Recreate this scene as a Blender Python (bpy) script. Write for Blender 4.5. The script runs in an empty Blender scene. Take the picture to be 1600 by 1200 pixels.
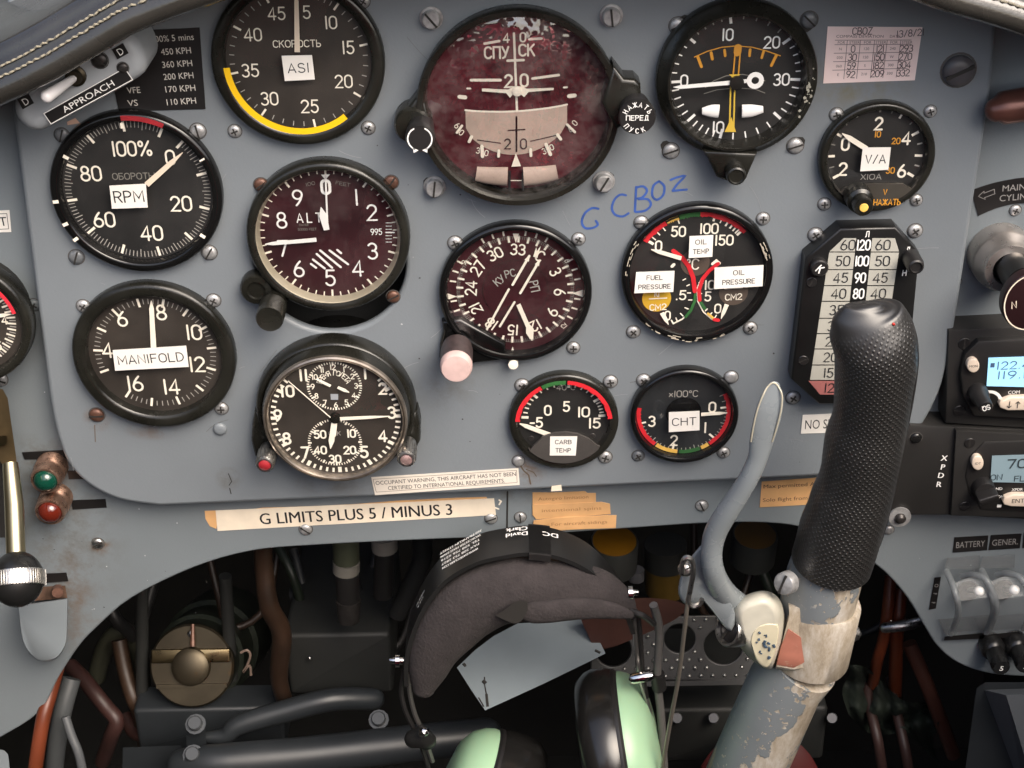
import bpy, math, random
from mathutils import Vector, Matrix
R_ = math.radians
random.seed(7)
scene = bpy.context.scene
COL = scene.collection

# ------------------------------------------------------------------ camera, sky, sun, exposure
THETA, ROLL, FPX, DIST = R_(29.0), R_(1.0), 2450.0, 0.78
FWD = Vector((0, math.cos(THETA), -math.sin(THETA)))
UP0 = Vector((0, math.sin(THETA), math.cos(THETA)))
X0 = Vector((1, 0, 0))
UPV = UP0 * math.cos(ROLL) + X0 * math.sin(ROLL)
RGT = X0 * math.cos(ROLL) - UP0 * math.sin(ROLL)
CPOS = -FWD * DIST
cam = bpy.data.cameras.new('camera'); camo = bpy.data.objects.new('camera', cam); COL.objects.link(camo)
cam.sensor_width = 36.0; cam.lens = FPX / 1600 * 36; cam.clip_start = 0.01; cam.clip_end = 100
mw = Matrix((RGT, UPV, -FWD)).transposed().to_4x4(); mw.translation = CPOS
camo.matrix_world = mw
scene.camera = camo

SUN_EL, SUN_AZ = 47.0, 146.0          # elevation; azimuth clockwise from +Y (the panel looks along -Y)
world = bpy.data.worlds.new('World'); scene.world = world; world.use_nodes = True
wn = world.node_tree; bgn = wn.nodes['Background']
sky = wn.nodes.new('ShaderNodeTexSky'); sky.sky_type = 'NISHITA'; sky.sun_disc = False
sky.sun_elevation = R_(SUN_EL); sky.sun_rotation = R_(SUN_AZ); sky.air_density = 1.0; sky.dust_density = 5.0; sky.ozone_density = 0.6
wn.links.new(sky.outputs['Color'], bgn.inputs['Color']); bgn.inputs['Strength'].default_value = 0.15
sl = bpy.data.lights.new('sun', 'SUN'); so = bpy.data.objects.new('sun', sl); COL.objects.link(so)
sl.energy = 1.5; sl.angle = R_(40); sl.color = (1.0, 0.93, 0.84)
sd = Vector((math.sin(R_(SUN_AZ)) * math.cos(R_(SUN_EL)), math.cos(R_(SUN_AZ)) * math.cos(R_(SUN_EL)), math.sin(R_(SUN_EL))))
so.rotation_euler = sd.to_track_quat('Z', 'Y').to_euler()
scene.view_settings.view_transform = 'Standard'; scene.view_settings.look = 'None'
scene.view_settings.gamma = 1.0; scene.view_settings.use_curve_mapping = False
scene.view_settings.exposure = 0.98
scene.render.engine = 'CYCLES'
scene.cycles.max_bounces = 6; scene.cycles.transparent_max_bounces = 10
scene.cycles.caustics_reflective = False; scene.cycles.caustics_refractive = False

# ------------------------------------------------------------------ measuring: a place in the cockpit from where it is seen
def P(px, py, w=0.0):
    """point on the plane w metres aft of the instrument panel face (world y = -w)"""
    d = FWD * FPX + RGT * (px - 800) - UPV * (py - 600)
    t = (-w - CPOS.y) / d.y
    return CPOS + d * t
def mpp(px, py, w=0.0):
    return (P(px, py, w) - CPOS).dot(FWD) / FPX

# ------------------------------------------------------------------ materials
MATS = {}
def nodes_of(m):
    m.use_nodes = True
    return m.node_tree, m.node_tree.nodes['Principled BSDF']
def mat(name, col, rough=0.5, metal=0.0, spec=0.5, var=0.0, scale=40, bump=0.0, bscale=300, wear=None, coat=0.0, emit=None, alpha=None, rvar=0.0, sss=0.0):
    """base colour with noise variation, optional fine bump, optional wear (colour, threshold, scale)"""
    if name in MATS: return MATS[name]
    m = bpy.data.materials.new(name); MATS[name] = m
    nt, b = nodes_of(m); L = nt.links.new; N = nt.nodes.new
    b.inputs['Base Color'].default_value = (*col, 1); b.inputs['Roughness'].default_value = rough
    b.inputs['Metallic'].default_value = metal; b.inputs['Specular IOR Level'].default_value = spec
    if coat: b.inputs['Coat Weight'].default_value = coat; b.inputs['Coat Roughness'].default_value = 0.06
    tc = N('ShaderNodeTexCoord')
    src = None
    if var:
        nz = N('ShaderNodeTexNoise'); nz.inputs['Scale'].default_value = scale; nz.inputs['Detail'].default_value = 6
        L(tc.outputs['Object'], nz.inputs['Vector'])
        rp = N('ShaderNodeMapRange'); rp.inputs[1].default_value = 0.3; rp.inputs[2].default_value = 0.7
        rp.inputs[3].default_value = 1 - var; rp.inputs[4].default_value = 1 + var
        L(nz.outputs['Fac'], rp.inputs[0])
        mx = N('ShaderNodeMix'); mx.data_type = 'RGBA'; mx.blend_type = 'MULTIPLY'; mx.inputs['Factor'].default_value = 1
        mx.inputs['A'].default_value = (*col, 1); L(rp.outputs[0], mx.inputs['B']); src = mx.outputs['Result']
    if wear:
        for wc, th, ws in (wear if isinstance(wear, list) else [wear]):
            nz = N('ShaderNodeTexNoise'); nz.inputs['Scale'].default_value = ws; nz.inputs['Detail'].default_value = 8; nz.inputs['Roughness'].default_value = .62
            L(tc.outputs['Object'], nz.inputs['Vector'])
            rp = N('ShaderNodeMapRange'); rp.inputs[1].default_value = th; rp.inputs[2].default_value = th + .025
            L(nz.outputs['Fac'], rp.inputs[0])
            mx = N('ShaderNodeMix'); mx.data_type = 'RGBA'; L(rp.outputs[0], mx.inputs['Factor'])
            if src: L(src, mx.inputs['A'])
            else: mx.inputs['A'].default_value = (*col, 1)
            mx.inputs['B'].default_value = (*wc, 1); src = mx.outputs['Result']
    if src: L(src, b.inputs['Base Color'])
    if rvar:
        nz = N('ShaderNodeTexNoise'); nz.inputs['Scale'].default_value = scale * 1.7; nz.inputs['Detail'].default_value = 5
        L(tc.outputs['Object'], nz.inputs['Vector'])
        rp = N('ShaderNodeMapRange'); rp.inputs[1].default_value = 0.3; rp.inputs[2].default_value = 0.7
        rp.inputs[3].default_value = max(.03, rough - rvar); rp.inputs[4].default_value = min(1, rough + rvar)
        L(nz.outputs['Fac'], rp.inputs[0]); L(rp.outputs[0], b.inputs['Roughness'])
    if bump:
        nz = N('ShaderNodeTexNoise'); nz.inputs['Scale'].default_value = bscale; nz.inputs['Detail'].default_value = 4
        L(tc.outputs['Object'], nz.inputs['Vector'])
        bp = N('ShaderNodeBump'); bp.inputs['Strength'].default_value = bump; bp.inputs['Distance'].default_value = 0.0006
        L(nz.outputs['Fac'], bp.inputs['Height']); L(bp.outputs['Normal'], b.inputs['Normal'])
    if emit:
        b.inputs['Emission Color'].default_value = (*emit[0], 1); b.inputs['Emission Strength'].default_value = emit[1]
    if sss: b.inputs['Subsurface Weight'].default_value = sss; b.inputs['Subsurface Scale'].default_value = .01
    return m

def glass(name, ior=1.6, bump=0.0, bscale=60, tint=(1, 1, 1), dust=0.0):
    """thin pane: fresnel mix of clear and mirror, with a little dust"""
    m = bpy.data.materials.new(name); MATS[name] = m; m.use_nodes = True
    nt = m.node_tree; N = nt.nodes.new; L = nt.links.new
    for n in list(nt.nodes):
        if n.type == 'BSDF_PRINCIPLED': nt.nodes.remove(n)
    out = [n for n in nt.nodes if n.type == 'OUTPUT_MATERIAL'][0]
    tr = N('ShaderNodeBsdfTransparent'); tr.inputs[0].default_value = (*tint, 1)
    gl = N('ShaderNodeBsdfGlossy'); gl.inputs['Roughness'].default_value = 0.03
    fr = N('ShaderNodeLayerWeight'); fr.inputs['Blend'].default_value = .5; f0 = ((ior - 1) / (ior + 1)) ** 2
    pw = N('ShaderNodeMath'); pw.operation = 'POWER'; L(fr.outputs['Facing'], pw.inputs[0]); pw.inputs[1].default_value = 5.0
    ma = N('ShaderNodeMath'); ma.operation = 'MULTIPLY_ADD'; L(pw.outputs[0], ma.inputs[0]); ma.inputs[1].default_value = 1 - f0; ma.inputs[2].default_value = f0
    mx = N('ShaderNodeMixShader'); L(ma.outputs[0], mx.inputs[0]); L(tr.outputs[0], mx.inputs[1]); L(gl.outputs[0], mx.inputs[2])
    tc = N('ShaderNodeTexCoord'); last = mx
    if bump:
        nz = N('ShaderNodeTexNoise'); nz.inputs['Scale'].default_value = bscale; nz.inputs['Detail'].default_value = 3
        L(tc.outputs['Object'], nz.inputs['Vector'])
        bp = N('ShaderNodeBump'); bp.inputs['Strength'].default_value = bump; bp.inputs['Distance'].default_value = 0.002
        L(nz.outputs['Fac'], bp.inputs['Height']); L(bp.outputs[0], gl.inputs['Normal']); L(bp.outputs[0], fr.inputs['Normal'])
    if dust:
        df = N('ShaderNodeBsdfDiffuse'); df.inputs[0].default_value = (.55, .5, .47, 1)
        nz = N('ShaderNodeTexNoise'); nz.inputs['Scale'].default_value = 55; nz.inputs['Detail'].default_value = 9; nz.inputs['Roughness'].default_value = .75
        L(tc.outputs['Object'], nz.inputs['Vector'])
        rp = N('ShaderNodeMapRange'); rp.inputs[1].default_value = .45; rp.inputs[2].default_value = .85; rp.inputs[3].default_value = 0; rp.inputs[4].default_value = dust
        L(nz.outputs['Fac'], rp.inputs[0])
        m2 = N('ShaderNodeMixShader'); L(rp.outputs[0], m2.inputs[0]); L(last.outputs[0], m2.inputs[1]); L(df.outputs[0], m2.inputs[2]); last = m2
    L(last.outputs[0], out.inputs['Surface'])
    return m

PAINT = mat('blue_grey_paint', (.178, .199, .217), .42, var=.09, scale=9, bump=.12, bscale=900, wear=[((.30, .33, .36), .80, 70), ((.05, .045, .04), .79, 160)], rvar=.06)
PAINT2 = mat('surround_paint', (.176, .201, .217), .45, var=.09, scale=7, bump=.12, bscale=900, wear=[((.10, .085, .06), .74, 26), ((.04, .035, .03), .79, 150)], rvar=.06)
BEZEL = mat('black_bezel', (.014, .0135, .012), .34, var=.35, scale=60, wear=((.10, .095, .07), .77, 120), rvar=.1, bump=.08, bscale=700)
BEZEL_OL = mat('olive_black_bezel', (.0125, .0122, .0098), .27, var=.35, scale=50, wear=((.16, .14, .10), .72, 90), rvar=.12, bump=.1, bscale=500)
BEZEL_GL = mat('gloss_black_bezel', (.006, .006, .006), .14, var=.2, rvar=.06)
DIAL = mat('black_dial', (.015, .0145, .014), .55, var=.25, scale=45)
DIAL_BR = mat('brown_black_dial', (.030, .024, .019), .6, var=.3, scale=45)
DIAL_REFL = mat('dial_red_reflection', (.032, .006, .009), .5, var=.45, scale=28)  # the jacket's red reflection is tinted into the dial colour
CREAM = mat('cream_ink', (.86, .80, .68), .6, var=.05, scale=200)
TANN = mat('tan_needle', (.80, .68, .54), .5)
WHITE = mat('white_ink', (.86, .85, .82), .6)
DIM = mat('faded_ink', (.20, .19, .17), .6)
GREYTICK = mat('grey_ink', (.36, .34, .31), .6)
YELLOW = mat('yellow_paint', (.86, .52, .005), .5, var=.04)
ORANGE = mat('orange_ink', (.66, .30, .03), .6)
REDP = mat('red_paint', (.62, .02, .03), .5, var=.15, scale=200)
REDD = mat('dull_red_paint', (.32, .018, .025), .5, var=.2, scale=120)
GREENP = mat('green_paint', (.03, .13, .035), .5, var=.2, scale=200)
OCHRE = mat('ochre_paint', (.78, .48, .10), .5, var=.15, scale=200)
STICK_W = mat('white_label', (.79, .76, .71), .5, var=.06, scale=60)
STICK_C = mat('cream_label', (.80, .70, .56), .55, var=.10, scale=70, wear=((.5, .33, .17), .74, 80))
STICK_T = mat('tan_label', (.66, .38, .17), .6, var=.14, scale=60, wear=((.40, .19, .07), .7, 70))
STICK_P = mat('pink_card', (.86, .69, .66), .35, var=.05)
BLACKL = mat('black_label', (.012, .011, .011), .4, var=.2)
INK = mat('black_ink', (.012, .012, .014), .6)
INKF = mat('faded_black_ink', (.10, .055, .035), .6)
BLUEINK = mat('blue_marker', (.035, .085, .30), .5, var=.25, scale=150)
STEEL = mat('steel', (.50, .49, .47), .34, 1.0, var=.15, scale=300, rvar=.1)
ZINC = mat('zinc_screw', (.40, .40, .40), .40, .5, var=.25, scale=400, rvar=.1)
RUSTY = mat('brown_screw', (.13, .065, .045), .45, .4, var=.3, scale=300)
PSCREW = mat('painted_grey_screw', (.15, .16, .17), .4, .2, var=.25, scale=300)
DARKST = mat('dark_metal', (.055, .05, .048), .4, .6, var=.3, scale=200)
SLOT = mat('slot_shadow', (.02, .018, .016), .7)
CHROME = mat('chrome', (.72, .70, .68), .12, 1.0)
BRASS = mat('brass', (.24, .185, .10), .30, 1.0, var=.15, scale=60, rvar=.08)
BRASSD = mat('dull_brass', (.075, .062, .042), .42, .85, var=.3, scale=40, wear=((.1, .07, .04), .62, 60))  # brass colours darkened for the shaded bay
BLACKP = mat('black_plastic', (.014, .013, .013), .42, var=.15, rvar=.05, bump=.06, bscale=1200)
BLACKG = mat('gloss_black_plastic', (.010, .010, .010), .30, rvar=.08)
GREYP = mat('dark_grey_paint', (.018, .021, .024), .42, var=.12, scale=20, rvar=.06)  # darkened to stand in for footwell shade
DKPAINT = mat('bay_paint', (.018, .019, .018), .6, var=.3, scale=12)
BULK = mat('bulkhead_paint', (.016, .016, .015), .7, var=.5, scale=9)  # dark bay colours stand in for the shade there
GLASS = glass('gauge_glass', 1.55, dust=.03)
GLASS2 = glass('scratched_glass', 2.2, bump=.10, bscale=30, dust=.06)
GLASS3 = glass('domed_glass', 2.6, bump=.9, bscale=48, dust=.20)
DIAL_AH = mat('horizon_red_reflection', (.075, .008, .014), .5, var=.5, scale=22)  # red reflection put into the horizon's base colour

# ------------------------------------------------------------------ mesh builder
class MB:
    def __init__(s):
        s.v = []; s.f = []; s.m = []; s.mats = []; s.uv = {}
    def mi(s, m):
        if m not in s.mats: s.mats.append(m)
        return s.mats.index(m)
    def add(s, vs, fs, m, M=None, uvs=None):
        o = len(s.v); i = s.mi(m)
        s.v += [tuple(M @ Vector(v)) if M else tuple(v) for v in vs]
        for k, f in enumerate(fs):
            if uvs: s.uv[len(s.f)] = [uvs[j] for j in f]
            s.f.append([j + o for j in f]); s.m.append(i)
        return s
    def loft(s, loops, m, M=None, cap0=True, cap1=True, closed=True):
        n = len(loops[0]); vs = [p for l in loops for p in l]; fs = []
        for k in range(len(loops) - 1):
            for i in range(n if closed else n - 1):
                j = (i + 1) % n
                fs.append([k * n + i, k * n + j, (k + 1) * n + j, (k + 1) * n + i])
        if cap0: fs.append(list(range(n))[::-1])
        if cap1: fs.append([(len(loops) - 1) * n + i for i in range(n)])
        return s.add(vs, fs, m, M)
    def lathe(s, prof, m, n=48, M=None, a0=0, a1=360, ell=1.0):
        full = abs(a1 - a0 - 360) < 1e-6; k = n if full else n + 1
        loops = []
        for i in range(k):
            a = R_(a0 + (a1 - a0) * i / n); loops.append([(math.cos(a) * r, math.sin(a) * r * ell, z) for r, z in prof])
        np_ = len(prof); vs = [p for l in loops for p in l]; fs = []
        for i in range(k if full else k - 1):
            j = (i + 1) % k
            for q in range(np_ - 1):
                r0, r1 = prof[q][0], prof[q + 1][0]
                a, b, c, d = i * np_ + q, j * np_ + q, j * np_ + q + 1, i * np_ + q + 1
                if r0 < 1e-7: fs.append([a, c, d])
                elif r1 < 1e-7: fs.append([a, b, c])
                else: fs.append([a, b, c, d])
        return s.add(vs, fs, m, M)
    def disc(s, r, z, m, n=48, c=(0, 0), ell=1.0):
        return s.add([(c[0] + math.cos(2 * math.pi * i / n) * r, c[1] + math.sin(2 * math.pi * i / n) * r * ell, z) for i in range(n)], [list(range(n))], m)
    def band(s, r0, r1, a0, a1, z, m, n=40, c=(0, 0), jag=0.0):
        """flat arc between clock angles a0..a1"""
        vs = []; fs = []
        for i in range(n + 1):
            a = R_(a0 + (a1 - a0) * i / n); j = random.uniform(-jag, jag)
            vs += [(c[0] + math.sin(a) * (r0 + j), c[1] + math.cos(a) * (r0 + j), z), (c[0] + math.sin(a) * r1, c[1] + math.cos(a) * r1, z)]
        for i in range(n): fs.append([2 * i, 2 * i + 1, 2 * i + 3, 2 * i + 2])
        return s.add(vs, fs, m)
    def tick(s, r0, r1, a, wd, z, m, c=(0, 0)):
        a = R_(a); ux, uy = math.sin(a), math.cos(a); px, py = uy * wd / 2, -ux * wd / 2
        return s.add([(c[0] + ux * r0 + px, c[1] + uy * r0 + py, z), (c[0] + ux * r0 - px, c[1] + uy * r0 - py, z),
                      (c[0] + ux * r1 - px, c[1] + uy * r1 - py, z), (c[0] + ux * r1 + px, c[1] + uy * r1 + py, z)], [[0, 1, 2, 3]], m)
    def poly(s, pts, z, m, th=0.0):
        n = len(pts); area = sum(pts[i][0] * pts[(i + 1) % n][1] - pts[(i + 1) % n][0] * pts[i][1] for i in range(n))
        if area < 0: pts = pts[::-1]
        if not th: return s.add([(x, y, z) for x, y in pts], [list(range(n))], m)
        return s.loft([[(x, y, z) for x, y in pts], [(x, y, z + th) for x, y in pts]], m)
    def rpoly(s, pts, z0, z1, bev, m, M=None, seg=3):
        """prism of a 2D outline with a rounded front edge"""
        n = len(pts); area = sum(pts[i][0] * pts[(i + 1) % n][1] - pts[(i + 1) % n][0] * pts[i][1] for i in range(n))
        if area < 0: pts = pts[::-1]
        def inset(d):
            out = []
            for i in range(n):
                a, b, c = Vector(pts[i - 1]), Vector(pts[i]), Vector(pts[(i + 1) % n])
                e1 = (b - a).normalized(); e2 = (c - b).normalized()
                n1 = Vector((-e1.y, e1.x)); n2 = Vector((-e2.y, e2.x)); q = n1 + n2
                q = q / max(.25, q.dot(q) / 2) if q.length > 1e-6 else n1
                out.append(b + q * d)
            return out
        loops = [[(x, y, z0) for x, y in pts]]
        for k in range(seg + 1):
            a = math.pi / 2 * k / seg
            q = inset(bev * (1 - math.cos(a))); z = z1 - bev + bev * math.sin(a)
            loops.append([(p.x, p.y, z) for p in q])
        return s.loft(loops, m, M)
    def tube(s, pts, rad, m, n=12, caps=True, flat=1.0, ref=None, sub=1, uvscale=None, M=None, roundcap=0):
        pts = [Vector(p) for p in pts]
        if not hasattr(rad, '__len__'): rad = [rad] * len(pts)
        fl = flat if hasattr(flat, '__len__') else [flat] * len(pts)
        if sub > 1:
            q = []; rr = []; ff = []; N = len(pts)
            for i in range(N - 1):
                p0, p1, p2, p3 = pts[max(0, i - 1)], pts[i], pts[i + 1], pts[min(N - 1, i + 2)]
                for k in range(sub):
                    t = k / sub
                    q.append(.5 * ((2 * p1) + (p2 - p0) * t + (2 * p0 - 5 * p1 + 4 * p2 - p3) * t * t + (3 * p1 - p0 - 3 * p2 + p3) * t ** 3))
                    cr_ = lambda S: .5 * (2 * S[i] + (S[i + 1] - S[max(0, i - 1)]) * t + (2 * S[max(0, i - 1)] - 5 * S[i] + 4 * S[i + 1] - S[min(N - 1, i + 2)]) * t * t + (3 * S[i] - S[max(0, i - 1)] - 3 * S[i + 1] + S[min(N - 1, i + 2)]) * t ** 3)
                    rr.append(max(1e-5, cr_(rad))); ff.append(max(.02, cr_(fl)))
            q.append(pts[-1]); rr.append(rad[-1]); ff.append(fl[-1]); pts, rad, fl = q, rr, ff
        N = len(pts); ref = Vector(ref) if ref else Vector((0, 1, 0))
        rings = []; L = 0; vv = []
        for i in range(N):
            t = (pts[min(N - 1, i + 1)] - pts[max(0, i - 1)]).normalized()
            b = ref - t * ref.dot(t)
            if b.length < 1e-4: b = Vector((1, 0, 0)) - t * t.x
            b.normalize(); a = b.cross(t).normalized()
            if i: L += (pts[i] - pts[i - 1]).length
            vv.append(L)
            rings.append((pts[i], a, b, rad[i], fl[i], t))
        vs = []; uv = []
        def ring(p, a, b, r, f): return [p + a * (math.cos(2 * math.pi * k / n) * r) + b * (math.sin(2 * math.pi * k / n) * r * f) for k in range(n)]
        allr = []
        if roundcap:
            p, a, b, r, f, t = rings[0]
            for k in range(roundcap):
                an = math.pi / 2 * (k + .15) / roundcap; allr.append((ring(p - t * r * math.cos(an) * .9, a, b, r * math.sin(an), f), -r * math.cos(an)))
        for i, (p, a, b, r, f, t) in enumerate(rings): allr.append((ring(p, a, b, r, f), vv[i]))
        if roundcap:
            p, a, b, r, f, t = rings[-1]
            for k in range(1, roundcap + 1):
                an = math.pi / 2 * (k - .15) / roundcap; allr.append((ring(p + t * r * math.sin(an) * .9, a, b, r * math.cos(an), f), L + r * math.sin(an)))
        K = len(allr); cir = max(r for r in rad) * 2 * math.pi
        for rg, v in allr:
            vs += rg
        fs = []; fuv = []
        for i in range(K - 1):
            for k in range(n):
                j = (k + 1) % n
                fs.append([i * n + k, i * n + j, (i + 1) * n + j, (i + 1) * n + k])
                u0, u1 = cir * k / n, cir * (k + 1) / n
                fuv.append([(u0, allr[i][1]), (u1, allr[i][1]), (u1, allr[i + 1][1]), (u0, allr[i + 1][1])])
        o = len(s.f); s.add(vs, fs, m, M)
        if uvscale:
            for q, u in enumerate(fuv): s.uv[o + q] = [(a * uvscale, b * uvscale) for a, b in u]
        if caps: s.add(allr[0][0], [list(range(n))[::-1]], m, M); s.add(allr[-1][0], [list(range(n))], m, M)
        return s
    def box(s, c, sz, m, M=None, bev=0.0):
        x, y, z = sz[0] / 2, sz[1] / 2, sz[2] / 2
        if bev:
            pts = []
            for cx, cy, a in ((x - bev, y - bev, 0), (-x + bev, y - bev, 90), (-x + bev, -y + bev, 180), (x - bev, -y + bev, 270)):
                for k in range(4): pts.append((c[0] + cx + bev * math.cos(R_(a + 30 * k)), c[1] + cy + bev * math.sin(R_(a + 30 * k))))
            return s.rpoly(pts, c[2] - z, c[2] + z, bev, m, M)
        vs = [(c[0] + a * x, c[1] + b * y, c[2] + d * z) for a in (-1, 1) for b in (-1, 1) for d in (-1, 1)]
        return s.add(vs, [[0, 1, 3, 2], [4, 6, 7, 5], [0, 4, 5, 1], [2, 3, 7, 6], [0, 2, 6, 4], [1, 5, 7, 3]], m, M)
    def stroke(s, pts, wd, z, m, closed=False):
        """flat ribbon with round ends along a polyline"""
        p = [Vector(q) for q in pts]
        if closed and (p[0] - p[-1]).length < 1e-7: p = p[:-1]
        q = [p[0]]
        for a in p[1:]:
            if (a - q[-1]).length > wd * .02: q.append(a)
        p = q; n = len(p); h = wd / 2
        if n < 2: return s
        lt = []; rt = []
        for i in range(n):
            a = p[i - 1] if (i or closed) else p[i]; c = p[(i + 1) % n] if (i < n - 1 or closed) else p[i]
            e1 = (p[i] - a); e2 = (c - p[i])
            e1 = e1.normalized() if e1.length > 1e-9 else e2.normalized(); e2 = e2.normalized() if e2.length > 1e-9 else e1
            n1 = Vector((-e1.y, e1.x)); n2 = Vector((-e2.y, e2.x)); k = n1 + n2
            k = k / max(.45, k.dot(k) / 2) if k.length > .3 else n1
            lt.append(p[i] + k * h); rt.append(p[i] - k * h)
        vs = [(v.x, v.y, z) for v in lt] + [(v.x, v.y, z) for v in rt]
        fs = [[i, n + i, n + (i + 1) % n, (i + 1) % n] for i in range(n if closed else n - 1)]
        if not closed:
            for e, o, sg in ((0, p[0] - p[1], 1), (n - 1, p[-1] - p[-2], -1)):
                o = o.normalized(); nn = Vector((-o.y, o.x)); st = len(vs); ids = []
                for k in range(5):
                    an = math.pi * k / 4; v = p[e] + nn * (h * math.cos(an)) + o * (h * math.sin(an)); vs.append((v.x, v.y, z)); ids.append(st + k)
                fs.append(ids[::-1])
        return s.add(vs, fs, m)
    def build(s, name, parent=None, world=False, smooth=True, ang=38):
        me = bpy.data.meshes.new(name)
        vs = s.v
        if parent is not None and world:
            Mi = MW[parent.name].inverted(); vs = [tuple(Mi @ Vector(v)) for v in s.v]
        me.from_pydata(vs, [], s.f)
        for m in s.mats: me.materials.append(m)
        me.polygons.foreach_set('material_index', s.m)
        if s.uv:
            ul = me.uv_layers.new(name='UVMap')
            for fi, us in s.uv.items():
                for li, u in zip(me.polygons[fi].loop_indices, us): ul.data[li].uv = u
        me.validate(); me.update()
        if smooth:
            me.polygons.foreach_set('use_smooth', [True] * len(me.polygons)); me.set_sharp_from_angle(angle=R_(ang))
        o = bpy.data.objects.new(name, me); COL.objects.link(o)
        if parent is not None:
            o.parent = parent
            if parent.name in MW: MW[o.name] = MW[parent.name]
        return o

MW = {}
def thing(name, label, cat, loc=(0, 0, 0), rot=(0, 0, 0), group=None):
    o = bpy.data.objects.new(name, None); COL.objects.link(o); o.empty_display_size = .01
    o.location = loc; o.rotation_euler = rot; o['label'] = label; o['category'] = cat
    if group: o['group'] = group
    from mathutils import Euler
    MW[o.name] = Matrix.Translation(Vector(loc)) @ Euler(rot).to_matrix().to_4x4()
    return o
def tag(o, label, cat, group=None, kind=None):
    if kind: o['kind'] = kind
    else: o['category'] = cat; o['label'] = label
    if group: o['group'] = group
    return o
UPRIGHT = (math.pi / 2, 0, 0)

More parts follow.
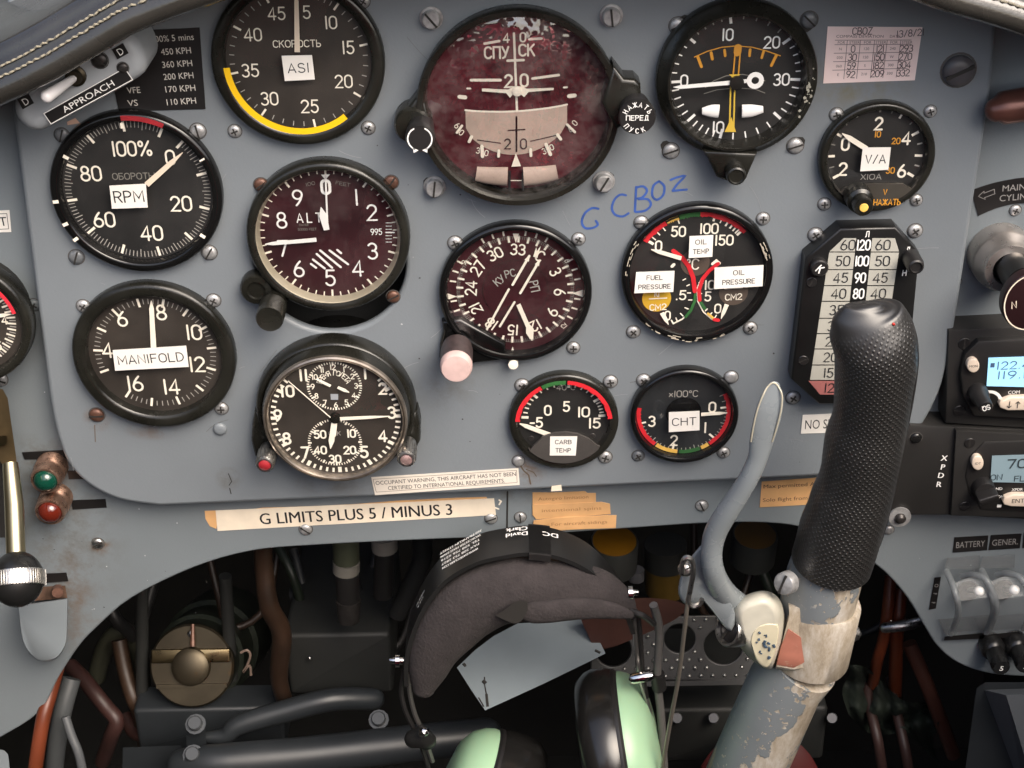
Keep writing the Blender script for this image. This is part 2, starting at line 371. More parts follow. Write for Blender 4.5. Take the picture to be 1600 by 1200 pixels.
# ------------------------------------------------------------------ engraved stroke lettering
GL = {
 '0': (.56, ['@.28,.72,.28,.28,0,180 @.28,.28,.28,.28,180,360 C']), '1': (.14, ['.07,0 .07,1']),
 '2': (.56, ['@.28,.72,.27,.28,165,-25 .0,.0 .56,.0']), '3': (.54, ['@.26,.75,.25,.25,150,-90', '@.26,.26,.28,.27,88,-150']),
 '4': (.60, ['.44,0 .44,1 0,.27', '0,.27 .60,.27']), '5': (.55, ['.52,1 .1,1 .06,.56', '.06,.56 @.26,.32,.28,.32,110,-150']),
 '6': (.56, ['@.28,.29,.28,.29,0,360 C', '.03,.4 .1,.62 .24,.84 .38,1']), '7': (.54, ['0,1 .54,1 .2,0']),
 '8': (.56, ['@.28,.76,.23,.24,-90,270 C', '@.28,.26,.28,.26,90,450 C']), '9': (.56, ['@.28,.71,.28,.29,0,360 C', '.53,.6 .46,.38 .32,.16 .18,0']),
 '%': (.9, ['@.16,.82,.14,.17,0,360 C', '@.74,.18,.14,.17,0,360 C', '.75,1 .15,0']), 'o': (.3, ['@.15,.82,.14,.16,0,360 C']),
 '/': (.4, ['0,0 .4,1']), '-': (.34, ['0,.45 .34,.45']), '.': (.1, ['.04,.0 .06,.03']), ',': (.1, ['.06,.04 .02,-.12']), '+': (.5, ['0,.5 .5,.5', '.25,.22 .25,.78']),
 'x': (.4, ['0,.1 .4,.6', '0,.6 .4,.1']), ' ': (.3, []),
 'A': (.62, ['0,0 .31,1 .62,0', '.11,.3 .51,.3']), 'B': (.54, ['0,0 0,1 .3,1 @.3,.76,.22,.24,90,-90 0,.52', '.3,.52 @.3,.26,.26,.26,90,-90 0,0']),
 'C': (.56, ['@.3,.68,.3,.32,30,180 @.3,.32,.3,.32,180,330']), 'D': (.56, ['0,0 0,1 .2,1 @.2,.5,.38,.5,90,-90 0,0']),
 'E': (.5, ['.5,1 0,1 0,0 .5,0', '0,.52 .42,.52']), 'F': (.5, ['.5,1 0,1 0,0', '0,.52 .42,.52']),
 'G': (.6, ['@.3,.68,.3,.32,35,180 @.3,.32,.3,.32,180,360 .6,.46 .36,.46']), 'H': (.56, ['0,0 0,1', '.56,0 .56,1', '0,.52 .56,.52']), 'I': (.1, ['.05,0 .05,1']),
 'K': (.54, ['0,0 0,1', '.52,1 .02,.45', '.2,.62 .54,0']), 'L': (.48, ['0,1 0,0 .48,0']), 'M': (.7, ['0,0 0,1 .35,.3 .7,1 .7,0']), 'N': (.58, ['0,0 0,1 .58,0 .58,1']),
 'O': (.62, ['@.31,.66,.31,.34,0,180 @.31,.34,.31,.34,180,360 C']), 'P': (.52, ['0,0 0,1 .26,1 @.26,.74,.26,.26,90,-90 0,.48']),
 'Q': (.62, ['@.31,.66,.31,.34,0,180 @.31,.34,.31,.34,180,360 C', '.4,.2 .62,-.03']), 'R': (.54, ['0,0 0,1 .28,1 @.28,.75,.25,.25,90,-90 0,.5', '.26,.5 .54,0']),
 'S': (.54, ['@.27,.75,.25,.25,25,270 @.27,.25,.27,.25,90,-155']), 'T': (.56, ['0,1 .56,1', '.28,1 .28,0']), 'U': (.56, ['0,1 0,.28 @.28,.28,.28,.28,180,360 .56,1']),
 'V': (.58, ['0,1 .29,0 .58,1']), 'X': (.56, ['0,0 .56,1', '0,1 .56,0']), 'Y': (.56, ['0,1 .28,.48 .56,1', '.28,.48 .28,0']), 'Z': (.54, ['0,1 .54,1 0,0 .54,0']), 'W': (.84, ['0,1 .2,0 .42,.8 .64,0 .84,1']),
 'Б': (.52, ['.48,1 0,1 0,0 .26,0 @.26,.28,.26,.28,-90,90 0,.56']), 'Ь': (.5, ['0,1 0,0 .24,0 @.24,.26,.25,.26,-90,90 0,.52']), 'Ы': (.72, ['0,1 0,0 .2,0 @.2,.26,.24,.26,-90,90 0,.52', '.68,0 .68,1']),
 'П': (.56, ['0,0 0,1 .56,1 .56,0']), 'У': (.54, ['0,1 .27,.42', '.54,1 .22,.1 .06,0']), 'Ж': (.8, ['.4,0 .4,1', '0,1 .8,0', '0,0 .8,1']), 'Д': (.66, ['.06,-.1 .06,0 .6,0 .6,-.1', '.14,0 .24,1 .52,1 .52,0']),
 'Я': (.54, ['.54,0 .54,1 .26,1 @.26,.75,.25,.25,90,270 .54,.5', '.28,.5 0,0']), 'Л': (.56, ['0,0 .12,.1 .2,1 .56,1 .56,0']), 'Г': (.46, ['0,0 0,1 .46,1']), 'Ч': (.5, ['0,1 0,.6 @.25,.6,.25,.15,180,270 .5,.5', '.5,1 .5,0']),
}
for a, b in zip('СКОРТАМЕНВХ', 'CKOPTAMEHBX'): GL[a] = GL[b]
def glyph(ch):
    w, st = GL[ch]; out = []
    for s in st:
        pts = []; closed = False
        for tk in s.split():
            if tk == 'C': closed = True
            elif tk[0] == '@':
                cx, cy, rx, ry, a0, a1 = map(float, tk[1:].split(','))
                k = max(4, int(abs(a1 - a0) / 24))
                pts += [(cx + rx * math.cos(R_(a0 + (a1 - a0) * i / k)), cy + ry * math.sin(R_(a0 + (a1 - a0) * i / k))) for i in range(k + 1)]
            else: pts.append(tuple(map(float, tk.split(','))))
        out.append((pts, closed))
    return w, out
def engrave(mb, text, cx, cy, h, m, z, wt=.13, rot=0.0, sp=.2, fit=None, wide=1.0, arc=None, mir=False):
    """stroke lettering centred on (cx, cy); rot in degrees ccw; arc=(radius) bends it round a centre below; fit = total width"""
    gs = [glyph(c) for c in text]
    W = sum(g[0] for g in gs) * wide + sp * (len(gs) - 1)
    kx = (fit / (W * h)) if fit else 1.0
    x = -W / 2; c, s_ = math.cos(R_(rot)), math.sin(R_(rot)); dz = 0
    for w, st in gs:
        for pts, cl in st:
            q = []
            for a, b in pts:
                X = (x + a * wide) * h * kx; Y = (b - .5) * h
                if mir: X = -X
                if arc:
                    an = X / arc; X, Y = math.sin(an) * (arc + Y), math.cos(an) * (arc + Y) - arc
                q.append((cx + X * c - Y * s_, cy + X * s_ + Y * c))
            mb.stroke(q, h * wt, z + dz, m, cl); dz = (dz + .00003) % .00009
        x += w * wide + sp
FCACHE = {}
def font_mesh(text):
    if text in FCACHE: return FCACHE[text]
    cu = bpy.data.curves.new('lettering', 'FONT'); cu.body = text; cu.size = 1; cu.resolution_u = 3; cu.align_x = 'CENTER'
    o = bpy.data.objects.new('lettering', cu); COL.objects.link(o)
    dg = bpy.context.evaluated_depsgraph_get(); me = bpy.data.meshes.new_from_object(o.evaluated_get(dg))
    vs = [tuple(v.co) for v in me.vertices]; fs = [list(p.vertices) for p in me.polygons]
    bpy.data.objects.remove(o); bpy.data.curves.remove(cu); bpy.data.meshes.remove(me)
    FCACHE[text] = (vs, fs); return vs, fs
def printed(mb, text, cx, cy, h, m, z, rot=0.0, fit=None, bold=0.0, align='c', M=None):
    """sans-serif print; h = capital height"""
    vs, fs = font_mesh(text); cap = .73
    xs = [v[0] for v in vs]; w = max(xs) - min(xs); mid = (max(xs) + min(xs)) / 2; k = h / cap; kx = fit / w if fit else k
    c, s_ = math.cos(R_(rot)), math.sin(R_(rot))
    off = {'c': 0, 'l': w * kx / 2, 'r': -w * kx / 2}[align]
    for bx in ([0.0, bold] if bold else [0.0]):
        out = []
        for x, y, _ in vs:
            X = (x - mid) * kx + off + bx * h; Y = (y - cap / 2) * k
            out.append((cx + X * c - Y * s_, cy + X * s_ + Y * c, z + (0.00003 if bx else 0)))
        mb.add(out, fs, m, M)

# ------------------------------------------------------------------ screws
SCREW = {}
GRIMER = mat('screw_grime', (.075, .07, .066), .7)
def screw(parent, kind, loc, r=.0036, m=None, rot=None, Rm=None):
    """a screw as a part; its head is turned on a lathe and slotted. loc is local to the parent"""
    m = m or ZINC; key = (kind, round(r, 5), m.name)
    if key not in SCREW:
        b = MB(); t = r * .55
        if kind == 'cheese':
            b.lathe([(r * 1.25, 0), (r * 1.25, t * .3), (r, t * .3), (r, t * 1.7), (r * .85, t * 2), (0, t * 2)], m, 20); t *= 2
        elif kind == 'flush':
            b.lathe([(r * 1.0, 0), (r, t * .15), (r * .9, t * .3), (0, t * .32)], m, 20); t *= .32
        else:
            b.lathe([(r, 0), (r, t * .35), (r * .9, t * .65), (r * .62, t * .92), (r * .3, t), (0, t)], m, 20)
        if kind == 'cross':
            b.box((0, 0, t - .00002), (r * 1.1, r * .24, .0003), SLOT); b.box((0, 0, t + .00004), (r * .24, r * 1.1, .0003), SLOT)
        elif kind in ('slot', 'cheese', 'flush'):
            b.box((0, 0, t * .93), (r * 1.86, r * .22, t * .3), SLOT)
        if kind in ('cross', 'slot', 'dome') and m.name != 'blue_grey_paint': b.lathe([(r * 1.02, .00008), (r * 1.16, .00006)], GRIMER, 20)
        o = b.build('screw', None); me = o.data; bpy.data.objects.remove(o); SCREW[key] = me
    o = bpy.data.objects.new('screw', SCREW[key]); COL.objects.link(o); o.parent = parent; o.location = loc
    o.rotation_euler = (0, 0, R_(rot if rot is not None else random.uniform(0, 180)))
    return o
def stain(m, spots):
    """soft rusty or greasy stains with a place of their own on a painted sheet"""
    nt = m.node_tree; N = nt.nodes.new; L = nt.links.new; b = nt.nodes['Principled BSDF']
    tc = N('ShaderNodeTexCoord'); nz = N('ShaderNodeTexNoise'); nz.inputs['Scale'].default_value = 95; nz.inputs['Detail'].default_value = 8; nz.inputs['Roughness'].default_value = .7; L(tc.outputs['Object'], nz.inputs['Vector'])
    for px, py, w, rad, col, amt, sq in spots:
        q = P(px, py, w); mp = N('ShaderNodeMapping'); mp.vector_type = 'POINT'; mp.inputs['Location'].default_value = (-q.x, -q.z * sq, 0); mp.inputs['Scale'].default_value = (1, sq, 0); L(tc.outputs['Object'], mp.inputs[0])
        ln = N('ShaderNodeVectorMath'); ln.operation = 'LENGTH'; L(mp.outputs[0], ln.inputs[0])
        mr = N('ShaderNodeMapRange'); mr.inputs[1].default_value = rad; mr.inputs[2].default_value = 0; mr.inputs[3].default_value = 0; mr.inputs[4].default_value = 1; L(ln.outputs['Value'], mr.inputs[0])
        nr = N('ShaderNodeMapRange'); nr.inputs[1].default_value = .42; nr.inputs[2].default_value = .66; L(nz.outputs['Fac'], nr.inputs[0])
        mu = N('ShaderNodeMath'); mu.operation = 'MULTIPLY'; L(mr.outputs[0], mu.inputs[0]); L(nr.outputs[0], mu.inputs[1]); m2 = N('ShaderNodeMath'); m2.operation = 'MULTIPLY'; L(mu.outputs[0], m2.inputs[0]); m2.inputs[1].default_value = amt; m2.use_clamp = True
        mx = N('ShaderNodeMix'); mx.data_type = 'RGBA'; L(m2.outputs[0], mx.inputs['Factor']); L(b.inputs['Base Color'].links[0].from_socket, mx.inputs['A']); mx.inputs['B'].default_value = (*col, 1); L(mx.outputs['Result'], b.inputs['Base Color'])
RUSTC, GRIME = (.13, .075, .04), (.10, .09, .075)
stain(PAINT, [(823, 732, 0, .012, RUSTC, 1.3, 1), (152, 655, 0, .008, RUSTC, 1.2, 1), (240, 672, 0, .016, RUSTC, .9, 2.5), (358, 748, 0, .008, GRIME, 1, 1), (525, 755, 0, .03, GRIME, .6, 3), (1340, 133, 0, .035, (.16, .14, .07), .8, 2.5), (700, 600, 0, .02, GRIME, .6, 1)])
stain(PAINT2, [(105, 835, SURW_ := -.013, .035, GRIME, .8, .6), (110, 945, SURW_, .022, RUSTC, .8, .45), (80, 780, SURW_, .018, RUSTC, .8, 1), (157, 853, SURW_, .007, RUSTC, 1.5, 1), (60, 720, SURW_, .02, GRIME, 1, 1), (780, 770, SURW_, .03, GRIME, .6, 3)])

# ------------------------------------------------------------------ large structure: panel, surround, glare shield, bay
def smooth_px(pts, n=5):
    out = []; N = len(pts)
    for i in range(N - 1):
        p0, p1, p2, p3 = [Vector(pts[j]) for j in (max(0, i - 1), i, i + 1, min(N - 1, i + 2))]
        for k in range(n):
            t = k / n; out.append(tuple(.5 * (2 * p1 + (p2 - p0) * t + (2 * p0 - 5 * p1 + 4 * p2 - p3) * t * t + (3 * p1 - p0 - 3 * p2 + p3) * t ** 3)))
    return out + [tuple(pts[-1])]
def sheet(name, outer, holes, w, thick, bev, m, parent):
    """plate with holes: front face at w, cut from a filled 2D outline with rounded edges"""
    cu = bpy.data.curves.new(name, 'CURVE'); cu.dimensions = '2D'; cu.fill_mode = 'BOTH'
    cu.extrude = thick / 2 - bev; cu.bevel_depth = bev; cu.bevel_resolution = 3
    for lp in [outer] + holes:
        sp = cu.splines.new('POLY'); sp.points.add(len(lp) - 1); sp.use_cyclic_u = True
        for q, p in zip(sp.points, lp): q.co = (p[0], p[1], 0, 1)
    o = bpy.data.objects.new(name, cu); COL.objects.link(o)
    dg = bpy.context.evaluated_depsgraph_get(); me = bpy.data.meshes.new_from_object(o.evaluated_get(dg)); bpy.data.objects.remove(o); bpy.data.curves.remove(cu)
    me.name = name; me.materials.clear(); me.materials.append(m)
    me.polygons.foreach_set('use_smooth', [True] * len(me.polygons)); me.set_sharp_from_angle(angle=R_(40))
    ob = bpy.data.objects.new(name, me); COL.objects.link(ob); ob.parent = parent; ob.location = (0, 0, w - thick / 2)
    return ob
def absorb(ob, mb):
    """surface marks become part of the plate's own mesh"""
    import bmesh
    me = ob.data; bm = bmesh.new(); bm.from_mesh(me); base = len(me.materials)
    for m in mb.mats: me.materials.append(m)
    vs = [bm.verts.new(Vector(v) - ob.location) for v in mb.v]
    for f, mi in zip(mb.f, mb.m):
        try: q = bm.faces.new([vs[i] for i in f]); q.material_index = base + mi
        except ValueError: pass
    bm.to_mesh(me); bm.free(); me.update()
def XZ(px, py, w=0.0): p = P(px, py, w); return (p.x, p.z)

SURW = -.013
pan = thing('instrument_panel', 'blue grey raised instrument panel with rounded corners carrying the round gauges', 'panel', (0, 0, 0), UPRIGHT)
lft = smooth_px([(20, 60), (24, 130), (28, 185), (34, 230), (43, 300), (62, 450), (77, 567), (87, 640), (100, 694), (116, 728), (145, 756), (190, 777), (250, 786)], 4)
rgt = smooth_px([(1250, 741), (1320, 735), (1370, 722), (1415, 690), (1443, 650), (1462, 610), (1474, 565), (1488, 490), (1512, 330), (1532, 200), (1545, 100), (1552, -40), (1552, -120)], 4)
outer = [XZ(*p) for p in lft + [(520, 774), (800, 762), (1030, 751)] + rgt + [(800, -140), (14, -120)]]
hc = XZ(515, 412); hr = 126 * mpp(515, 412)
hole = [(hc[0] + hr * math.cos(2 * math.pi * i / 72), hc[1] + hr * math.sin(2 * math.pi * i / 72)) for i in range(72)]
plate_ = sheet('panel_plate', outer, [hole], 0, .0056, .0022, PAINT, pan)
for k, px, py, r, m in (('slot', 1500, 113, 25, mat('painted_screw', (.09, .085, .09), .4, var=.2)), ('dome', 345, 674, 8, PAINT)):
    x, z = XZ(px, py, .003); screw(pan, k, (x, z, 0), r * mpp(px, py), m, 25)
mk = MB()                                                              # marker-pen writing on the panel itself
for pts in ([(935, 326), (925, 325), (914, 333), (909, 346), (914, 356), (926, 356), (934, 351), (931, 345)], [(978, 305), (969, 304), (960, 312), (956, 325), (961, 335), (973, 338), (982, 333)], [(994, 292), (992, 330)], [(994, 293), (1005, 291), (1011, 298), (1004, 308), (996, 310)], [(998, 311), (1012, 311), (1017, 320), (1008, 329), (993, 331)],
            [(1030, 283), (1021, 290), (1019, 305), (1026, 312), (1036, 305), (1038, 291), (1030, 283)], [(1048, 281), (1058, 277), (1070, 275), (1058, 288), (1051, 298)], [(1051, 298), (1062, 297), (1073, 296)]):
    mk.stroke([XZ(*p) for p in smooth_px(pts, 3)], .0011, .00012 + .00003 * random.random(), BLUEINK)
mk.build('marker_lettering', pan, smooth=False)
st = MB()                                                              # chips, drips and rub marks in the paint
STAIN = mat('brown_stain', (.10, .07, .045), .6); CHIPD = mat('dark_chip', (.03, .028, .026), .6); CHIPL = mat('pale_chip_panel', (.52, .53, .54), .5)
for pts, w, m in (([(812, 725), (818, 735), (826, 742), (829, 756)], .0008, STAIN), ([(822, 733), (834, 738), (838, 744)], .0005, STAIN), ([(357, 740), (362, 752), (358, 758)], .0005, CHIPD), ([(359, 763), (361, 771)], .0006, CHIPD), ([(148, 664), (149, 690)], .0004, STAIN)):
    st.stroke([XZ(*p) for p in pts], w, .00013, m)
for k in range(44):
    px, py = random.uniform(120, 1440), random.uniform(80, 740); x, z = XZ(px, py); r = random.choice((.00025, .0003, .0004, .0006))
    st.poly([(x + r * random.uniform(.5, 1) * math.cos(t), z + r * random.uniform(.5, 1) * math.sin(t)) for t in [i * 1.05 for i in range(6)]], .00015 + k * 1e-6, random.choice((CHIPD, CHIPD, CHIPL)))
SCR = mat('fine_scratch', (.30, .31, .32), .4); SCRD = mat('dark_scratch', (.09, .09, .09), .5)
for k in range(60):
    px, py = random.uniform(110, 1450), random.uniform(60, 745); x, z = XZ(px, py); a = random.uniform(0, math.pi); L = random.uniform(.002, .016); bend = random.uniform(-.12, .12); pts = [(x + math.cos(a + bend * q) * L * q / 4, z + math.sin(a + bend * q) * L * q / 4) for q in range(5)]
    st.stroke(pts, random.choice((.00012, .00016, .00022)), .00012 + k * 1e-6, SCR if k % 3 else SCRD)
absorb(plate_, st)

sur = thing('panel_surround', 'blue grey lower surround plate with an arched leg opening below the gauges', 'panel', (0, 0, 0), UPRIGHT)
arch = smooth_px([(-30, 1166), (0, 1150), (58, 1112), (87, 1060), (117, 1013), (146, 981), (204, 932), (300, 885), (390, 859), (485, 850), (640, 842), (792, 836), (900, 829), (1000, 822), (1110, 815), (1202, 815), (1262, 824), (1320, 846), (1360, 873), (1391, 898), (1422, 935), (1446, 975), (1468, 1009), (1499, 1034), (1545, 1050), (1600, 1055), (1660, 1056)], 4)
W_ = SURW
so_ = [XZ(p[0], p[1], W_) for p in arch] + [XZ(1900, 1000, W_), XZ(1900, -160, W_), XZ(-300, -160, W_), XZ(-300, 1200, W_)]
plate2_ = sheet('surround_plate', so_, [[(hc[0] + hr * 1.16 * math.cos(2 * math.pi * i / 48), hc[1] - .004 + hr * 1.16 * math.sin(2 * math.pi * i / 48)) for i in range(48)]], W_, .006, .0012, PAINT2, sur)
gr = MB(); gr.stroke([XZ(793, 768, W_), XZ(792, 836, W_)], .0009, W_ + .0002, SLOT); gr.build('seam', sur, smooth=False)
for k, px, py, r, m in (('slot', 152, 852, 9.5, STEEL), ('slot', 477, 830, 10, ZINC), ('slot', 767, 813, 9.5, ZINC), ('slot', 813, 811, 9, ZINC), ('slot', 1097, 793, 9.5, ZINC), ('cross', 52, 479, 10, PAINT2), ('slot', -2, 595, 12, ZINC), ('dome', 1390, 831, 8, ZINC), ('cross', 1498, 443, 6, ZINC), ('cross', 1588, 331, 9, ZINC)):
    x, z = XZ(px, py, W_ + .002); screw(sur, k, (x, z, W_), r * mpp(px, py), m)
x, z = XZ(1406, 808, .003); b = MB(); M = Matrix.Translation((x, z, .0022)); b.lathe([(.0024, W_ - .0022), (.0024, .001)], ZINC, 16, M); b.lathe([(.0028, .0), (.0058, 0), (.0058, .0012), (.0028, .0014)], ZINC, 28, M); b.lathe([(.0028, .0014), (.0028, .003), (.0016, .0042), (0, .0044)], DARKST, 20, M); b.build('washer', sur)
st = MB()
for k in range(30):
    px, py = random.choice([(random.uniform(20, 330), random.uniform(790, 960)), (random.uniform(1390, 1600), random.uniform(820, 1000)), (random.uniform(0, 110), random.uniform(200, 700))]); x, z = XZ(px, py, W_); r = random.choice((.00025, .0003, .0005))
    st.poly([(x + r * random.uniform(.5, 1) * math.cos(t), z + r * random.uniform(.5, 1) * math.sin(t)) for t in [i * 1.05 for i in range(6)]], W_ + .00015 + k * 1e-6, random.choice((CHIPD, CHIPL, CHIPL)))
for pts, w, m in (([(780, 788), (783, 783), (780, 781)], .0009, CREAM), ([(774, 793), (779, 795)], .0009, CREAM)): st.stroke([XZ(*p, W_) for p in pts], w, W_ + .0002, m)
absorb(plate2_, st)

# glare shield: padded leather roll with two rows of stitching, hood running forward over the panel
LEATHER = mat('black_leather', (.027, .025, .022), .22, var=.3, scale=30, bump=.22, bscale=620, rvar=.1, coat=.7)
THREAD = mat('pale_thread', (.24, .215, .16), .7)
hood = thing('glare_shield', 'black stitched leather hood arching over the top of the panel', 'hood', P(800, -70, .05))
GW = .052
path = [P(px, py, GW) for px, py in smooth_px([(-160, 250), (-70, 206), (0, 166), (50, 143), (100, 117), (150, 88), (188, 66), (225, 46), (325, 9), (420, -18), (600, -50), (850, -66), (1150, -55), (1330, -28), (1413, -4), (1472, 17), (1541, 37), (1600, 57), (1680, 90), (1780, 140)], 5)]
def sweep(prof, m, mb):
    loops = []
    for i, p in enumerate(path):
        t = (path[min(len(path) - 1, i + 1)] - path[max(0, i - 1)]).normalized(); nrm = Vector((-t.z, 0, t.x))
        loops.append([p + nrm * a + Vector((0, b, 0)) for a, b in prof])
    mb.loft(loops, m, closed=False, cap0=False, cap1=False)
hb = MB(); prof = [(.012, .062), (.005, .030), (.0015, .012), (.0002, .006)] + [(.0055 - .0055 * math.cos(R_(a)), -.000 - .0055 * math.sin(R_(a))) for a in range(-20, 100, 15)] + [(.0080, -.0052), (.0100, -.0040), (.0112, -.0034), (.0122, -.0032), (.0128, -.0024), (.0136, -.0024), (.0144, -.0020), (.0166, -.0004), (.0174, .0004), (.0190, .0006), (.0206, .0014), (.0219, .0028), (.0228, .0048), (.0255, .020), (.030, .060), (.035, .10)]
sweep(prof, LEATHER, hb); hb.build('leather_roll', hood, world=True, ang=60)
stt = MB()
for row, (a, b) in enumerate(((.0111, -.0039), (.0148, -.0024))):
    acc = 0; seg = []
    for i in range(len(path) - 1):
        p, q = path[i], path[i + 1]; L = (q - p).length; t = (q - p) / L; nrm = Vector((-t.z, 0, t.x)); s0 = 0
        while s0 < L:
            k0 = p + t * s0 + nrm * a + Vector((0, b, 0)); k1 = k0 + t * .0030
            jj = nrm * random.uniform(-.0003, .0003)
            stt.tube([k0 + jj, (k0 + k1) / 2 + Vector((0, -.0005, 0)) + nrm * .0003 + jj, k1 - jj], [.00035, .00052, .00035], THREAD, 6); s0 += .0040
stt.build('stitching', hood, world=True)

# the dark bay behind the panel, floor and cockpit side walls raised to block side light
def wall(name, pts, m, kind='structure'):
    b = MB(); b.add(pts, [list(range(len(pts)))], m); o = b.build(name, None, smooth=False); o['kind'] = 'structure'; return o
def slab(name, lo, hi, m):
    b = MB(); b.box([(a + c) / 2 for a, c in zip(lo, hi)], [c - a for a, c in zip(lo, hi)], m); o = b.build(name, None, smooth=False); o['kind'] = 'structure'; return o
slab('front_wall', (-.45, .50, -.70), (.45, .52, .34), BULK)
slab('floor', (-.45, -1.2, -.72), (.45, .52, -.70), BULK)
slab('left_wall', (-.47, -1.2, -.70), (-.45, .52, .22), BULK)
slab('right_wall', (.45, -1.2, -.70), (.47, .52, .22), BULK)
slab('unseen_rear_wall', (-.45, -1.22, -.70), (.45, -1.2, .28), BULK)  # unseen wall, added to block low sky light from the footwell
slab('bay_light_cover', (-.45, .07, .30), (.45, .50, .32), BULK)  # cover over the bay, added to block light from above
slab('partition', (-.45, .030, .02), (.45, .034, .30), BULK)
# ------------------------------------------------------------------ gauges
def clock(x, y): return math.degrees(math.atan2(x, y))
def steps(lst, n):
    """n equal steps between each pair of clock angles; returns (angle, index in the step)"""
    out = []
    for a, b in zip(lst[:-1], lst[1:]):
        out += [(a + (b - a) * k / n, k) for k in range(n)]
    return out + [(lst[-1], 0)]

class Gauge:
    def __init__(s, name, label, cx, cy, R, h, rec, rin, bez=None, dial=None, gl=None, style='std', gz=.8):
        O = P(cx, cy, h); s.O = O; s.h = h; s.zd = h - rec; s.s = mpp(cx, cy, h); s.R = R * s.s; s.rin = rin * s.s
        s.t = thing(name, label, 'gauge', (O.x, 0, O.z), UPRIGHT)
        bez = bez or BEZEL; R_m, ri, zd = s.R, s.rin, s.zd
        b = MB()
        if style == 'std':
            pr = [(R_m * .985, 0), (R_m, h * .12), (R_m, h * .66), (R_m * .99, h * .84), (R_m * .965, h * .97), (R_m * .94, h), (ri + (R_m - ri) * .30, h), (ri + (R_m - ri) * .12, h * .97), (ri, h * .86), (ri * .985, zd)]
        elif style == 'round':
            pr = [(R_m * .985, 0), (R_m, h * .2), (R_m * .995, h * .45)] + [(ri + (R_m - ri) * (.5 + .5 * math.cos(R_(a))) * .99, h * .45 + h * .55 * math.sin(R_(a))) for a in range(15, 170, 15)] + [(ri, h * .5), (ri * .98, min(zd, h * .45))]
        elif style == 'cone':
            pr = [(R_m * .97, 0), (R_m, h * .1), (R_m, h * .55), (R_m * .985, h * .62), (R_m * .95, h * .66), (ri * 1.06, h * .95), (ri * 1.04, h), (ri * 1.01, h), (ri, h * .93), (ri * .97, zd)]
        s.pr = pr; b.lathe(pr, bez, 72); s.b = b
        s.d = MB(); s.d.disc(ri * 1.0, zd, dial or DIAL, 64)
        s.gl = gl or GLASS; s.gz = h * gz
        s.nz = zd + .0011
    def l(s, px, py, z=None):
        p = P(px, py, s.zd if z is None else z); return (p.x - s.O.x, p.z - s.O.z)
    def sy(s, px, py, z=None):
        a = s.l(px, py - 5, z); b = s.l(px, py + 5, z); return (a[1] - b[1]) / 10
    def ang(s, px, py): return clock(*s.l(px, py))
    def ticks(s, angs, r0, r1, w, m, dz=.00012):
        for a in angs: s.d.tick(r0 * s.s, r1 * s.s, a, w * s.s, s.zd + dz, m)
    def num(s, txt, px, py, h, m=None, wt=.13, rot=0, **k):
        x, y = s.l(px, py); engrave(s.d, txt, x, y, h * s.sy(px, py), m or CREAM, s.zd + .00016, wt, rot, **{kk: (v * s.s if kk in ('fit', 'arc') else v) for kk, v in k.items()})
    def band(s, r0, r1, a0, a1, m, dz=.00014, mb=None, c=None, **k):
        (mb or s.d).band(r0 * s.s, r1 * s.s, a0, a1, s.zd + dz, m, c=c or (0, 0), **k)
    def needle(s, tail, tip, w, m=None, w2=None, name='needle', dz=0.0, tipl=.14, z=None):
        a = Vector(s.l(*tail, z)); b = Vector(s.l(*tip, z)); u = (b - a); L = u.length; u.normalize(); n = Vector((-u.y, u.x)); w *= s.s; w2 = (w2 * s.s if w2 else w * .8)
        q = a + u * L * (1 - tipl); mb = MB()
        pts = [a + n * w / 2, a - n * w / 2, q - n * w2 / 2, b - n * w * .07, b + n * w * .07, q + n * w2 / 2]
        mb.poly([(p.x, p.y) for p in pts], (s.nz if z is None else z) + dz, m or CREAM, .0004); return mb.build(name, s.t, smooth=False)
    def sticker(s, cs, lines, m=None, z=None, hfrac=.62, font='stroke', ink=None, wt=.12, fitf=.8, name='label_sticker', curl=0.0, rows=None):
        z = (s.gz + .0004) if z is None else z
        return sticker(s.t, [s.l(*c, z) for c in cs], lines, m, z, hfrac, font, ink, wt, fitf, name, rows)
    def screws(s, lst):
        for q in lst:
            k, px, py = q[:3]; r = q[3] if len(q) > 3 else 11; m = q[4] if len(q) > 4 else None; ro = q[5] if len(q) > 5 else None
            x, y = s.l(px, py, .002); screw(s.t, k, (x, y, 0), r * s.s, m, ro)
    def finish(s, glass=True, dome=0.0, case=True):
        s.b.build('bezel', s.t); s.d.build('dial', s.t, smooth=False)
        if case:
            c = MB(); c.lathe([(0, -.07), (s.rin * .95, -.07), (s.rin * .97, -.001), (0, -.001)], BEZEL, 32); c.build('case', s.t)
        if glass:
            g = MB()
            if dome:
                rc = s.rin * 1.0; g.lathe([(rc * math.sin(R_(a)) / math.sin(R_(50)), s.gz + dome * (math.cos(R_(a)) - math.cos(R_(50))) / (1 - math.cos(R_(50)))) for a in range(50, -1, -5)], s.gl, 64)
            else: g.disc(s.rin * 1.0, s.gz, s.gl, 64)
            g.build('glass', s.t)

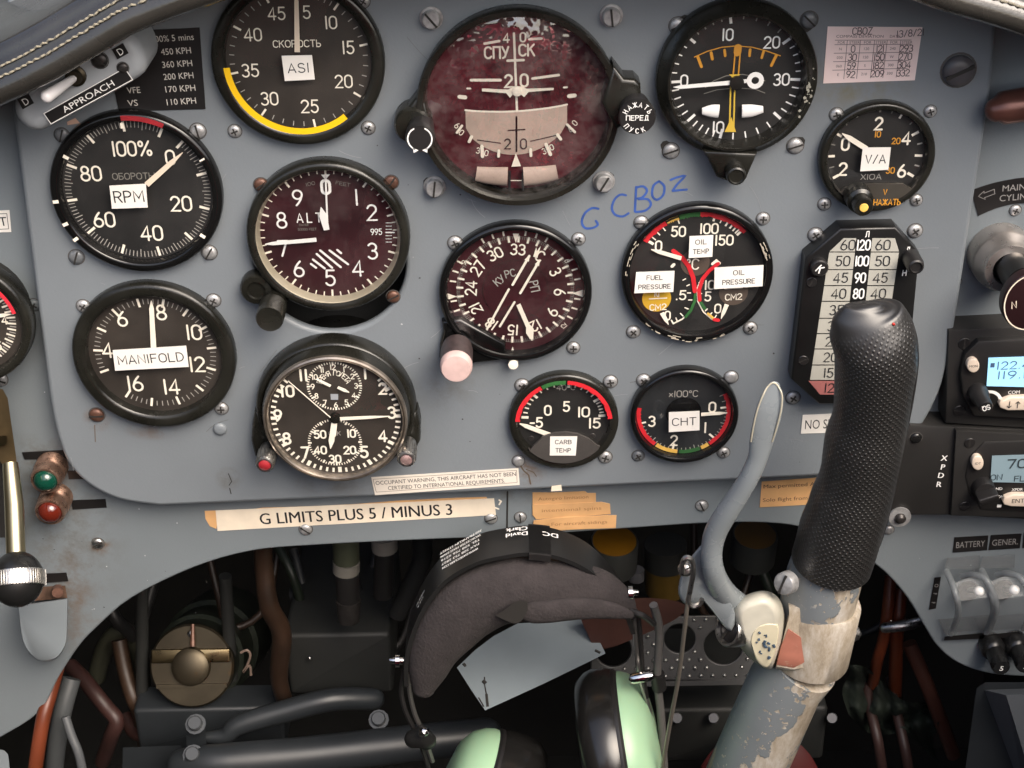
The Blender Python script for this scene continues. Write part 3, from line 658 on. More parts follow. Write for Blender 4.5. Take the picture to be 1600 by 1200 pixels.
def sticker(parent, c, lines, m, z, hfrac=.62, font='stroke', ink=None, wt=.12, fitf=.8, name='label_sticker', rows=None, th=.00018, align='c', border=False):
    """c: TL, TR, BR, BL in the parent's plane"""
    c = [Vector(q) for q in c]; mb = MB(); mb.poly([(q.x, q.y) for q in (c[3], c[2], c[1], c[0])], z, m or STICK_W, th)
    u = (c[1] - c[0] + c[2] - c[3]) / 2; v = (c[0] - c[3] + c[1] - c[2]) / 2; W, H = u.length, v.length; mid = (c[0] + c[1] + c[2] + c[3]) / 4
    rot = math.degrees(math.atan2(u.y, u.x)); un = u.normalized(); vn = Vector((-un.y, un.x)); n = len(lines)
    for i, ln in enumerate(lines):
        if not ln: continue
        fw = fitf[i] if hasattr(fitf, '__len__') else fitf
        ry = rows[i] if rows else (.5 - (i + .5) / n) * (.86 if n > 1 else 1)
        p = mid + vn * (ry * H); hh = H / n * hfrac
        if font == 'stroke': engrave(mb, ln, p.x, p.y, hh, ink or INK, z + th + .00006, wt, rot, sp=.22, fit=W * fw)
        else: printed(mb, ln, p.x, p.y, hh, ink or INK, z + th + .00006, rot, fit=W * fw, bold=.03 if font == 'bold' else 0)
    if border:
        for k in range(4):
            a, b = [mid + (q - mid) * .0 + un * ((q - mid).dot(un) - math.copysign(H * .09, (q - mid).dot(un))) + vn * ((q - mid).dot(vn) - math.copysign(H * .12, (q - mid).dot(vn))) for q in (c[k], c[(k + 1) % 4])]
            mb.stroke([a, b], H * .035, z + th + .00005, border)
    return mb.build(name, parent, smooth=False)

# --- airspeed
g = Gauge('airspeed_indicator', 'large round airspeed gauge with a thick yellow arc and white ASI sticker', 465, 99, 136, .006, .005, 116, BEZEL_OL, DIAL_BR)
A = [g.ang(*q) for q in ((478, 1), (522, 15), (564, 71), (552, 144), (490, 187), (413, 174), (367, 114), (373, 45))]
A = [a % 360 for a in A]; A.append(A[-1] + 37)
for a, k in steps(A, 5): g.ticks([a], 99 if k == 0 else 101, 112 if k == 0 else 109, 3.4 if k == 0 else 1.5, CREAM if k == 0 else GREYTICK)
for t, x, y in (('45', 432, 21), ('5', 479, 19), ('10', 517, 35), ('15', 544, 74), ('20', 537, 127), ('25', 484, 166), ('30', 421, 154), ('35', 391, 110), ('40', 395, 54)): g.num(t, x, y, 19, wt=.12)
g.num('СКОРОСТЬ', 464, 68, 10.5, wt=.13, fit=74)
q = MB(); g.band(107, 118, 142, 267, YELLOW, mb=q, dz=.0045, n=60); q.build('yellow_arc', g.t, smooth=False)
q = MB(); g.band(104, 114, -21, -4, REDD, mb=q, dz=.0004, n=12); q.build('red_line', g.t, smooth=False)
g.needle((465, 80), (463.5, -12), 8.5, TANN, w2=6.5)
g.sticker(((440, 87), (487.5, 86), (492, 124), (445, 126.5)), ['ASI'], hfrac=.36, fitf=.68, wt=.12)
g.screws([('cross', 366, 207, 10.5), ('cross', 575, 202, 10.5), ('cross', 567, 4, 10)])
g.finish()

# --- tachometer
g = Gauge('rpm_gauge', 'round engine speed gauge marked to 100% with a white RPM sticker', 212, 304, 134.5, .006, .005, 119, BEZEL_GL, DIAL)
for k in range(110):
    a = 45 + k * 3.105; mj = k % 10 == 0; md = k % 5 == 0
    g.ticks([a], 98 if mj else (101 if md else 104), 114, 4.2 if mj else 1.3, CREAM if mj else GREYTICK)
g.ticks([45 + 341.5], 98, 114, 4.2, CREAM)
for t, x, y, f in (('100%', 206, 232, 60), ('0', 266, 246, None), ('20', 283, 318, None), ('40', 237, 364, None), ('60', 163, 343, None), ('80', 142, 271, None)):
    g.num(t, x, y, 22, wt=.13, **({'fit': f} if f else {}))
g.num('ОБОРОТЫ', 209, 275, 9.5, DIM, wt=.14, fit=66)
q = MB(); q.band(121 * g.s, 129 * g.s, -3, 27, g.h + .0002, REDD, n=24); q.build('red_arc', g.t, smooth=False)
q = MB()
for px, py in ((191, 197), (104, 246), (88, 315), (103, 350), (118, 374), (316, 368), (315, 250)):
    x, y = g.l(px, py, g.h); a = clock(x, y); rr = min(math.hypot(x, y), g.R * .945); q.tick(rr - .0011, rr + .0016, a, .0016 if px != 315 else .0008, g.h + .0003, CREAM)
q.build('paint_mark', g.t, smooth=False)
g.needle((230, 287), (286, 237), 9, TANN, w2=7.5, tipl=.3)
g.sticker(((171, 290), (228, 287), (231, 324), (175, 326)), ['RPM'], hfrac=.46, fitf=.8)
g.screws([('slot', 95, 213, 11, PSCREW), ('slot', 308, 207, 12), ('slot', 118, 404, 12, PSCREW), ('slot', 326, 397, 12)])
g.finish()

# --- manifold pressure
g = Gauge('manifold_gauge', 'round black manifold pressure gauge with wide white MANIFOLD sticker', 239.5, 560, 127.5, .007, .0055, 106, BEZEL_OL, DIAL_BR)
A = [g.ang(*q) % 360 for q in ((156, 582), (145, 547), (154, 513), (179, 487), (216, 472), (255, 472), (293, 484), (323, 510), (337, 543), (333, 577), (312, 606), (278, 625), (237, 629), (198, 618))]
A = [A[0]] + [a if a > 200 else a + 360 for a in A[1:]]
for i in range(1, len(A)):
    while A[i] < A[i - 1]: A[i] += 360
for a, k in steps(A, 5): g.ticks([a], 82 if k == 0 else 86, 97 if k == 0 else 95, 3.8 if k == 0 else 1.3, CREAM if k == 0 else GREYTICK)
for t, x, y in (('6', 191, 498), ('8', 252, 488), ('10', 303, 519), ('12', 308, 569), ('14', 268, 604), ('16', 211, 599), ('4', 168, 547)): g.num(t, x, y, 22, wt=.13)
g.needle((241, 545), (237, 468), 8.5, w2=7, tipl=.16)
g.sticker(((176, 547), (291, 540), (295, 573), (180, 579)), ['MANIFOLD'], hfrac=.40, fitf=.88)
g.screws([('cross', 129, 481, 10.5), ('cross', 333, 472, 10.5), ('slot', 150, 651, 12, RUSTY, 0), ('cross', 345, 641, 10.5), ('dome', 343, 673, 11, PAINT)])
g.finish()

# --- altimeter (its mounting hole shows below it)
g = Gauge('altimeter', 'round altimeter with ALT lettering and a striped patch above a dark cut-out', 512, 374, 128, .009, .0065, 113, BEZEL_OL, DIAL_REFL, GLASS2)
mc = 3.5
for k in range(50):
    a = k * 7.2 + 1; mj = k % 5 == 0
    g.ticks([a], 97 if mj else 101, 111, 3.2 if mj else 1.8, CREAM)
for t, x, y in (('9', 465, 309), ('8', 440, 344), ('7', 442, 388), ('6', 467, 420), ('5', 516, 434), ('4', 559, 419), ('3', 582, 392), ('2', 581, 332), ('1', 557, 308)): g.num(t, x, y, 23.5, WHITE, wt=.12)
g.num('0', 509, 292, 21, WHITE, wt=.2); g.num('ALT', 483, 340, 14, WHITE, wt=.13, fit=38, sp=.5)
g.num('RANGE', 475, 351, 3.4, DIM, fit=15); g.num('50000 FEET', 480, 358, 3.6, DIM, fit=29); g.num('100', 485, 287, 5, DIM, fit=14, rot=12); g.num('FEET', 536, 287, 5, DIM, fit=22, rot=-12)
g.num('995', 588, 362, 9, WHITE, fit=17)
for k in range(7):
    x, y = g.l(603, 348 + k * 5); x2, y2 = g.l(612 + (4 if k == 3 else 0), 348 + k * 5 ); g.d.stroke([(x, y), (x2, y2)], .0003 if k != 3 else .0007, g.zd + .0002, WHITE)
for a, b_ in (((486, 412), (494, 418)), ((489, 405), (507.5, 419)), ((495, 396.5), (519, 418)), ((500.5, 391), (532.5, 417)), ((515, 391), (544, 412.5)), ((527, 390), (533, 395))): g.d.stroke([g.l(*a), g.l(*b_)], 3.6 * g.s, g.zd + .0003, WHITE)
g.needle((495, 372), (415, 379), 6.5, WHITE, w2=5.5, tipl=.15, dz=.0006)
g.needle((511, 357), (502, 322), 9, WHITE, w2=12, tipl=.35, name='short_needle', dz=.0003)
g.needle((512, 345), (509, 272), 2.6, WHITE, w2=2.6, tipl=.02, name='thin_needle')
q = MB(); q.poly([g.l(502, 271), g.l(516, 270.5), g.l(509, 279)], g.nz + .0004, WHITE); q.build('pointer', g.t, smooth=False)
rim = MB(); rim.lathe([(g.rin * 1.0, g.h * .86), (g.rin * .965, g.h * .55), (g.rin * .955, g.zd + .0003)], mat('pale_rim', (.45, .40, .30), .35, .3), 72); rim.build('inner_rim', g.t)
x, y = g.l(401, 452, .006); b = MB(); b.lathe([(.008, 0), (.008, .006), (.007, .0075), (.0045, .0078), (.004, .0068), (0, .0068)], BEZEL_OL, 24, Matrix.Translation((x, y, 0))); b.build('lug', g.t)
x, y = g.l(421, 499, .026); b = MB(); b.lathe([(.006, .0), (.0062, .012), (.0066, .0125), (.0066, .025), (.0062, .0262), (.0055, .026), (0, .026)], BEZEL_OL, 28, Matrix.Translation((x, y, 0))); b.build('knob', g.t)
g.screws([('slot', 407, 291, 11, RUSTY), ('slot', 611, 287, 11, RUSTY), ('slot', 614, 466, 10.5, RUSTY)])
g.finish(); ALT = g

# --- attitude indicator
g = Gauge('attitude_indicator', 'largest round gauge, an artificial horizon with a reddish domed glass face', 810, 172, 158, .011, .010, 147, BEZEL_OL, DIAL_AH, GLASS3, gz=.82)
zd = g.zd
g.b.lathe([(g.rin * 1.09, g.h), (g.rin * 1.075, g.h + .0016), (g.rin * 1.02, g.h + .0016), (g.rin * 1.0, g.h)], BEZEL_OL, 72)
def ln(pts, w, m, dz=.0002, closed=False): g.d.stroke([g.l(*p) for p in pts], w * g.s, g.zd + dz, m, closed)
ln([(803, 52), (808, 177)], 3.6, CREAM); ln([(807, 184), (807, 235)], 2.8, INK, .0006)
for x0, x1, y0, y1 in ((757, 780, 68, 64), (827, 846, 61, 60)): ln([(x0, y0), (x1, y1)], 4, CREAM)
g.num('4', 791, 59, 14, CREAM, wt=.18); g.num('0', 817, 58, 14, CREAM, wt=.18); g.num('СПУ', 776, 82, 17.5, CREAM, wt=.17); g.num('СК', 823, 78, 17.5, CREAM, wt=.17)
ln([(793, 94.5), (818, 93.5)], 4, CREAM, .0003); g.num('2', 794.5, 126.5, 19, CREAM, wt=.17); g.num('0', 819, 125.5, 19, CREAM, wt=.17)
ln([(736, 125), (782, 125)], 4.6, CREAM); ln([(832, 122.5), (873, 117)], 4.2, CREAM)
ln([(718, 151), (727, 152)], 6.5, CREAM); ln([(889, 150), (898, 149)], 6.5, CREAM); ln([(730, 138), (735, 138)], 3, CREAM); ln([(881, 136.5), (886, 136)], 3, CREAM)
# pale lower half of the horizon drum
bm_ = MB(); PALE = mat('pale_horizon', (.47, .36, .30), .55, var=.14, scale=60)
top = [(727 + i * 159 / 16, 171.5 + 6.2 * math.sin(math.pi * i / 16) ** .8 - i * .55) for i in range(17)]
bot = [(886 - i * 158 / 16, 191 + 46 * math.sin(math.pi * i / 16) ** .62 + i * .55) for i in range(17)]
zc = lambda p: g.zd + .0003 + .0022 * max(0, 1 - ((p[0] - 807) / 85) ** 2)
vt = [g.l(*p) for p in top]; vb = [g.l(*p) for p in bot[::-1]]
bm_.add([(x, y, g.zd + .0004) for x, y in vt] + [(x, y, g.zd + .0004) for x, y in vb], [[i, i + 1, 17 + i + 1, 17 + i] for i in range(16)], PALE)
bm_.stroke(vt, 3 * g.s, g.zd + .0005, CREAM)
bm_.stroke([g.l(807, 182), g.l(807, 236)], 2.8 * g.s, g.zd + .0006, INK); bm_.stroke([g.l(794, 203), g.l(820, 201.5)], 2 * g.s, g.zd + .0007, INK)
bm_.stroke([g.l(746, 218), g.l(782, 223)], 1.8 * g.s, g.zd + .0006, INK); bm_.stroke([g.l(829, 220), g.l(868, 211)], 1.8 * g.s, g.zd + .0006, INK)
for t, px in (('2', 793), ('0', 818)): x, y = g.l(px, 224); engrave(bm_, t, x, y, .0047, INK, g.zd + .0007, .13)
bm_.build('horizon_drum', g.t, smooth=False)
pl = MB(); zz = g.zd + .002
pl.poly([g.l(*p, zz) for p in ((753, 138), (794, 140), (801, 135), (808, 134.5), (815, 135), (823, 138.5), (865, 137), (865, 140), (826, 143), (819, 151), (814, 147), (801, 147), (797, 152), (791, 145), (753, 142))], zz, CREAM, .0006)
pl.lathe([(.0022, 0), (.0022, .0012), (.0012, .0014), (0, .0014)], CREAM, 16, Matrix.Translation((*g.l(808, 142, zz), zz))); pl.build('aircraft_symbol', g.t, smooth=False)
for a, b, w in (((733, 220), (737, 212), 5), ((754, 243), (753, 227), 5.5), ((779, 243), (779.5, 234), 4.4), ((829.5, 242), (829, 232), 4.4), ((860, 240), (853, 224), 5.5), ((876, 216), (871, 209), 5), ((714, 206), (722, 195), 4), ((886, 193), (898, 205), 4)): ln([a, b], w, CREAM, .0012)
for t, x, y, r_ in (('3', 747, 235, -12), ('0', 760, 239, -12), ('3', 850, 236, 20), ('0', 862, 230, 20), ('6', 714, 196, -40), ('0', 721, 207, -40), ('6', 891, 202, 45), ('0', 898, 192, 45)): g.num(t, x, y, 8.5, CREAM, wt=.15, rot=r_)
g.d.poly([g.l(806, 238), g.l(814, 258), g.l(799, 259)], g.zd + .0013, CREAM)
tb = MB()
for px in (((744, 268), (768, 271), (793, 272)), ((818, 272), (843, 270), (870, 265))):
    pts = [Vector((*g.l(*p), g.zd + .003)) for p in px]; tb.tube(pts, [.0036, .0043, .0046] if px[0][0] < 800 else [.0046, .0043, .0036], PALE, 14, sub=4, flat=.5, ref=(0, 0, 1))
for px in (796, 817): tb.tube([Vector((*g.l(px, 262), g.zd + .004)), Vector((*g.l(px, 292), g.zd + .004))], .0006, INK, 8)
tb.stroke([g.l(797, 277), g.l(816, 277)], 1.4 * g.s, g.zd + .004, CREAM); tb.build('slip_tube', g.t)
# lugs and knobs
lug = MB(); x, y = g.l(645, 196, .012); lug.lathe([(.0085, 0), (.0085, .012), (.0075, .014), (0, .014)], BEZEL_OL, 28, Matrix.Translation((x, y, 0)))
lug.rpoly([g.l(*p, .012) for p in ((632, 200), (628, 186), (636, 170), (660, 140), (680, 230), (655, 232))], 0, .012, .002, BEZEL_OL)
lug.build('lug', g.t); lug = MB()
lug.rpoly([g.l(*p, .012) for p in ((958, 100), (975, 122), (992, 123), (1001, 132), (1002, 165), (990, 180), (962, 205), (940, 160))], 0, .013, .002, BEZEL_OL); lug.build('lug', g.t)
x, y = g.l(656, 217, .028); kb = MB(); kb.lathe([(.0055, .010), (.0064, .022), (.0066, .0265), (.006, .028), (0, .028)], BLACKP, 32, Matrix.Translation((x, y, 0)))
kb.band(.0050, .0056, 25, 155, .0282, WHITE, c=(x, y)); kb.band(.0050, .0056, 205, 335, .0282, WHITE, c=(x, y)); kb.poly([(x - .003, y - .0064), (x - .0008, y - .0052), (x - .0032, y - .004)], .0282, WHITE); kb.poly([(x + .003, y - .0064), (x + .0008, y - .0052), (x + .0032, y - .004)], .0282, WHITE); kb.build('caging_knob', g.t)
x, y = g.l(996, 184, .026); kb = MB(); kb.lathe([(.0065, .010), (.0078, .022), (.0082, .0245), (.0076, .026), (0, .026)], BLACKP, 36, Matrix.Translation((x, y, 0)))
for i, ch in enumerate('НАЖАТЬ'): a = -62 + i * 25; engrave(kb, ch, x + .0060 * math.sin(R_(a)), y + .0060 * math.cos(R_(a)), .0021, WHITE, .0262, .16, -a)
engrave(kb, 'ПЕРЕД', x, y, .0021, WHITE, .0262, .16, fit=.0098)
for i, ch in enumerate('ПУСК'): a = 232 - i * 26; engrave(kb, ch, x + .0060 * math.sin(R_(a)), y + .0060 * math.cos(R_(a)), .0021, WHITE, .0262, .16, 180 - a)
kb.build('push_button', g.t)
for px, py, dx, dy in ((673, 36, 8, -12), (957, 32, 0, -14), (678, 301, -8, -16), (945, 293, 6, -16)):
    x, y = g.l(px, py, .008); screw(g.t, 'cheese', (x, y, 0), 14.5 * g.s, ZINC, random.uniform(50, 130)); sl_ = MB(); p0 = Vector(g.l(px, py, 0)); p1 = Vector(g.l(px + dx, py + dy, 0)); sl_.stroke([p0, p1], 19 * g.s, .0002, SLOT); sl_.build('slot_hole', g.t, smooth=False)
g.finish(dome=.0035)

# --- turn indicator
g = Gauge('turn_indicator', 'round turn and climb gauge with yellow arc, ball tube and a chipped right rim', 1154, 131, 127, .012, .0085, 106, BEZEL_OL, DIAL, style='cone', gz=.96)
def mono(L):
    L = list(L)
    for i in range(1, len(L)):
        while L[i] < L[i - 1]: L[i] += 360
    return L
A = mono([g.ang(*q) for q in ((1052, 128), (1084, 65), (1142, 35), (1229, 64), (1243, 124))])
for i, (a, b) in enumerate(zip(A[:-1], A[1:])):
    n = 5
    for k in range(n): g.ticks([a + (b - a) * k / n], 88 if k == 0 else 94, 102, 4.4 if k == 0 else 2, WHITE if k == 0 or i in (0, 3) else GREYTICK)
A2 = mono([g.ang(*q) for q in ((1243, 124), (1216, 182), (1124, 219), (1071, 192), (1052, 128))])
for i, (a, b) in enumerate(zip(A2[:-1], A2[1:])):
    for k in range(5): g.ticks([a + (b - a) * k / 5], 86 if k == 0 else 91, 102, 4.4 if k == 0 else 2.2, WHITE)
for t, x, y in (('10', 1137, 54), ('20', 1206, 66), ('30', 1221, 124), ('0', 1069, 126), ('10', 1122, 199)): g.num(t, x, y, 17.5, WHITE, wt=.14)
def ln(pts, w, m, dz=.0002): g.d.stroke([g.l(*p) for p in pts], w * g.s, g.zd + dz, m)
ln([(1085, 89), (1105, 80), (1128, 73.5), (1151, 71.5), (1175, 73.5), (1198, 79.5), (1219, 87)], 1.6, ORANGE)
for a, b, w in (((1090, 88), (1096, 104), 4.5), ((1111, 82), (1113, 92), 4.5), ((1132, 78), (1133, 87), 4), ((1172, 77), (1171, 87), 4), ((1193, 80), (1190, 90), 4), ((1213, 86), (1205, 102), 4.5)): ln([a, b], w, ORANGE, .0003)
ln([(1153, 74), (1152, 82)], 12, ORANGE, .0004)
for o in (-4, 4): ln([(1153 + o, 74), (1149 + o, 122)], 2.2, ORANGE, .0005)
ln([(1102, 136), (1115, 126), (1135, 118), (1160, 116), (1180, 119), (1195, 126)], 1.6, DIM, .0003); ln([(1100, 146), (1120, 140), (1150, 137), (1180, 139), (1195, 145)], 1.4, DIM, .0003)
tb = MB(); pts = [Vector((*g.l(*p), g.zd + .0025)) for p in ((1096, 171), (1110, 170.5), (1122, 171))]; tb.tube(pts, [.0016, .0029, .0031], WHITE, 14, sub=3, flat=.5, ref=(0, 0, 1))
pts = [Vector((*g.l(*p), g.zd + .0025)) for p in ((1158, 171), (1174, 170), (1191, 168))]; tb.tube(pts, [.0031, .0029, .0016], WHITE, 14, sub=3, flat=.5, ref=(0, 0, 1)); tb.build('slip_tube', g.t)
YN = mat('yellow_needle', (.62, .42, .05), .5, var=.1); q = MB(); z = g.zd + .006
for o in (-3.2, 3.2): q.stroke([g.l(1145 + o, 133, z), g.l(1143 + o, 205, z)], 2.4 * g.s, z, YN)
q.poly([g.l(*p, z) for p in ((1143, 183), (1150, 206), (1132, 206))], z + .0001, YN); q.poly([g.l(*p, z) for p in ((1139, 116), (1157, 116), (1150, 122), (1145, 122))], z + .0001, YN); q.build('turn_needle', g.t, smooth=False)
q = MB(); zz = g.zd + .0068; q.poly([g.l(*p, zz) for p in ((1052, 136), (1062, 133.2), (1150, 125), (1166, 123.5), (1166, 129), (1150, 131.5), (1062, 138.5))], zz, WHITE, .0004)
x, y = g.l(1180, 125.5, zz); q.lathe([(.0017, zz), (.0038, zz), (.0038, zz + .0004), (.0017, zz + .0004)], WHITE, 20, Matrix.Translation((x, y, 0))); q.poly([g.l(*p, zz) for p in ((1164, 124), (1172, 123.5), (1172, 128), (1164, 128.5))], zz + .0001, WHITE, .0004); q.build('climb_needle', g.t, smooth=False)
q = MB(); x, y = g.l(1151, 129, zz); q.lathe([(.0032, zz), (.0032, zz + .0012), (0, zz + .0014)], BEZEL, 20, Matrix.Translation((x, y, 0))); q.build('hub', g.t)
b = MB(); b.rpoly([g.l(*p, .012) for p in ((1098, 236), (1112, 262), (1120, 278), (1136, 284), (1166, 282), (1172, 268), (1184, 240))], 0, .012, .002, BEZEL_OL)
x, y = g.l(1151, 276, .02); b.build('lug', g.t); b = MB(); b.lathe([(.0045, .01), (.0045, .018), (.0042, .0196), (.0035, .02), (.003, .0194), (0, .0194)], BEZEL_OL, 24, Matrix.Translation((x, y, 0))); b.build('adjust_knob', g.t)
for k, px, py, dx, dy in (('slot', 1060, 43, 10, -12), ('slot', 1266, 34, -6, 8), ('slot', 1049, 239, -9, -12), ('slot', 1244, 231, 6, -10)):
    x, y = g.l(px, py, .003); screw(g.t, k, (x, y, 0), 13 * g.s, ZINC if px != 1266 else PSCREW); sl_ = MB(); sl_.stroke([g.l(px, py, 0), g.l(px + dx, py + dy, 0)], 17 * g.s, .0002, SLOT); sl_.build('slot_hole', g.t, smooth=False)
ch = MB()
for k in range(26):
    a = R_(random.gauss(97, 9)); rr = g.rin * random.uniform(1.0, 1.14); x, y = rr * math.sin(a), rr * math.cos(a); zz = g.h * (.99 - (rr / g.rin - 1.03) * 1.6 if rr > g.rin * 1.05 else 1.0) + .0001; r0 = random.uniform(.0003, .0011)
    ch.poly([(x + r0 * random.uniform(.4, 1) * math.cos(t), y + r0 * random.uniform(.4, 1) * math.sin(t)) for t in [2 * math.pi * i / 7 for i in range(7)]], zz + k * .00002, mat('paint_chip', (.30, .29, .24), .6))
ch.build('rim_marks', g.t, smooth=False)
g.finish()

# --- volt/ammeter
g = Gauge('volt_ammeter', 'small round gauge with white V/A sticker and orange lettering at its foot', 1371.5, 248, 91, .006, .005, 78, BEZEL_OL, DIAL)
for px, py, r0, w, m in ((1313, 212, 64, 4, CREAM), (1375, 176, 70, 3, GREYTICK), (1407, 182, 67, 3.4, CREAM), (1433, 207, 62, 4.2, CREAM), (1437, 243, 62, 4, CREAM), (1423, 273, 62, 4.4, CREAM), (1298, 244, 64, 4, CREAM), (1302, 278, 64, 4.4, CREAM), (1342, 188, 71, 3, GREYTICK), (1424, 192, 69, 2, DIM), (1438, 224, 66, 2.4, GREYTICK), (1434, 259, 66, 2.4, GREYTICK), (1297, 262, 66, 2, DIM), (1302, 226, 67, 2, DIM), (1326, 198, 70, 2, DIM), (1393, 177, 70, 2, DIM)):
    g.ticks([g.ang(px, py)], r0, 74, w, m)
for t, x, y in (('2', 1373, 193), ('4', 1416, 216), ('6', 1409, 267), ('0', 1321, 225), ('2', 1317, 264)): g.num(t, x, y, 18.5, CREAM, wt=.17)
for t, x, y in (('10', 1371.5, 209.5), ('20', 1400, 220), ('30', 1391, 266)): g.num(t, x, y, 9, ORANGE, wt=.16)
g.num('ХIОА', 1361, 276, 8, GREYTICK, wt=.14, fit=32)
g.needle((1353, 231), (1315, 207), 8, w2=8, tipl=.3)
z = g.h * .8; cv = MB(); pts = [g.l(*p, z) for p in ((1294, 281), (1297, 292), (1305, 300), (1312, 297), (1319, 291), (1340, 287), (1365, 285), (1390, 285), (1410, 285), (1417, 290), (1426, 295), (1436, 290), (1441, 282))]
pts = [(x * min(1, .97 * g.rin / math.hypot(x, y)), y * min(1, .97 * g.rin / math.hypot(x, y))) for x, y in pts]
arc_ = [(g.rin * .995 * math.sin(R_(a)), g.rin * .995 * math.cos(R_(a))) for a in range(126, 238, 6)]
CVM = mat('brown_grey_cover', (.045, .040, .033), .45, var=.25, scale=70); cv.poly(pts + arc_, z + .0005, CVM, .0015)
x, y = g.l(1383, 300, z + .002); engrave(cv, 'V', x, y, .0026, ORANGE, z + .0022, .15); x, y = g.l(1386, 315.5, z + .002); engrave(cv, 'НАЖАТЬ', x, y, .0028, ORANGE, z + .0022, .15, fit=42 * g.s); cv.build('cover', g.t, smooth=False)
x, y = g.l(1350, 325, .024); b = MB(); M = Matrix.Translation((x, y, 0)); b.lathe([(.0062, .008), (.006, .016), (.0045, .017), (.0045, .0225), (.004, .0236), (0, .0236)], BEZEL_OL, 24, M); b.lathe([(.0021, .0237), (.0018, .0242), (0, .0243)], OCHRE, 16, M); b.build('push_button', g.t)
g.sticker(((1348, 230.5), (1392, 230), (1388, 265), (1344, 267.5)), ['V/A'], hfrac=.36, fitf=.7)
g.screws([('cross', 1308, 181, 10.5), ('cross', 1455, 176, 9.5), ('cross', 1289, 321, 10), ('cross', 1433, 315, 9.5)])
g.finish()

# --- directional gyro
g = Gauge('direction_gyro', 'round compass gauge with a red reflection painted into its card, paired parallel lines and a pink-ended knob', 805.5, 461, 120, .0065, .0055, 108, BEZEL_GL, DIAL_REFL, GLASS2)
hd = 34.0
for k in range(180):
    a = hd + k * 2; mj = k % 5 == 0
    g.ticks([a], 82 if mj else 87, 93 if mj else 92, 3.4 if mj else 1.0, CREAM if mj else DIM)
g.band(91.6, 92.2, 0, 360, DIM, n=90)
for t, k in (('С', 0), ('3', 1), ('6', 2), ('9', 3), ('12', 4), ('15', 5), ('18', 6), ('21', 7), ('24', 8), ('27', 9), ('30', 10), ('33', 11)):
    a = R_(hd + k * 30); engrave(g.d, t, 70 * g.s * math.sin(a), 70 * g.s * math.cos(a), 17 * g.s, CREAM, g.zd + .0002, .15, -(hd + k * 30))
for k in range(36):
    if abs((k * 10 + 5) % 90 - 45) > 46: continue
for a in list(range(-30, 31, 10)) + list(range(60, 121, 10)) + list(range(240, 301, 10)):
    if a % 90 == 0: continue
    g.ticks([a], 94, 104, 2.8, CREAM)
def tri(px, py, dx, dy):
    p = [(px + dx, py + dy), (px - dx * .8 + dy * .62, py - dy * .8 + dx * .62), (px - dx * .8 - dy * .62, py - dy * .8 - dx * .62)]; g.d.poly([g.l(*q) for q in p], g.zd + .0003, CREAM)
tri(705, 463, 9, 0); tri(903, 458, -9, 0); tri(801, 549, 0, -8); tri(806, 371, 0, 8)
for t, x, y, r_ in (('24', 722, 515, 40), ('9', 725, 410, 45), ('12', 881, 509, 130), ('6', 886, 407, -50)): g.num(t, x, y, 7, CREAM, rot=r_)
g.num('КУ', 780, 438, 11, GREYTICK, wt=.15, rot=38); g.num('РС', 797, 427, 11, GREYTICK, wt=.15, rot=14); g.num('РП', 835, 447, 12, GREYTICK, wt=.15, rot=-78)
g.band(51, 52, 0, 360, BEZEL, n=60)
def line(a, b, w, name, arrow=0):
    q = MB(); pa, pb = Vector(g.l(*a, g.nz)), Vector(g.l(*b, g.nz)); q.stroke([pa, pb], w * g.s, g.nz, CREAM)
    u = (pb - pa).normalized(); n = Vector((-u.y, u.x))
    if arrow: q.poly([tuple(pb + u * arrow * g.s * .3), tuple(pb - u * arrow * g.s + n * arrow * g.s * .42), tuple(pb - u * arrow * g.s - n * arrow * g.s * .42)], g.nz + .0001, CREAM)
    q.build(name, g.t, smooth=False)
line((801, 445), (827, 400), 4, 'course_line', 9); line((813, 458), (843, 407), 4, 'course_line', 9); line((795, 452), (761, 514), 3.6, 'course_line'); line((804, 472), (781, 510), 3.6, 'course_line')
q = MB(); q.poly([g.l(*p, g.nz) for p in ((838, 386), (840, 403), (833, 401))], g.nz, CREAM); q.poly([g.l(*p, g.nz) for p in ((845, 384), (840, 402), (833, 400))], g.nz + .0001, CREAM); q.build('pointer', g.t, smooth=False)
q = MB(); zz = g.nz + .0008; q.poly([g.l(*p, zz) for p in ((807, 477), (813, 474), (827, 506), (834, 514), (833, 530), (828, 529), (822, 520), (822, 511))], zz, CREAM, .0004); q.build('needle', g.t, smooth=False)
b = MB(); b.rpoly([g.l(*p, .006) for p in ((690, 505), (692, 520), (687, 540), (686, 562), (697, 574), (722, 576), (745, 570), (790, 566), (790, 540), (720, 500))], 0, .0050, .002, BEZEL_GL); b.build('lug', g.t)
x, y = g.l(712.5, 577, .03); b = MB(); M = Matrix.Translation((x, y, 0)); KN = mat('knurled_dark', (.07, .05, .05), .45, .3, var=.3, scale=300)
pr_ = [(.0073, .008), (.0078, .012), (.0078, .0255)]; b.lathe(pr_, KN, 40, M)
b.lathe([(.0078, .0255), (.0076, .0285), (.0068, .0298), (.003, .0303), (0, .0304)], mat('pink_plastic', (.60, .43, .40), .5, var=.12, scale=150), 32, M); b.build('knob', g.t)
b = MB(); x, y = g.l(802, 572, g.h * .9); b.lathe([(.0024, 0), (.0024, g.h * .9 + .0008), (0, g.h * .9 + .001)], CREAM, 16, Matrix.Translation((x, y + .001, 0))); b.build('screw', g.t)
g.screws([('cross', 711, 382, 11), ('cross', 904, 376, 10), ('cross', 896, 546, 10)])
g.finish()

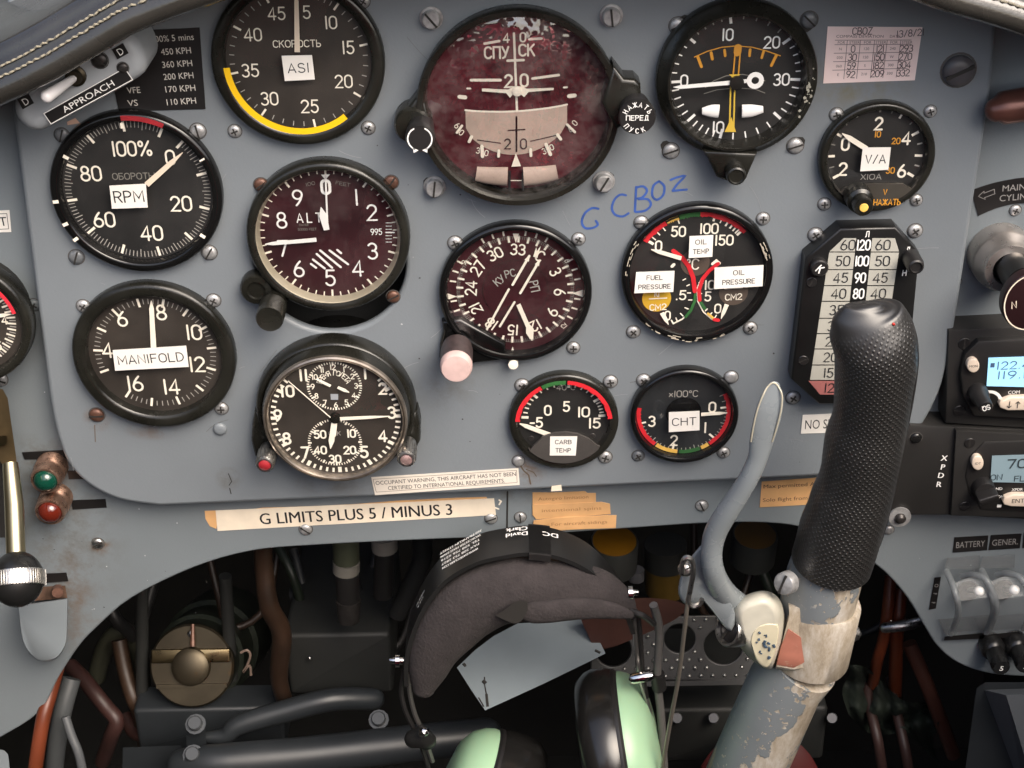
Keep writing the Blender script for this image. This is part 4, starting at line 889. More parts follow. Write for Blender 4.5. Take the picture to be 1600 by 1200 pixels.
# --- triple oil and fuel gauge
g = Gauge('oil_and_fuel_gauge', 'round triple gauge with three white stickers for oil and fuel', 1090, 431, 119, .006, .005, 106, BEZEL_GL, DIAL)
for t, x, y, f in (('50', 1060, 361.5, 21), ('100', 1108, 357, 27), ('150', 1131.5, 375, 27), ('0', 1029, 384, 9)): g.num(t, x, y, 15, CREAM, wt=.16, fit=f)
def arcpx(pts, w, m, dz=.0002): g.d.stroke([g.l(*p) for p in pts], w * g.s, g.zd + dz, m)
q = MB()
def oarc(a, b, m, r0=94, r1=101, dz=.0006): q.band(r0 * g.s, r1 * g.s, g.ang(*a), g.ang(*b), g.zd + dz, m, n=24, jag=.0004)
oarc((1011, 379), (1044, 353), REDP); oarc((1045, 352), (1062, 344), OCHRE, 95, 98); oarc((1063, 343), (1094, 336), GREENP); oarc((1094, 336), (1170, 357), REDP)
for px in ([(1052, 391), (1066, 402), (1076, 415), (1083, 433), (1085.5, 454)]),: q.stroke([g.l(*p) for p in px], 7 * g.s, g.zd + .0007, REDP)
q.stroke([g.l(*p) for p in ((1086, 459), (1085, 470), (1079, 484), (1071, 494))], 4.5 * g.s, g.zd + .0008, GREENP); q.stroke([g.l(*p) for p in ((1122, 411), (1108, 422), (1098, 434), (1092, 452), (1093, 468))], 6 * g.s, g.zd + .0007, REDP)
q.stroke([g.l(*p) for p in ((1095, 472), (1101, 481))], 5 * g.s, g.zd + .0008, GREENP); q.stroke([g.l(*p) for p in ((1106, 489), (1114, 496))], 4 * g.s, g.zd + .0008, OCHRE); q.stroke([g.l(*p) for p in ((1116, 498), (1122, 499))], 6 * g.s, g.zd + .0009, REDP); q.build('range_marks', g.t, smooth=False)
arcpx([(1050, 416), (1053, 413)], 5, CREAM); arcpx([(1086, 459), (1084, 473), (1077, 488), (1066, 498), (1052, 505), (1049, 500)], 2.5, CREAM, .0004)
arcpx([(1113, 412), (1119, 407), (1124, 411)], 4.5, CREAM, .0003); arcpx([(1106, 422), (1096, 434), (1089, 450), (1090, 470), (1099, 487), (1113, 499)], 2, CREAM, .0004)
for a, b in (((1074, 457), (1079, 457)), ((1076, 468), (1081, 468)), ((1070, 480), (1075, 482)), ((1063, 489), (1067, 493)), ((1056, 496), (1058, 501)), ((1067, 437), (1071, 435)), ((1073, 446), (1077, 444)), ((1092, 441), (1098, 442)), ((1092, 458), (1096, 458)), ((1102, 485), (1105, 482)), ((1109, 492), (1112, 488)), ((1116, 497), (1119, 492))): arcpx([a, b], 2, CREAM, .0005)
for px, py, w in ((1017, 379, 4.5), (1021, 372, 2), (1028, 364, 2), (1037, 357, 2), (1060, 345, 2), (1116, 341, 3.5), (1127, 344, 2), (1136, 349, 3), (1143, 353, 3), (1148, 357, 2.6), (1152, 361, 2.6), (1155, 364, 4)): a = g.ang(px, py); r = math.hypot(*g.l(px, py)) / g.s; g.ticks([a], r - 5, r + 4, w, CREAM)
BRD = mat('brown_disc', (.085, .062, .048), .55); YD = mat('yellow_disc', (.60, .36, .03), .5, var=.12)
for px, py, m in ((1086, 410, BRD), (1146, 456, BRD), (1026, 466, YD)): g.d.disc(23 * g.s, g.zd + .0003, m, 32, g.l(px, py))
for k in range(0): pass
x, y = g.l(1082, 412); engrave(g.d, 'oC', x, y, .0053, CREAM, g.zd + .0006, .13)
for px, py in ((1146, 450), (1028, 466)):
    x, y = g.l(px, py + 13); engrave(g.d, 'CM2', x, y, .0031, CREAM, g.zd + .0006, .17, 3, fit=.0078); x, y = g.l(px, py); g.d.stroke([(x - .0042, y), (x + .0042, y + .0003)], .0006, g.zd + .0006, CREAM); x, y = g.l(px, py - 7); engrave(g.d, 'КГ', x, y, .0026, CREAM, g.zd + .0006, .15)
for t, x, y, f in (('.5', 1064, 461, 15), ('10', 1109, 445, 15), ('5', 1106, 463, 9), ('0', 1121.5, 482, 9), ('0', 1043, 493, 8)): g.num(t, x, y, 13.5, CREAM, wt=.16, fit=f)
g.needle((1064, 402), (1017, 388), 6.5, w2=6, tipl=.25); g.needle((1034, 487), (1044, 505), 7, w2=6, tipl=.4); g.needle((1135, 474), (1126, 496), 7, w2=6, tipl=.4)
g.sticker(((1077.5, 369), (1114.5, 367), (1113, 401), (1076, 403)), ['OIL', 'TEMP'], hfrac=.40, fitf=(.46, .66), wt=.15)
g.sticker(((994, 425), (1054, 423), (1052, 456), (991, 458)), ['FUEL', 'PRESSURE'], hfrac=.40, fitf=(.40, .82), wt=.15)
g.sticker(((1116.5, 418), (1193, 414), (1191.5, 447), (1116, 451.5)), ['OIL', 'PRESSURE'], hfrac=.42, fitf=(.22, .66), wt=.15)
ch = MB()
for k in range(40):
    a = R_(random.choice([random.uniform(150, 235), random.uniform(270, 300), random.uniform(60, 75)])); rr = g.rin * random.uniform(1.02, 1.09); w = random.uniform(.0002, .0006); ln_ = random.uniform(.0006, .004); da = ln_ / rr
    ch.stroke([(rr * math.sin(a), rr * math.cos(a)), (rr * math.sin(a + da), rr * math.cos(a + da))], w, g.h + .0002 + k * .00001, mat('pale_rim_mark', (.45, .40, .32), .5))
ch.build('rim_marks', g.t, smooth=False)  # short pale strokes along the rim
g.screws([('slot', 1002, 350, 10.5, ZINC, 0), ('cross', 1193, 344, 10), ('cross', 990, 521, 10.5), ('cross', 1173, 515, 10.5)])
g.finish()

# --- carburettor temperature
g = Gauge('carburettor_gauge', 'small round gauge with a white CARB TEMP sticker on its grey half cover', 881, 661, 86, .006, .005, 73, BEZEL_OL, DIAL)
A = [g.ang(*q) for q in ((822, 652), (848, 628), (886, 619), (923, 630), (944, 649))]
for a, k in steps(A, 5): g.ticks([a], 55 if k == 0 else 57, 66 if k == 0 else 64, 4.4 if k == 0 else 2.4, CREAM)
for t, x, y, f in (('-5', 838, 660, None), ('0', 856, 641, None), ('5', 885, 635, None), ('10', 912, 643.5, 17), ('15', 929, 661, 17)): g.num(t, x, y, 14.5, CREAM, wt=.17, **({'fit': f} if f else {}))
g.num('40 C', 884, 605, 8, GREYTICK, fit=28)
q = MB()
for a, b, m in (((810, 651), (854, 612), REDP), ((855, 611.5), (883, 603), GREENP), ((885, 603), (955, 646), REDP)): q.band(69 * g.s, 76 * g.s, g.ang(*a), g.ang(*b), g.h + .0003, m, n=24, jag=.0003)
q.build('range_marks', g.t, smooth=False)
z = g.h * .8; cv = MB(); pts = [g.l(*p, z) for p in ((819, 702), (825, 703), (832, 695), (848, 680), (866, 674), (883, 672.5), (902, 675), (920, 683), (934, 694), (941, 697))]
pts = [(x * min(1, .97 * g.rin / math.hypot(x, y)), y * min(1, .97 * g.rin / math.hypot(x, y))) for x, y in pts]
arc_ = [(g.rin * .995 * math.sin(R_(a)), g.rin * .995 * math.cos(R_(a))) for a in range(132, 232, 6)]
cv.poly(pts + arc_, z + .0005, th=.0015, m=mat('grey_brown_cover', (.055, .050, .046), .5, var=.12, scale=150, bump=.2, bscale=900)); cv.build('cover', g.t, smooth=False)
g.needle((860, 678), (812, 660), 7.5, w2=6.5, tipl=.2)
g.sticker(((859.5, 682), (902, 681.5), (899.5, 711.5), (859, 711.5)), ['CARB', 'TEMP'], hfrac=.40, fitf=(.6, .56), z=z + .0022, wt=.16)
for px, py in ((830, 685), (926, 681)): x, y = g.l(px, py); screw(g.t, 'flush', (x, y, g.zd), .0015, DARKST)
g.screws([('cross', 816, 605, 11), ('cross', 954, 599, 10.5), ('dome', 810, 723, 9.5), ('cross', 946, 717, 10.5)])
g.finish()

# --- cylinder head temperature
g = Gauge('cylinder_temperature_gauge', 'small round gauge with red side arcs and a white CHT sticker', 1070, 653, 85, .0065, .0055, 76, BEZEL_GL, mat('blue_black_dial', (.016, .018, .020), .5, var=.2))
for t, x, y in (('0', 1113, 636), ('1', 1102, 668), ('2', 1053, 688), ('3', 1018.5, 658)): g.num(t, x, y, 15, CREAM, wt=.16)
g.num('x100oC', 1068, 615, 9.5, GREYTICK, wt=.12, fit=44)
A = mono([g.ang(*q) for q in ((1128, 637), (1112, 681), (1051, 701), (1007, 660))])
for i, (a, b) in enumerate(zip(A[:-1], A[1:])):
    for k in range(10): g.ticks([a + (b - a) * k / 10], 58 if k == 0 else (62 if k == 5 else 65), 70, 3.4 if k == 0 else 1.4, CREAM if k == 0 else GREYTICK)
g.ticks([A[-1]], 61, 68, 3, CREAM); g.ticks([A[0] - 10, A[0] - 20], 62, 70, 1.4, GREYTICK)
q = MB()
for a, b, m in (((1131, 615), (1114, 699), REDP), ((1112, 700), (1098, 704), OCHRE), ((1096, 706), (1060, 711), GREENP), ((1057, 711), (1020, 700), OCHRE), ((1018, 698), (1004, 637), REDP)):
    a0 = g.ang(*a) % 360; b0 = g.ang(*b) % 360; q.band(67.5 * g.s, 74 * g.s, a0, b0, g.zd + .0007, m, n=26, jag=.0003)
q.build('range_marks', g.t, smooth=False)
g.d.disc(28 * g.s, g.zd + .0004, BEZEL_GL, 32); g.needle((1095, 645.5), (1136, 643), 5.5, w2=5, tipl=.3)
g.sticker(((1045, 644), (1093, 642), (1093, 672), (1045, 675)), ['CHT'], hfrac=.36, fitf=.76)
g.screws([('cross', 1006, 597, 10.5), ('dome', 1143, 592, 10.5), ('cross', 997.5, 715, 9.5, PSCREW), ('cross', 1131, 710, 9.5)])
g.finish()

# --- clock
g = Gauge('cockpit_clock', 'round black clock with two small inner dials and ribbed winding knobs', 524, 646, 126, .011, .003, 112, BEZEL_OL, DIAL_BR, style='round')
g.t['category'] = 'clock'
O2 = P(523.5, 657.5, .021); cx, cy = O2.x - g.O.x, O2.z - g.O.z; s2 = mpp(523.5, 657, .021); rr = 110 * s2
b = MB(); M = Matrix.Translation((cx, cy, 0)); b.lathe([(rr * 1.06, .006), (rr * 1.05, .0165), (rr * 1.03, .019)], BEZEL_OL, 72, M); b.lathe([(rr * 1.03, .019), (rr * 1.02, .0208), (rr * .995, .0212), (rr * .985, .0200), (rr * .97, .0212), (rr * .955, .0205), (rr * .95, .017)], mat('worn_rim', (.36, .31, .26), .3, .85, var=.35, scale=120), 72, M); b.build('glass_rim', g.t)
zc = .0172; g.zd = zc; g.nz = zc + .0012; r = rr * .95
g.d = MB(); g.d.add([(cx + math.cos(2 * math.pi * i / 64) * r, cy + math.sin(2 * math.pi * i / 64) * r, zc) for i in range(64)], [list(range(64))], DIAL_BR)
cc = g.l(524, 651)
for k in range(60):
    if 52 < k or k < 8: continue
    g.d.tick(r * (.90 if k % 5 else .88), r * .975, k * 6, .0011 if k % 5 else .0018, zc + .0002, CREAM, (cx, cy))
for t, x, y in (('11', 474, 586), ('10', 449, 611), ('9', 434, 649), ('8', 448, 685), ('7', 477, 707), ('5', 569, 706), ('4', 598, 681), ('3', 612, 644.5), ('2', 598, 607), ('1', 570.5, 583)): g.num(t, x, y, 16.5, CREAM, wt=.19, sp=.3)
c1 = g.l(522.5, 603); c2 = g.l(523.5, 691); r1 = 42 * s2
for c_ in (c1, c2):
    for k in range(60): g.d.tick(r1 * (.93 if k % 5 else .88), r1 * 1.02, k * 6, .0005 if k % 5 else .0009, zc + .0002, CREAM, c_)
for k in range(1, 13):
    a = R_(k * 30); x, y = c1[0] + r1 * .80 * math.sin(a), c1[1] + r1 * .80 * math.cos(a); engrave(g.d, str(k), x, y, .0027, CREAM, zc + .0003, .17)
for t, x, y in (('50', 500, 678.5), ('10', 549, 677), ('40', 500.5, 703), ('20', 546.5, 703), ('30', 523.5, 717)): g.num(t, x, y, 11.5, CREAM, wt=.2)
w_ = 'ВРЕМЯ ПОЛЕТА'
for i, chr_ in enumerate(w_): a = -70 + i * 140 / 11; engrave(g.d, chr_, c1[0] + r1 * .56 * math.sin(R_(a)), c1[1] + r1 * .56 * math.cos(R_(a)), .0026, CREAM, zc + .0003, .14, -a)
g.num('СЕК', 523, 677, 6, GREYTICK, fit=18); g.d.poly([g.l(*p) for p in ((516.5, 615), (528.5, 615), (528.5, 624), (517, 624))], zc + .0004, mat('date_patch', (.33, .35, .38), .5))
g.needle((530, 651), (608, 647), 5.5, w2=4.5, tipl=.35, name='minute_hand', dz=.0008); g.needle((522, 657), (517, 698), 7, w2=9, tipl=.3, name='hour_hand', dz=.0004); g.needle((517, 648), (451, 591), 1.2, name='second_hand', dz=.0012)
g.needle((517, 601), (494, 590), 4, w2=4, tipl=.3, name='hand'); g.needle((528, 603), (546, 611), 4, w2=5, tipl=.4, name='hand'); g.needle((526, 658), (524, 680), 3, name='hand')
q = MB(); q.lathe([(.0026, zc), (.0026, zc + .0024), (0, zc + .0028)], BEZEL_OL, 16, Matrix.Translation((*cc, 0))); q.build('hub', g.t)
q = MB(); q.lathe([(r * math.sin(R_(a)) / math.sin(R_(30)), .0185 + .004 * (math.cos(R_(a)) - math.cos(R_(30))) / (1 - math.cos(R_(30)))) for a in range(30, -1, -5)], GLASS, 64, M); q.build('glass', g.t)
b = MB(); b.rpoly([g.l(*p, .008) for p in ((398, 640), (394, 660), (392, 688), (398, 712), (430, 720), (440, 650))], 0, .010, .003, BEZEL_OL); b.build('lug', g.t); b = MB(); b.rpoly([g.l(*p, .008) for p in ((652, 640), (657, 660), (657, 688), (646, 708), (620, 716), (610, 650))], 0, .010, .003, BEZEL_OL); b.build('lug', g.t)
b = MB(); x, y = g.l(524, 554, .0105); b.box((x, y, .0095), (.0022, .0036, .003), SLOT); b.build('notch', g.t)
for px, py, fc in ((413.5, 727, REDD), (635, 719, mat('worn_pink_cap', (.30, .20, .19), .4, .3, var=.5, scale=400))):
    x, y = g.l(px, py, .028); kb = MB(); M2 = Matrix.Translation((x, y, 0))
    prf = [(.0041, .012), (.0043, .016), (.0043, .0270), (.0038, .028), (.0031, .0281), (.0030, .0274)]; kb.lathe(prf, STEEL, 24, M2)
    for k in range(18): kb.box((0, 0, 0), (.0006, .0008, .0105), STEEL, M2 @ Matrix.Rotation(R_(20 * k), 4, 'Z') @ Matrix.Translation((0, .0044, .0215)))
    kb.lathe([(.0031, .0274), (.002, .0281), (0, .0283)], fc, 20, M2); kb.build('winding_knob', g.t)
g.finish(glass=False)

# --- fuel quantity gauge (tall, eight-sided)
O = P(1337, 500, .010); t = thing('fuel_gauge', 'tall eight-sided fuel quantity gauge with two columns of numbered cells', 'gauge', (O.x, 0, O.z), UPRIGHT)
def L9(px, py, z=.010): p = P(px, py, z); return (p.x - O.x, p.z - O.z)
b = MB(); out = [L9(*p) for p in ((1313, 357), (1400, 355), (1437, 396), (1418, 596), (1385, 632), (1280, 632), (1236, 593), (1259, 403))]
b.rpoly(out, 0, .010, .0012, mat('fuel_gauge_black', (.010, .010, .010), .32, wear=((.16, .15, .13), .74, 110), var=.3)); b.build('bezel', t)
f = MB(); rowy = [371, 393.5, 421, 446, 470.5, 497, 521, 545, 570, 594, 617]
def edge(y, k):
    tt = (y - 371) / 246
    l = 1299 - 37 * tt + (1 - min(1, (y - 371) / 22)) * 20 if y < 594 else 1262.5 + (y - 594) * .85
    r = 1408 - 37 * tt - (1 - min(1, (y - 371) / 22)) * 10 if y < 594 else 1374 - (y - 594) * .9
    return (l, 1338 - 26 * tt, 1363 - 26 * tt, r)[k]
CELL = mat('fuel_cell', (.43, .42, .37), .5, var=.05, scale=120); PINKC = mat('fuel_cell_red', (.36, .13, .12), .5, var=.1)
lab = ['60', '50', '45', '40', '35', '30', '25', '20', '15', '12']; mid = ['120', '100', '90', '80', '70', '60', '50', '40', '30', '24']
for i in range(10):
    y0, y1 = rowy[i] + .8, rowy[i + 1] - .8; m = CELL if i < 9 else PINKC
    for a, c_ in ((0, 1), (2, 3)):
        f.poly([L9(edge(y0, a), y0), L9(edge(y0, c_), y0), L9(edge(y1, c_), y1), L9(edge(y1, a), y1)], .0102, m)
        xm = (edge(y0, a) + edge(y0, c_) + edge(y1, a) + edge(y1, c_)) / 4 + (3 if a == 0 else -2); x, y = L9(xm, (y0 + y1) / 2); engrave(f, lab[i], x, y, .0049, INK, .0104, .11)
    x, y = L9((edge(y0, 1) + edge(y1, 2)) / 2, (y0 + y1) / 2); engrave(f, mid[i], x, y, .0049, WHITE, .0104, .15, fit=.0048 if i > 1 else .0060)
f.build('scale', t, smooth=False)
kb = MB()
for ch_, px, py in (('Л', 1355, 365.5), ('Д', 1419, 390), ('Н', 1413, 426)): x, y = L9(px, py); engrave(kb, ch_, x, y, .0028, WHITE, .0103, .15)
kb.build('lettering', t, smooth=False)
x, y = L9(1432, 418, .022); kb = MB(); kb.lathe([(.0042, .008), (.0042, .019), (.0036, .0215), (.0028, .022), (.0024, .021), (0, .021)], BLACKP, 24, Matrix.Translation((x, y, 0))); kb.build('knob', t)
x, y = L9(1281, 420, .014); kb = MB(); kb.lathe([(.0042, .008), (.0042, .0135), (.0036, .0142), (0, .0142)], BLACKP, 24, Matrix.Translation((x, y, 0))); engrave(kb, 'K', x, y, .0036, WHITE, .0144, .18, -40); kb.build('button', t)
for px, py in ((1268, 441), (1255, 563)): x, y = L9(px, py); screw(t, 'flush', (x, y, .010), .0026, BLACKP)
for k, px, py in (('cross', 1275, 369), ('cross', 1431, 363), ('cross', 1240, 624)): x, y = L9(px, py, .002); screw(t, k, (x, y, 0), .0034)
# ------------------------------------------------------------------ labels and placards on the panel
def plaque(name, label, cat, quad, w, lines, m, group=None, **k):
    c = P(sum(q[0] for q in quad) / 4, sum(q[1] for q in quad) / 4, w)
    t = thing(name, label, cat, (c.x, -w, c.z), UPRIGHT, group)
    def l(px, py): p = P(px, py, w); return (p.x - c.x, p.z - c.z)
    sticker(t, [l(*q) for q in quad], lines, m, .00025, name='sheet', **k)
    return t, l
t, l = plaque('placard', 'white OCCUPANT WARNING placard with curling edges under the clock', 'placard', ((580, 745), (810, 731), (812, 757), (586, 773)), 0, ['OCCUPANT WARNING, THIS AIRCRAFT HAS NOT BEEN', 'CERTIFIED TO INTERNATIONAL REQUIREMENTS.'], mat('old_white_label', (.74, .68, .60), .45, var=.06, wear=((.35, .2, .1), .72, 60)), font='print', hfrac=.46, fitf=(.96, .80), rows=(.18, -.16))
b = MB()
for a, c in (((583, 748), (807, 734)), ((807, 734), (808, 753)), ((808, 753), (588, 768)), ((588, 768), (583, 748))): b.stroke([l(*a), l(*c)], .0002, .00055, INKF)
b.build('border_line', t, smooth=False)
t, l = plaque('placard', 'long cream G LIMITS PLUS 5 / MINUS 3 placard on the lip under the panel', 'placard', ((337, 797), (772, 778), (775, 804), (340, 829)), SURW, ['G LIMITS PLUS 5 / MINUS 3'], STICK_C, font='bold', hfrac=.62, fitf=.69)
b = MB(); pts = [l(*p) for p in ((320, 798), (350, 797), (380, 797), (410, 793), (450, 792), (500, 790), (560, 787), (620, 782), (700, 778), (760, 776), (765, 786), (342, 806), (338, 826), (328, 822), (321, 810))]; b.poly(pts, .00012, STICK_T, .0001); b.build('torn_backing', t, smooth=False)
FADED = mat('faded_tan_ink', (.36, .18, .075), .6); c = P(895, 797, SURW); t = thing('placard', 'torn tan paper placard in three ragged strips right of the lip seam', 'placard', (c.x, -SURW, c.z), UPRIGHT)
def l(px, py): p = P(px, py, SURW); return (p.x - c.x, p.z - c.z)
b = MB()
for k, (pts, z) in enumerate((([(832, 769), (870, 769), (914, 767), (918, 770), (931, 770), (931, 784), (900, 788), (832, 791)], .0004), ([(832, 787), (870, 786), (940, 783), (953, 786), (954, 802), (900, 806), (838, 810), (832, 803)], .0009), ([(834, 811), (880, 806), (950, 803), (963, 803), (962, 823), (900, 825), (831, 829)], .0014))):
    b.rpoly([l(*p) for p in pts], z - .0003, z, .0001, STICK_T)
for txt, px, py, wd, z in (('Autogiro limitation', 880, 777, 80, .0005), ('intentional spins', 893, 794, 95, .001), ('— For aircraft sidings', 897, 815, 105, .0015)):
    x, z_ = l(px, py); printed(b, txt, x, z_, .0021, FADED, z, 2.0, fit=wd * mpp(px, py))
b.build('sheet', t, smooth=False)
t, l = plaque('placard', 'tan Max permitted Alt placard beside the control stick grip', 'placard', ((1190, 752), (1300, 744), (1298, 786), (1187, 792)), SURW, [], STICK_T)
b = MB()
for txt, px, py, wd in (('Max permitted Alt.', 1237, 757, 90), ('Solo flight from front', 1240, 778, 98)): x, z_ = l(px, py); printed(b, txt, x, z_, .0024, INKF, .0005, 2.4, fit=wd * mpp(px, py), bold=.03 if py < 770 else 0)
b.build('lettering', t, smooth=False)
t, l = plaque('placard', 'small white NO S... placard half hidden by the control stick grip', 'placard', ((1254, 648), (1360, 643), (1358, 674), (1251, 677)), 0, ['NO SMOKING'], STICK_W, font='print', hfrac=.5, fitf=.90)
t, l = plaque('placard', 'tiny cream scrap of label on the lip edge above the tan placard', 'placard', ((862, 759), (877, 757), (878, 766), (861, 767)), .001, [], STICK_C)
t, l = plaque('placard', 'white T label at the left edge of the photo', 'placard', ((-40, 330), (15, 328), (18, 362), (-38, 364)), SURW, [], STICK_W)
b = MB()
for a, c_ in (((-35, 335), (11, 333)), ((11, 333), (14, 357)), ((14, 357), (-33, 359))): b.stroke([l(*a), l(*c_)], .0003, .0005, INK)
x, z_ = l(5, 345); printed(b, 'T', x, z_, .0048, INK, .0005, 2); b.build('border_line', t, smooth=False)
# speed placard
quad = ((160, 50), (312, 42.5), (321.5, 170), (186, 174))
t, l = plaque('placard', 'black speed limits placard with white KPH figures beside the airspeed gauge', 'placard', quad, 0, [], BLACKL)
b = MB(); PW = mat('placard_white', (.58, .55, .50), .6)
for txt, px, py, wd in (('RPM 100% 5 mins', 255, 59.5, 96), ('450 KPH', 275, 79, 47), ('360 KPH', 277, 99, 47), ('200 KPH', 279, 118, 47), ('170 KPH', 282, 137.5, 47), ('110 KPH', 283.5, 157.5, 46), ('VFE', 209, 140, 21), ('VS', 207.5, 160, 16)): x, z_ = l(px, py); printed(b, txt, x, z_, .0030, PW, .0005, 2.6, fit=wd * mpp(px, py))
b.build('lettering', t, smooth=False)
# compass card
quad = ((1293, 41), (1441, 42), (1429, 125), (1286, 130))
t, l = plaque('compass_card', 'pink compass deviation card with handwritten figures beside the turn gauge', 'card', quad, 0, [], STICK_P)
b = MB(); PEN = mat('pen_ink', (.05, .03, .04), .5); LN = mat('card_line', (.16, .10, .10), .6)
def cp(u, v): # card coordinates 0..1
    a = Vector(quad[0]) * (1 - u) + Vector(quad[1]) * u; c_ = Vector(quad[3]) * (1 - u) + Vector(quad[2]) * u; p = a * (1 - v) + c_ * v; return l(p.x, p.y)
for v in (.24, .32, .47, .62, .77): b.stroke([cp(.09, v), cp(.90, v)], .00025, .0005, LN)
for u in (.22, .36, .51, .645, .79): b.stroke([cp(u, .25), cp(u, .93)], .00025, .00055, LN)
x, z_ = cp(.35, .17); printed(b, 'COMPASS DEVIATION', x, z_, .0013, LN, .0005, -1, fit=.021); x, z_ = cp(.72, .17); printed(b, 'DATE', x, z_, .0013, LN, .0005, -1)
for u in (.16, .44, .72): x, z_ = cp(u, .28); printed(b, 'FOR', x, z_, .0013, LN, .0005, -1); x, z_ = cp(u + .14, .28); printed(b, 'STEER', x, z_, .0013, LN, .0005, -1)
for r, row in enumerate((('N', '0', '120', '121', '240', '293'), ('030', '30', '150', '150', 'W', '270'), ('060', '59', 'S', '182', '300', '304'), ('E', '92', '210', '209', '330', '332'))):
    for c_, tx in enumerate(row):
        x, z_ = cp((.155, .29, .435, .58, .715, .86)[c_], .395 + r * .152)
        if c_ % 2 == 0: printed(b, tx, x, z_, .0013, LN, .0005, -1)
        else: engrave(b, tx, x, z_, .0030, PEN, .0006, .12, random.uniform(-5, 3), sp=.12)
x, z_ = cp(.37, .075); engrave(b, 'CBOZ', x, z_, .0030, PEN, .0006, .12, 0); x, z_ = cp(.88, .11); engrave(b, '13/8/21', x, z_, .0030, PEN, .0006, .11, 4)
b.build('writing', t, smooth=False)
# black strips of embossed tape on the left of the surround
for lab, q in (('black tape strip above the green lamp', ((35, 706), (108, 702), (112, 715), (39, 717))), ('short black tape strip right of the green lamp', ((106, 735), (130, 734), (146, 747), (108, 748))), ('black tape strip right of the red lamp', ((112, 781), (165, 779), (167, 792), (114, 795))), ('black tape strip beside the lever knob', ((66, 896), (104, 894), (107, 907), (68, 910)))):
    plaque('tape_label', lab, 'label', q, SURW, [], BLACKL, th=.0004)

# ------------------------------------------------------------------ box with the approach switch
c = P(122, 132, .030); t = thing('switch_box', 'rounded grey switch box tilted below the hood and marked APPROACH', 'switch box', (c.x, -.0, c.z), UPRIGHT)
def l(px, py, z=.030): p = P(px, py, z); return (p.x - c.x, p.z - c.z)
BOXP = mat('pale_grey_paint', (.33, .35, .37), .42, var=.06, scale=30, bump=.1, bscale=800)
b = MB(); pts = smooth_px([(40, 205), (24, 190), (19, 165), (30, 140), (70, 105), (150, 60), (190, 52), (212, 66), (224, 90), (226, 108), (214, 126), (150, 163), (80, 200), (58, 209), (40, 205)], 3)[:-1]
b.rpoly([l(*p) for p in pts], .001, .030, .006, BOXP, seg=5); b.build('housing', t)
lb = [l(*q, .0304) for q in ((69, 177), (195, 106), (207.5, 124), (80, 193))]
sticker(t, lb, ['APPROACH'], BLACKL, .0304, .52, 'print', WHITE, fitf=.62)
b = MB(); vv = [Vector(q) for q in lb]
for k in range(4): b.stroke([vv[k], vv[(k + 1) % 4]], .00035, .0308 + k * .00002, WHITE)
b.build('border_line', t, smooth=False)
for px, py in ((188, 80), (40, 158)):
    s_ = 10; ux = Vector((.87, -.49)); uy = Vector((.49, .87)); q = [Vector((px, py)) + ux * a * s_ + uy * d * s_ for a, d in ((-1, -.9), (1, -.9), (1, .9), (-1, .9))]; sticker(t, [l(*p, .0304) for p in q], ['D'], BLACKL, .0304, .66, 'print', WHITE, fitf=.42)
x, y = l(119, 118); b = MB(); M = Matrix.Translation((x, y, .0301)); b.lathe([(.0045, 0), (.0045, .0012), (.0033, .0018), (.003, .004), (0, .004)], BRASSD, 24, M); b.build('switch_bush', t)
b = MB(); p0 = Vector((x, y, .033)); x2, y2 = l(73, 151, .046); b.tube([p0, p0.lerp(Vector((x2, y2, .046)), .5), Vector((x2, y2, .046))], [.0016, .0023, .0028], mat('toggle_white', (.62, .60, .60), .3, .0), 14, roundcap=4); b.build('toggle', t)
x, y = l(156, 94); screw(t, 'slot', (x, y, .030), .0034, DARKST); x, y = l(192, 106); screw(t, 'slot', (x, y, .030), .0024, DARKST)
plaque('tape_label', 'small peach label scrap under the grey switch box', 'label', ((105, 190), (118, 184), (125, 192), (106, 195)), 0, [], mat('peach_label', (.62, .40, .30), .5))

# ------------------------------------------------------------------ left edge: gauge, lever, lamps, bracket
g = Gauge('engine_gauge', 'round gauge cut off by the left edge with a red arc', -60, 508, 108, .010, .005, 92, BEZEL_OL, DIAL_BR)
for k in range(40):
    a = 30 + k * 3.4 * 1.2; g.ticks([a], 70 if k % 2 else 66, 80, 3 if k % 2 == 0 else 1.8, CREAM if k % 2 == 0 else GREYTICK)
g.num('4', 7, 500, 12, CREAM, wt=.17); g.num('5', -2, 540, 12, CREAM, wt=.17)
q = MB(); g.band(84, 90, 12, 78, mat('bright_red_paint', (.75, .03, .05), .45), mb=q, dz=.005); q.build('red_arc', g.t, smooth=False)
g.needle((-60, 500), (18, 489), 7); g.finish()
c = P(22, 800, .03); t = thing('undercarriage_lever', 'brass lever with a black ball knob and knurled silver band at the left edge', 'lever', c)
b = MB(); pl = mat('worn_brass_plate', (.16, .115, .06), .4, .7, var=.35, scale=40)
pts = [(-20, 606), (4, 608), (12, 622), (25, 712), (26, 724), (14, 729), (2, 724), (-4, 712), (-20, 650)]
A_ = [P(px, py, .004) for px, py in pts]; B_ = [P(px, py, .012) for px, py in pts]; b.loft([A_, B_], pl); b.build('guide_plate', t, world=True)
b = MB(); A_ = [P(px, py, .0125) for px, py in ((-10, 682), (10, 681), (11, 691), (9, 695), (-10, 696))]; B_ = [P(px, py, .016) for px, py in ((-10, 682), (10, 681), (11, 691), (9, 695), (-10, 696))]; b.loft([A_, B_], BRASS); b.build('catch', t, world=True)
b = MB(); b.loft([[P(px, py, .001) for px, py in ((-10, 718), (20, 716), (38, 795), (39, 830), (30, 840), (0, 840))], [P(px, py, .0035) for px, py in ((-10, 718), (20, 716), (38, 795), (39, 830), (30, 840), (0, 840))]], SLOT); b.build('slot_plate', t, world=True)
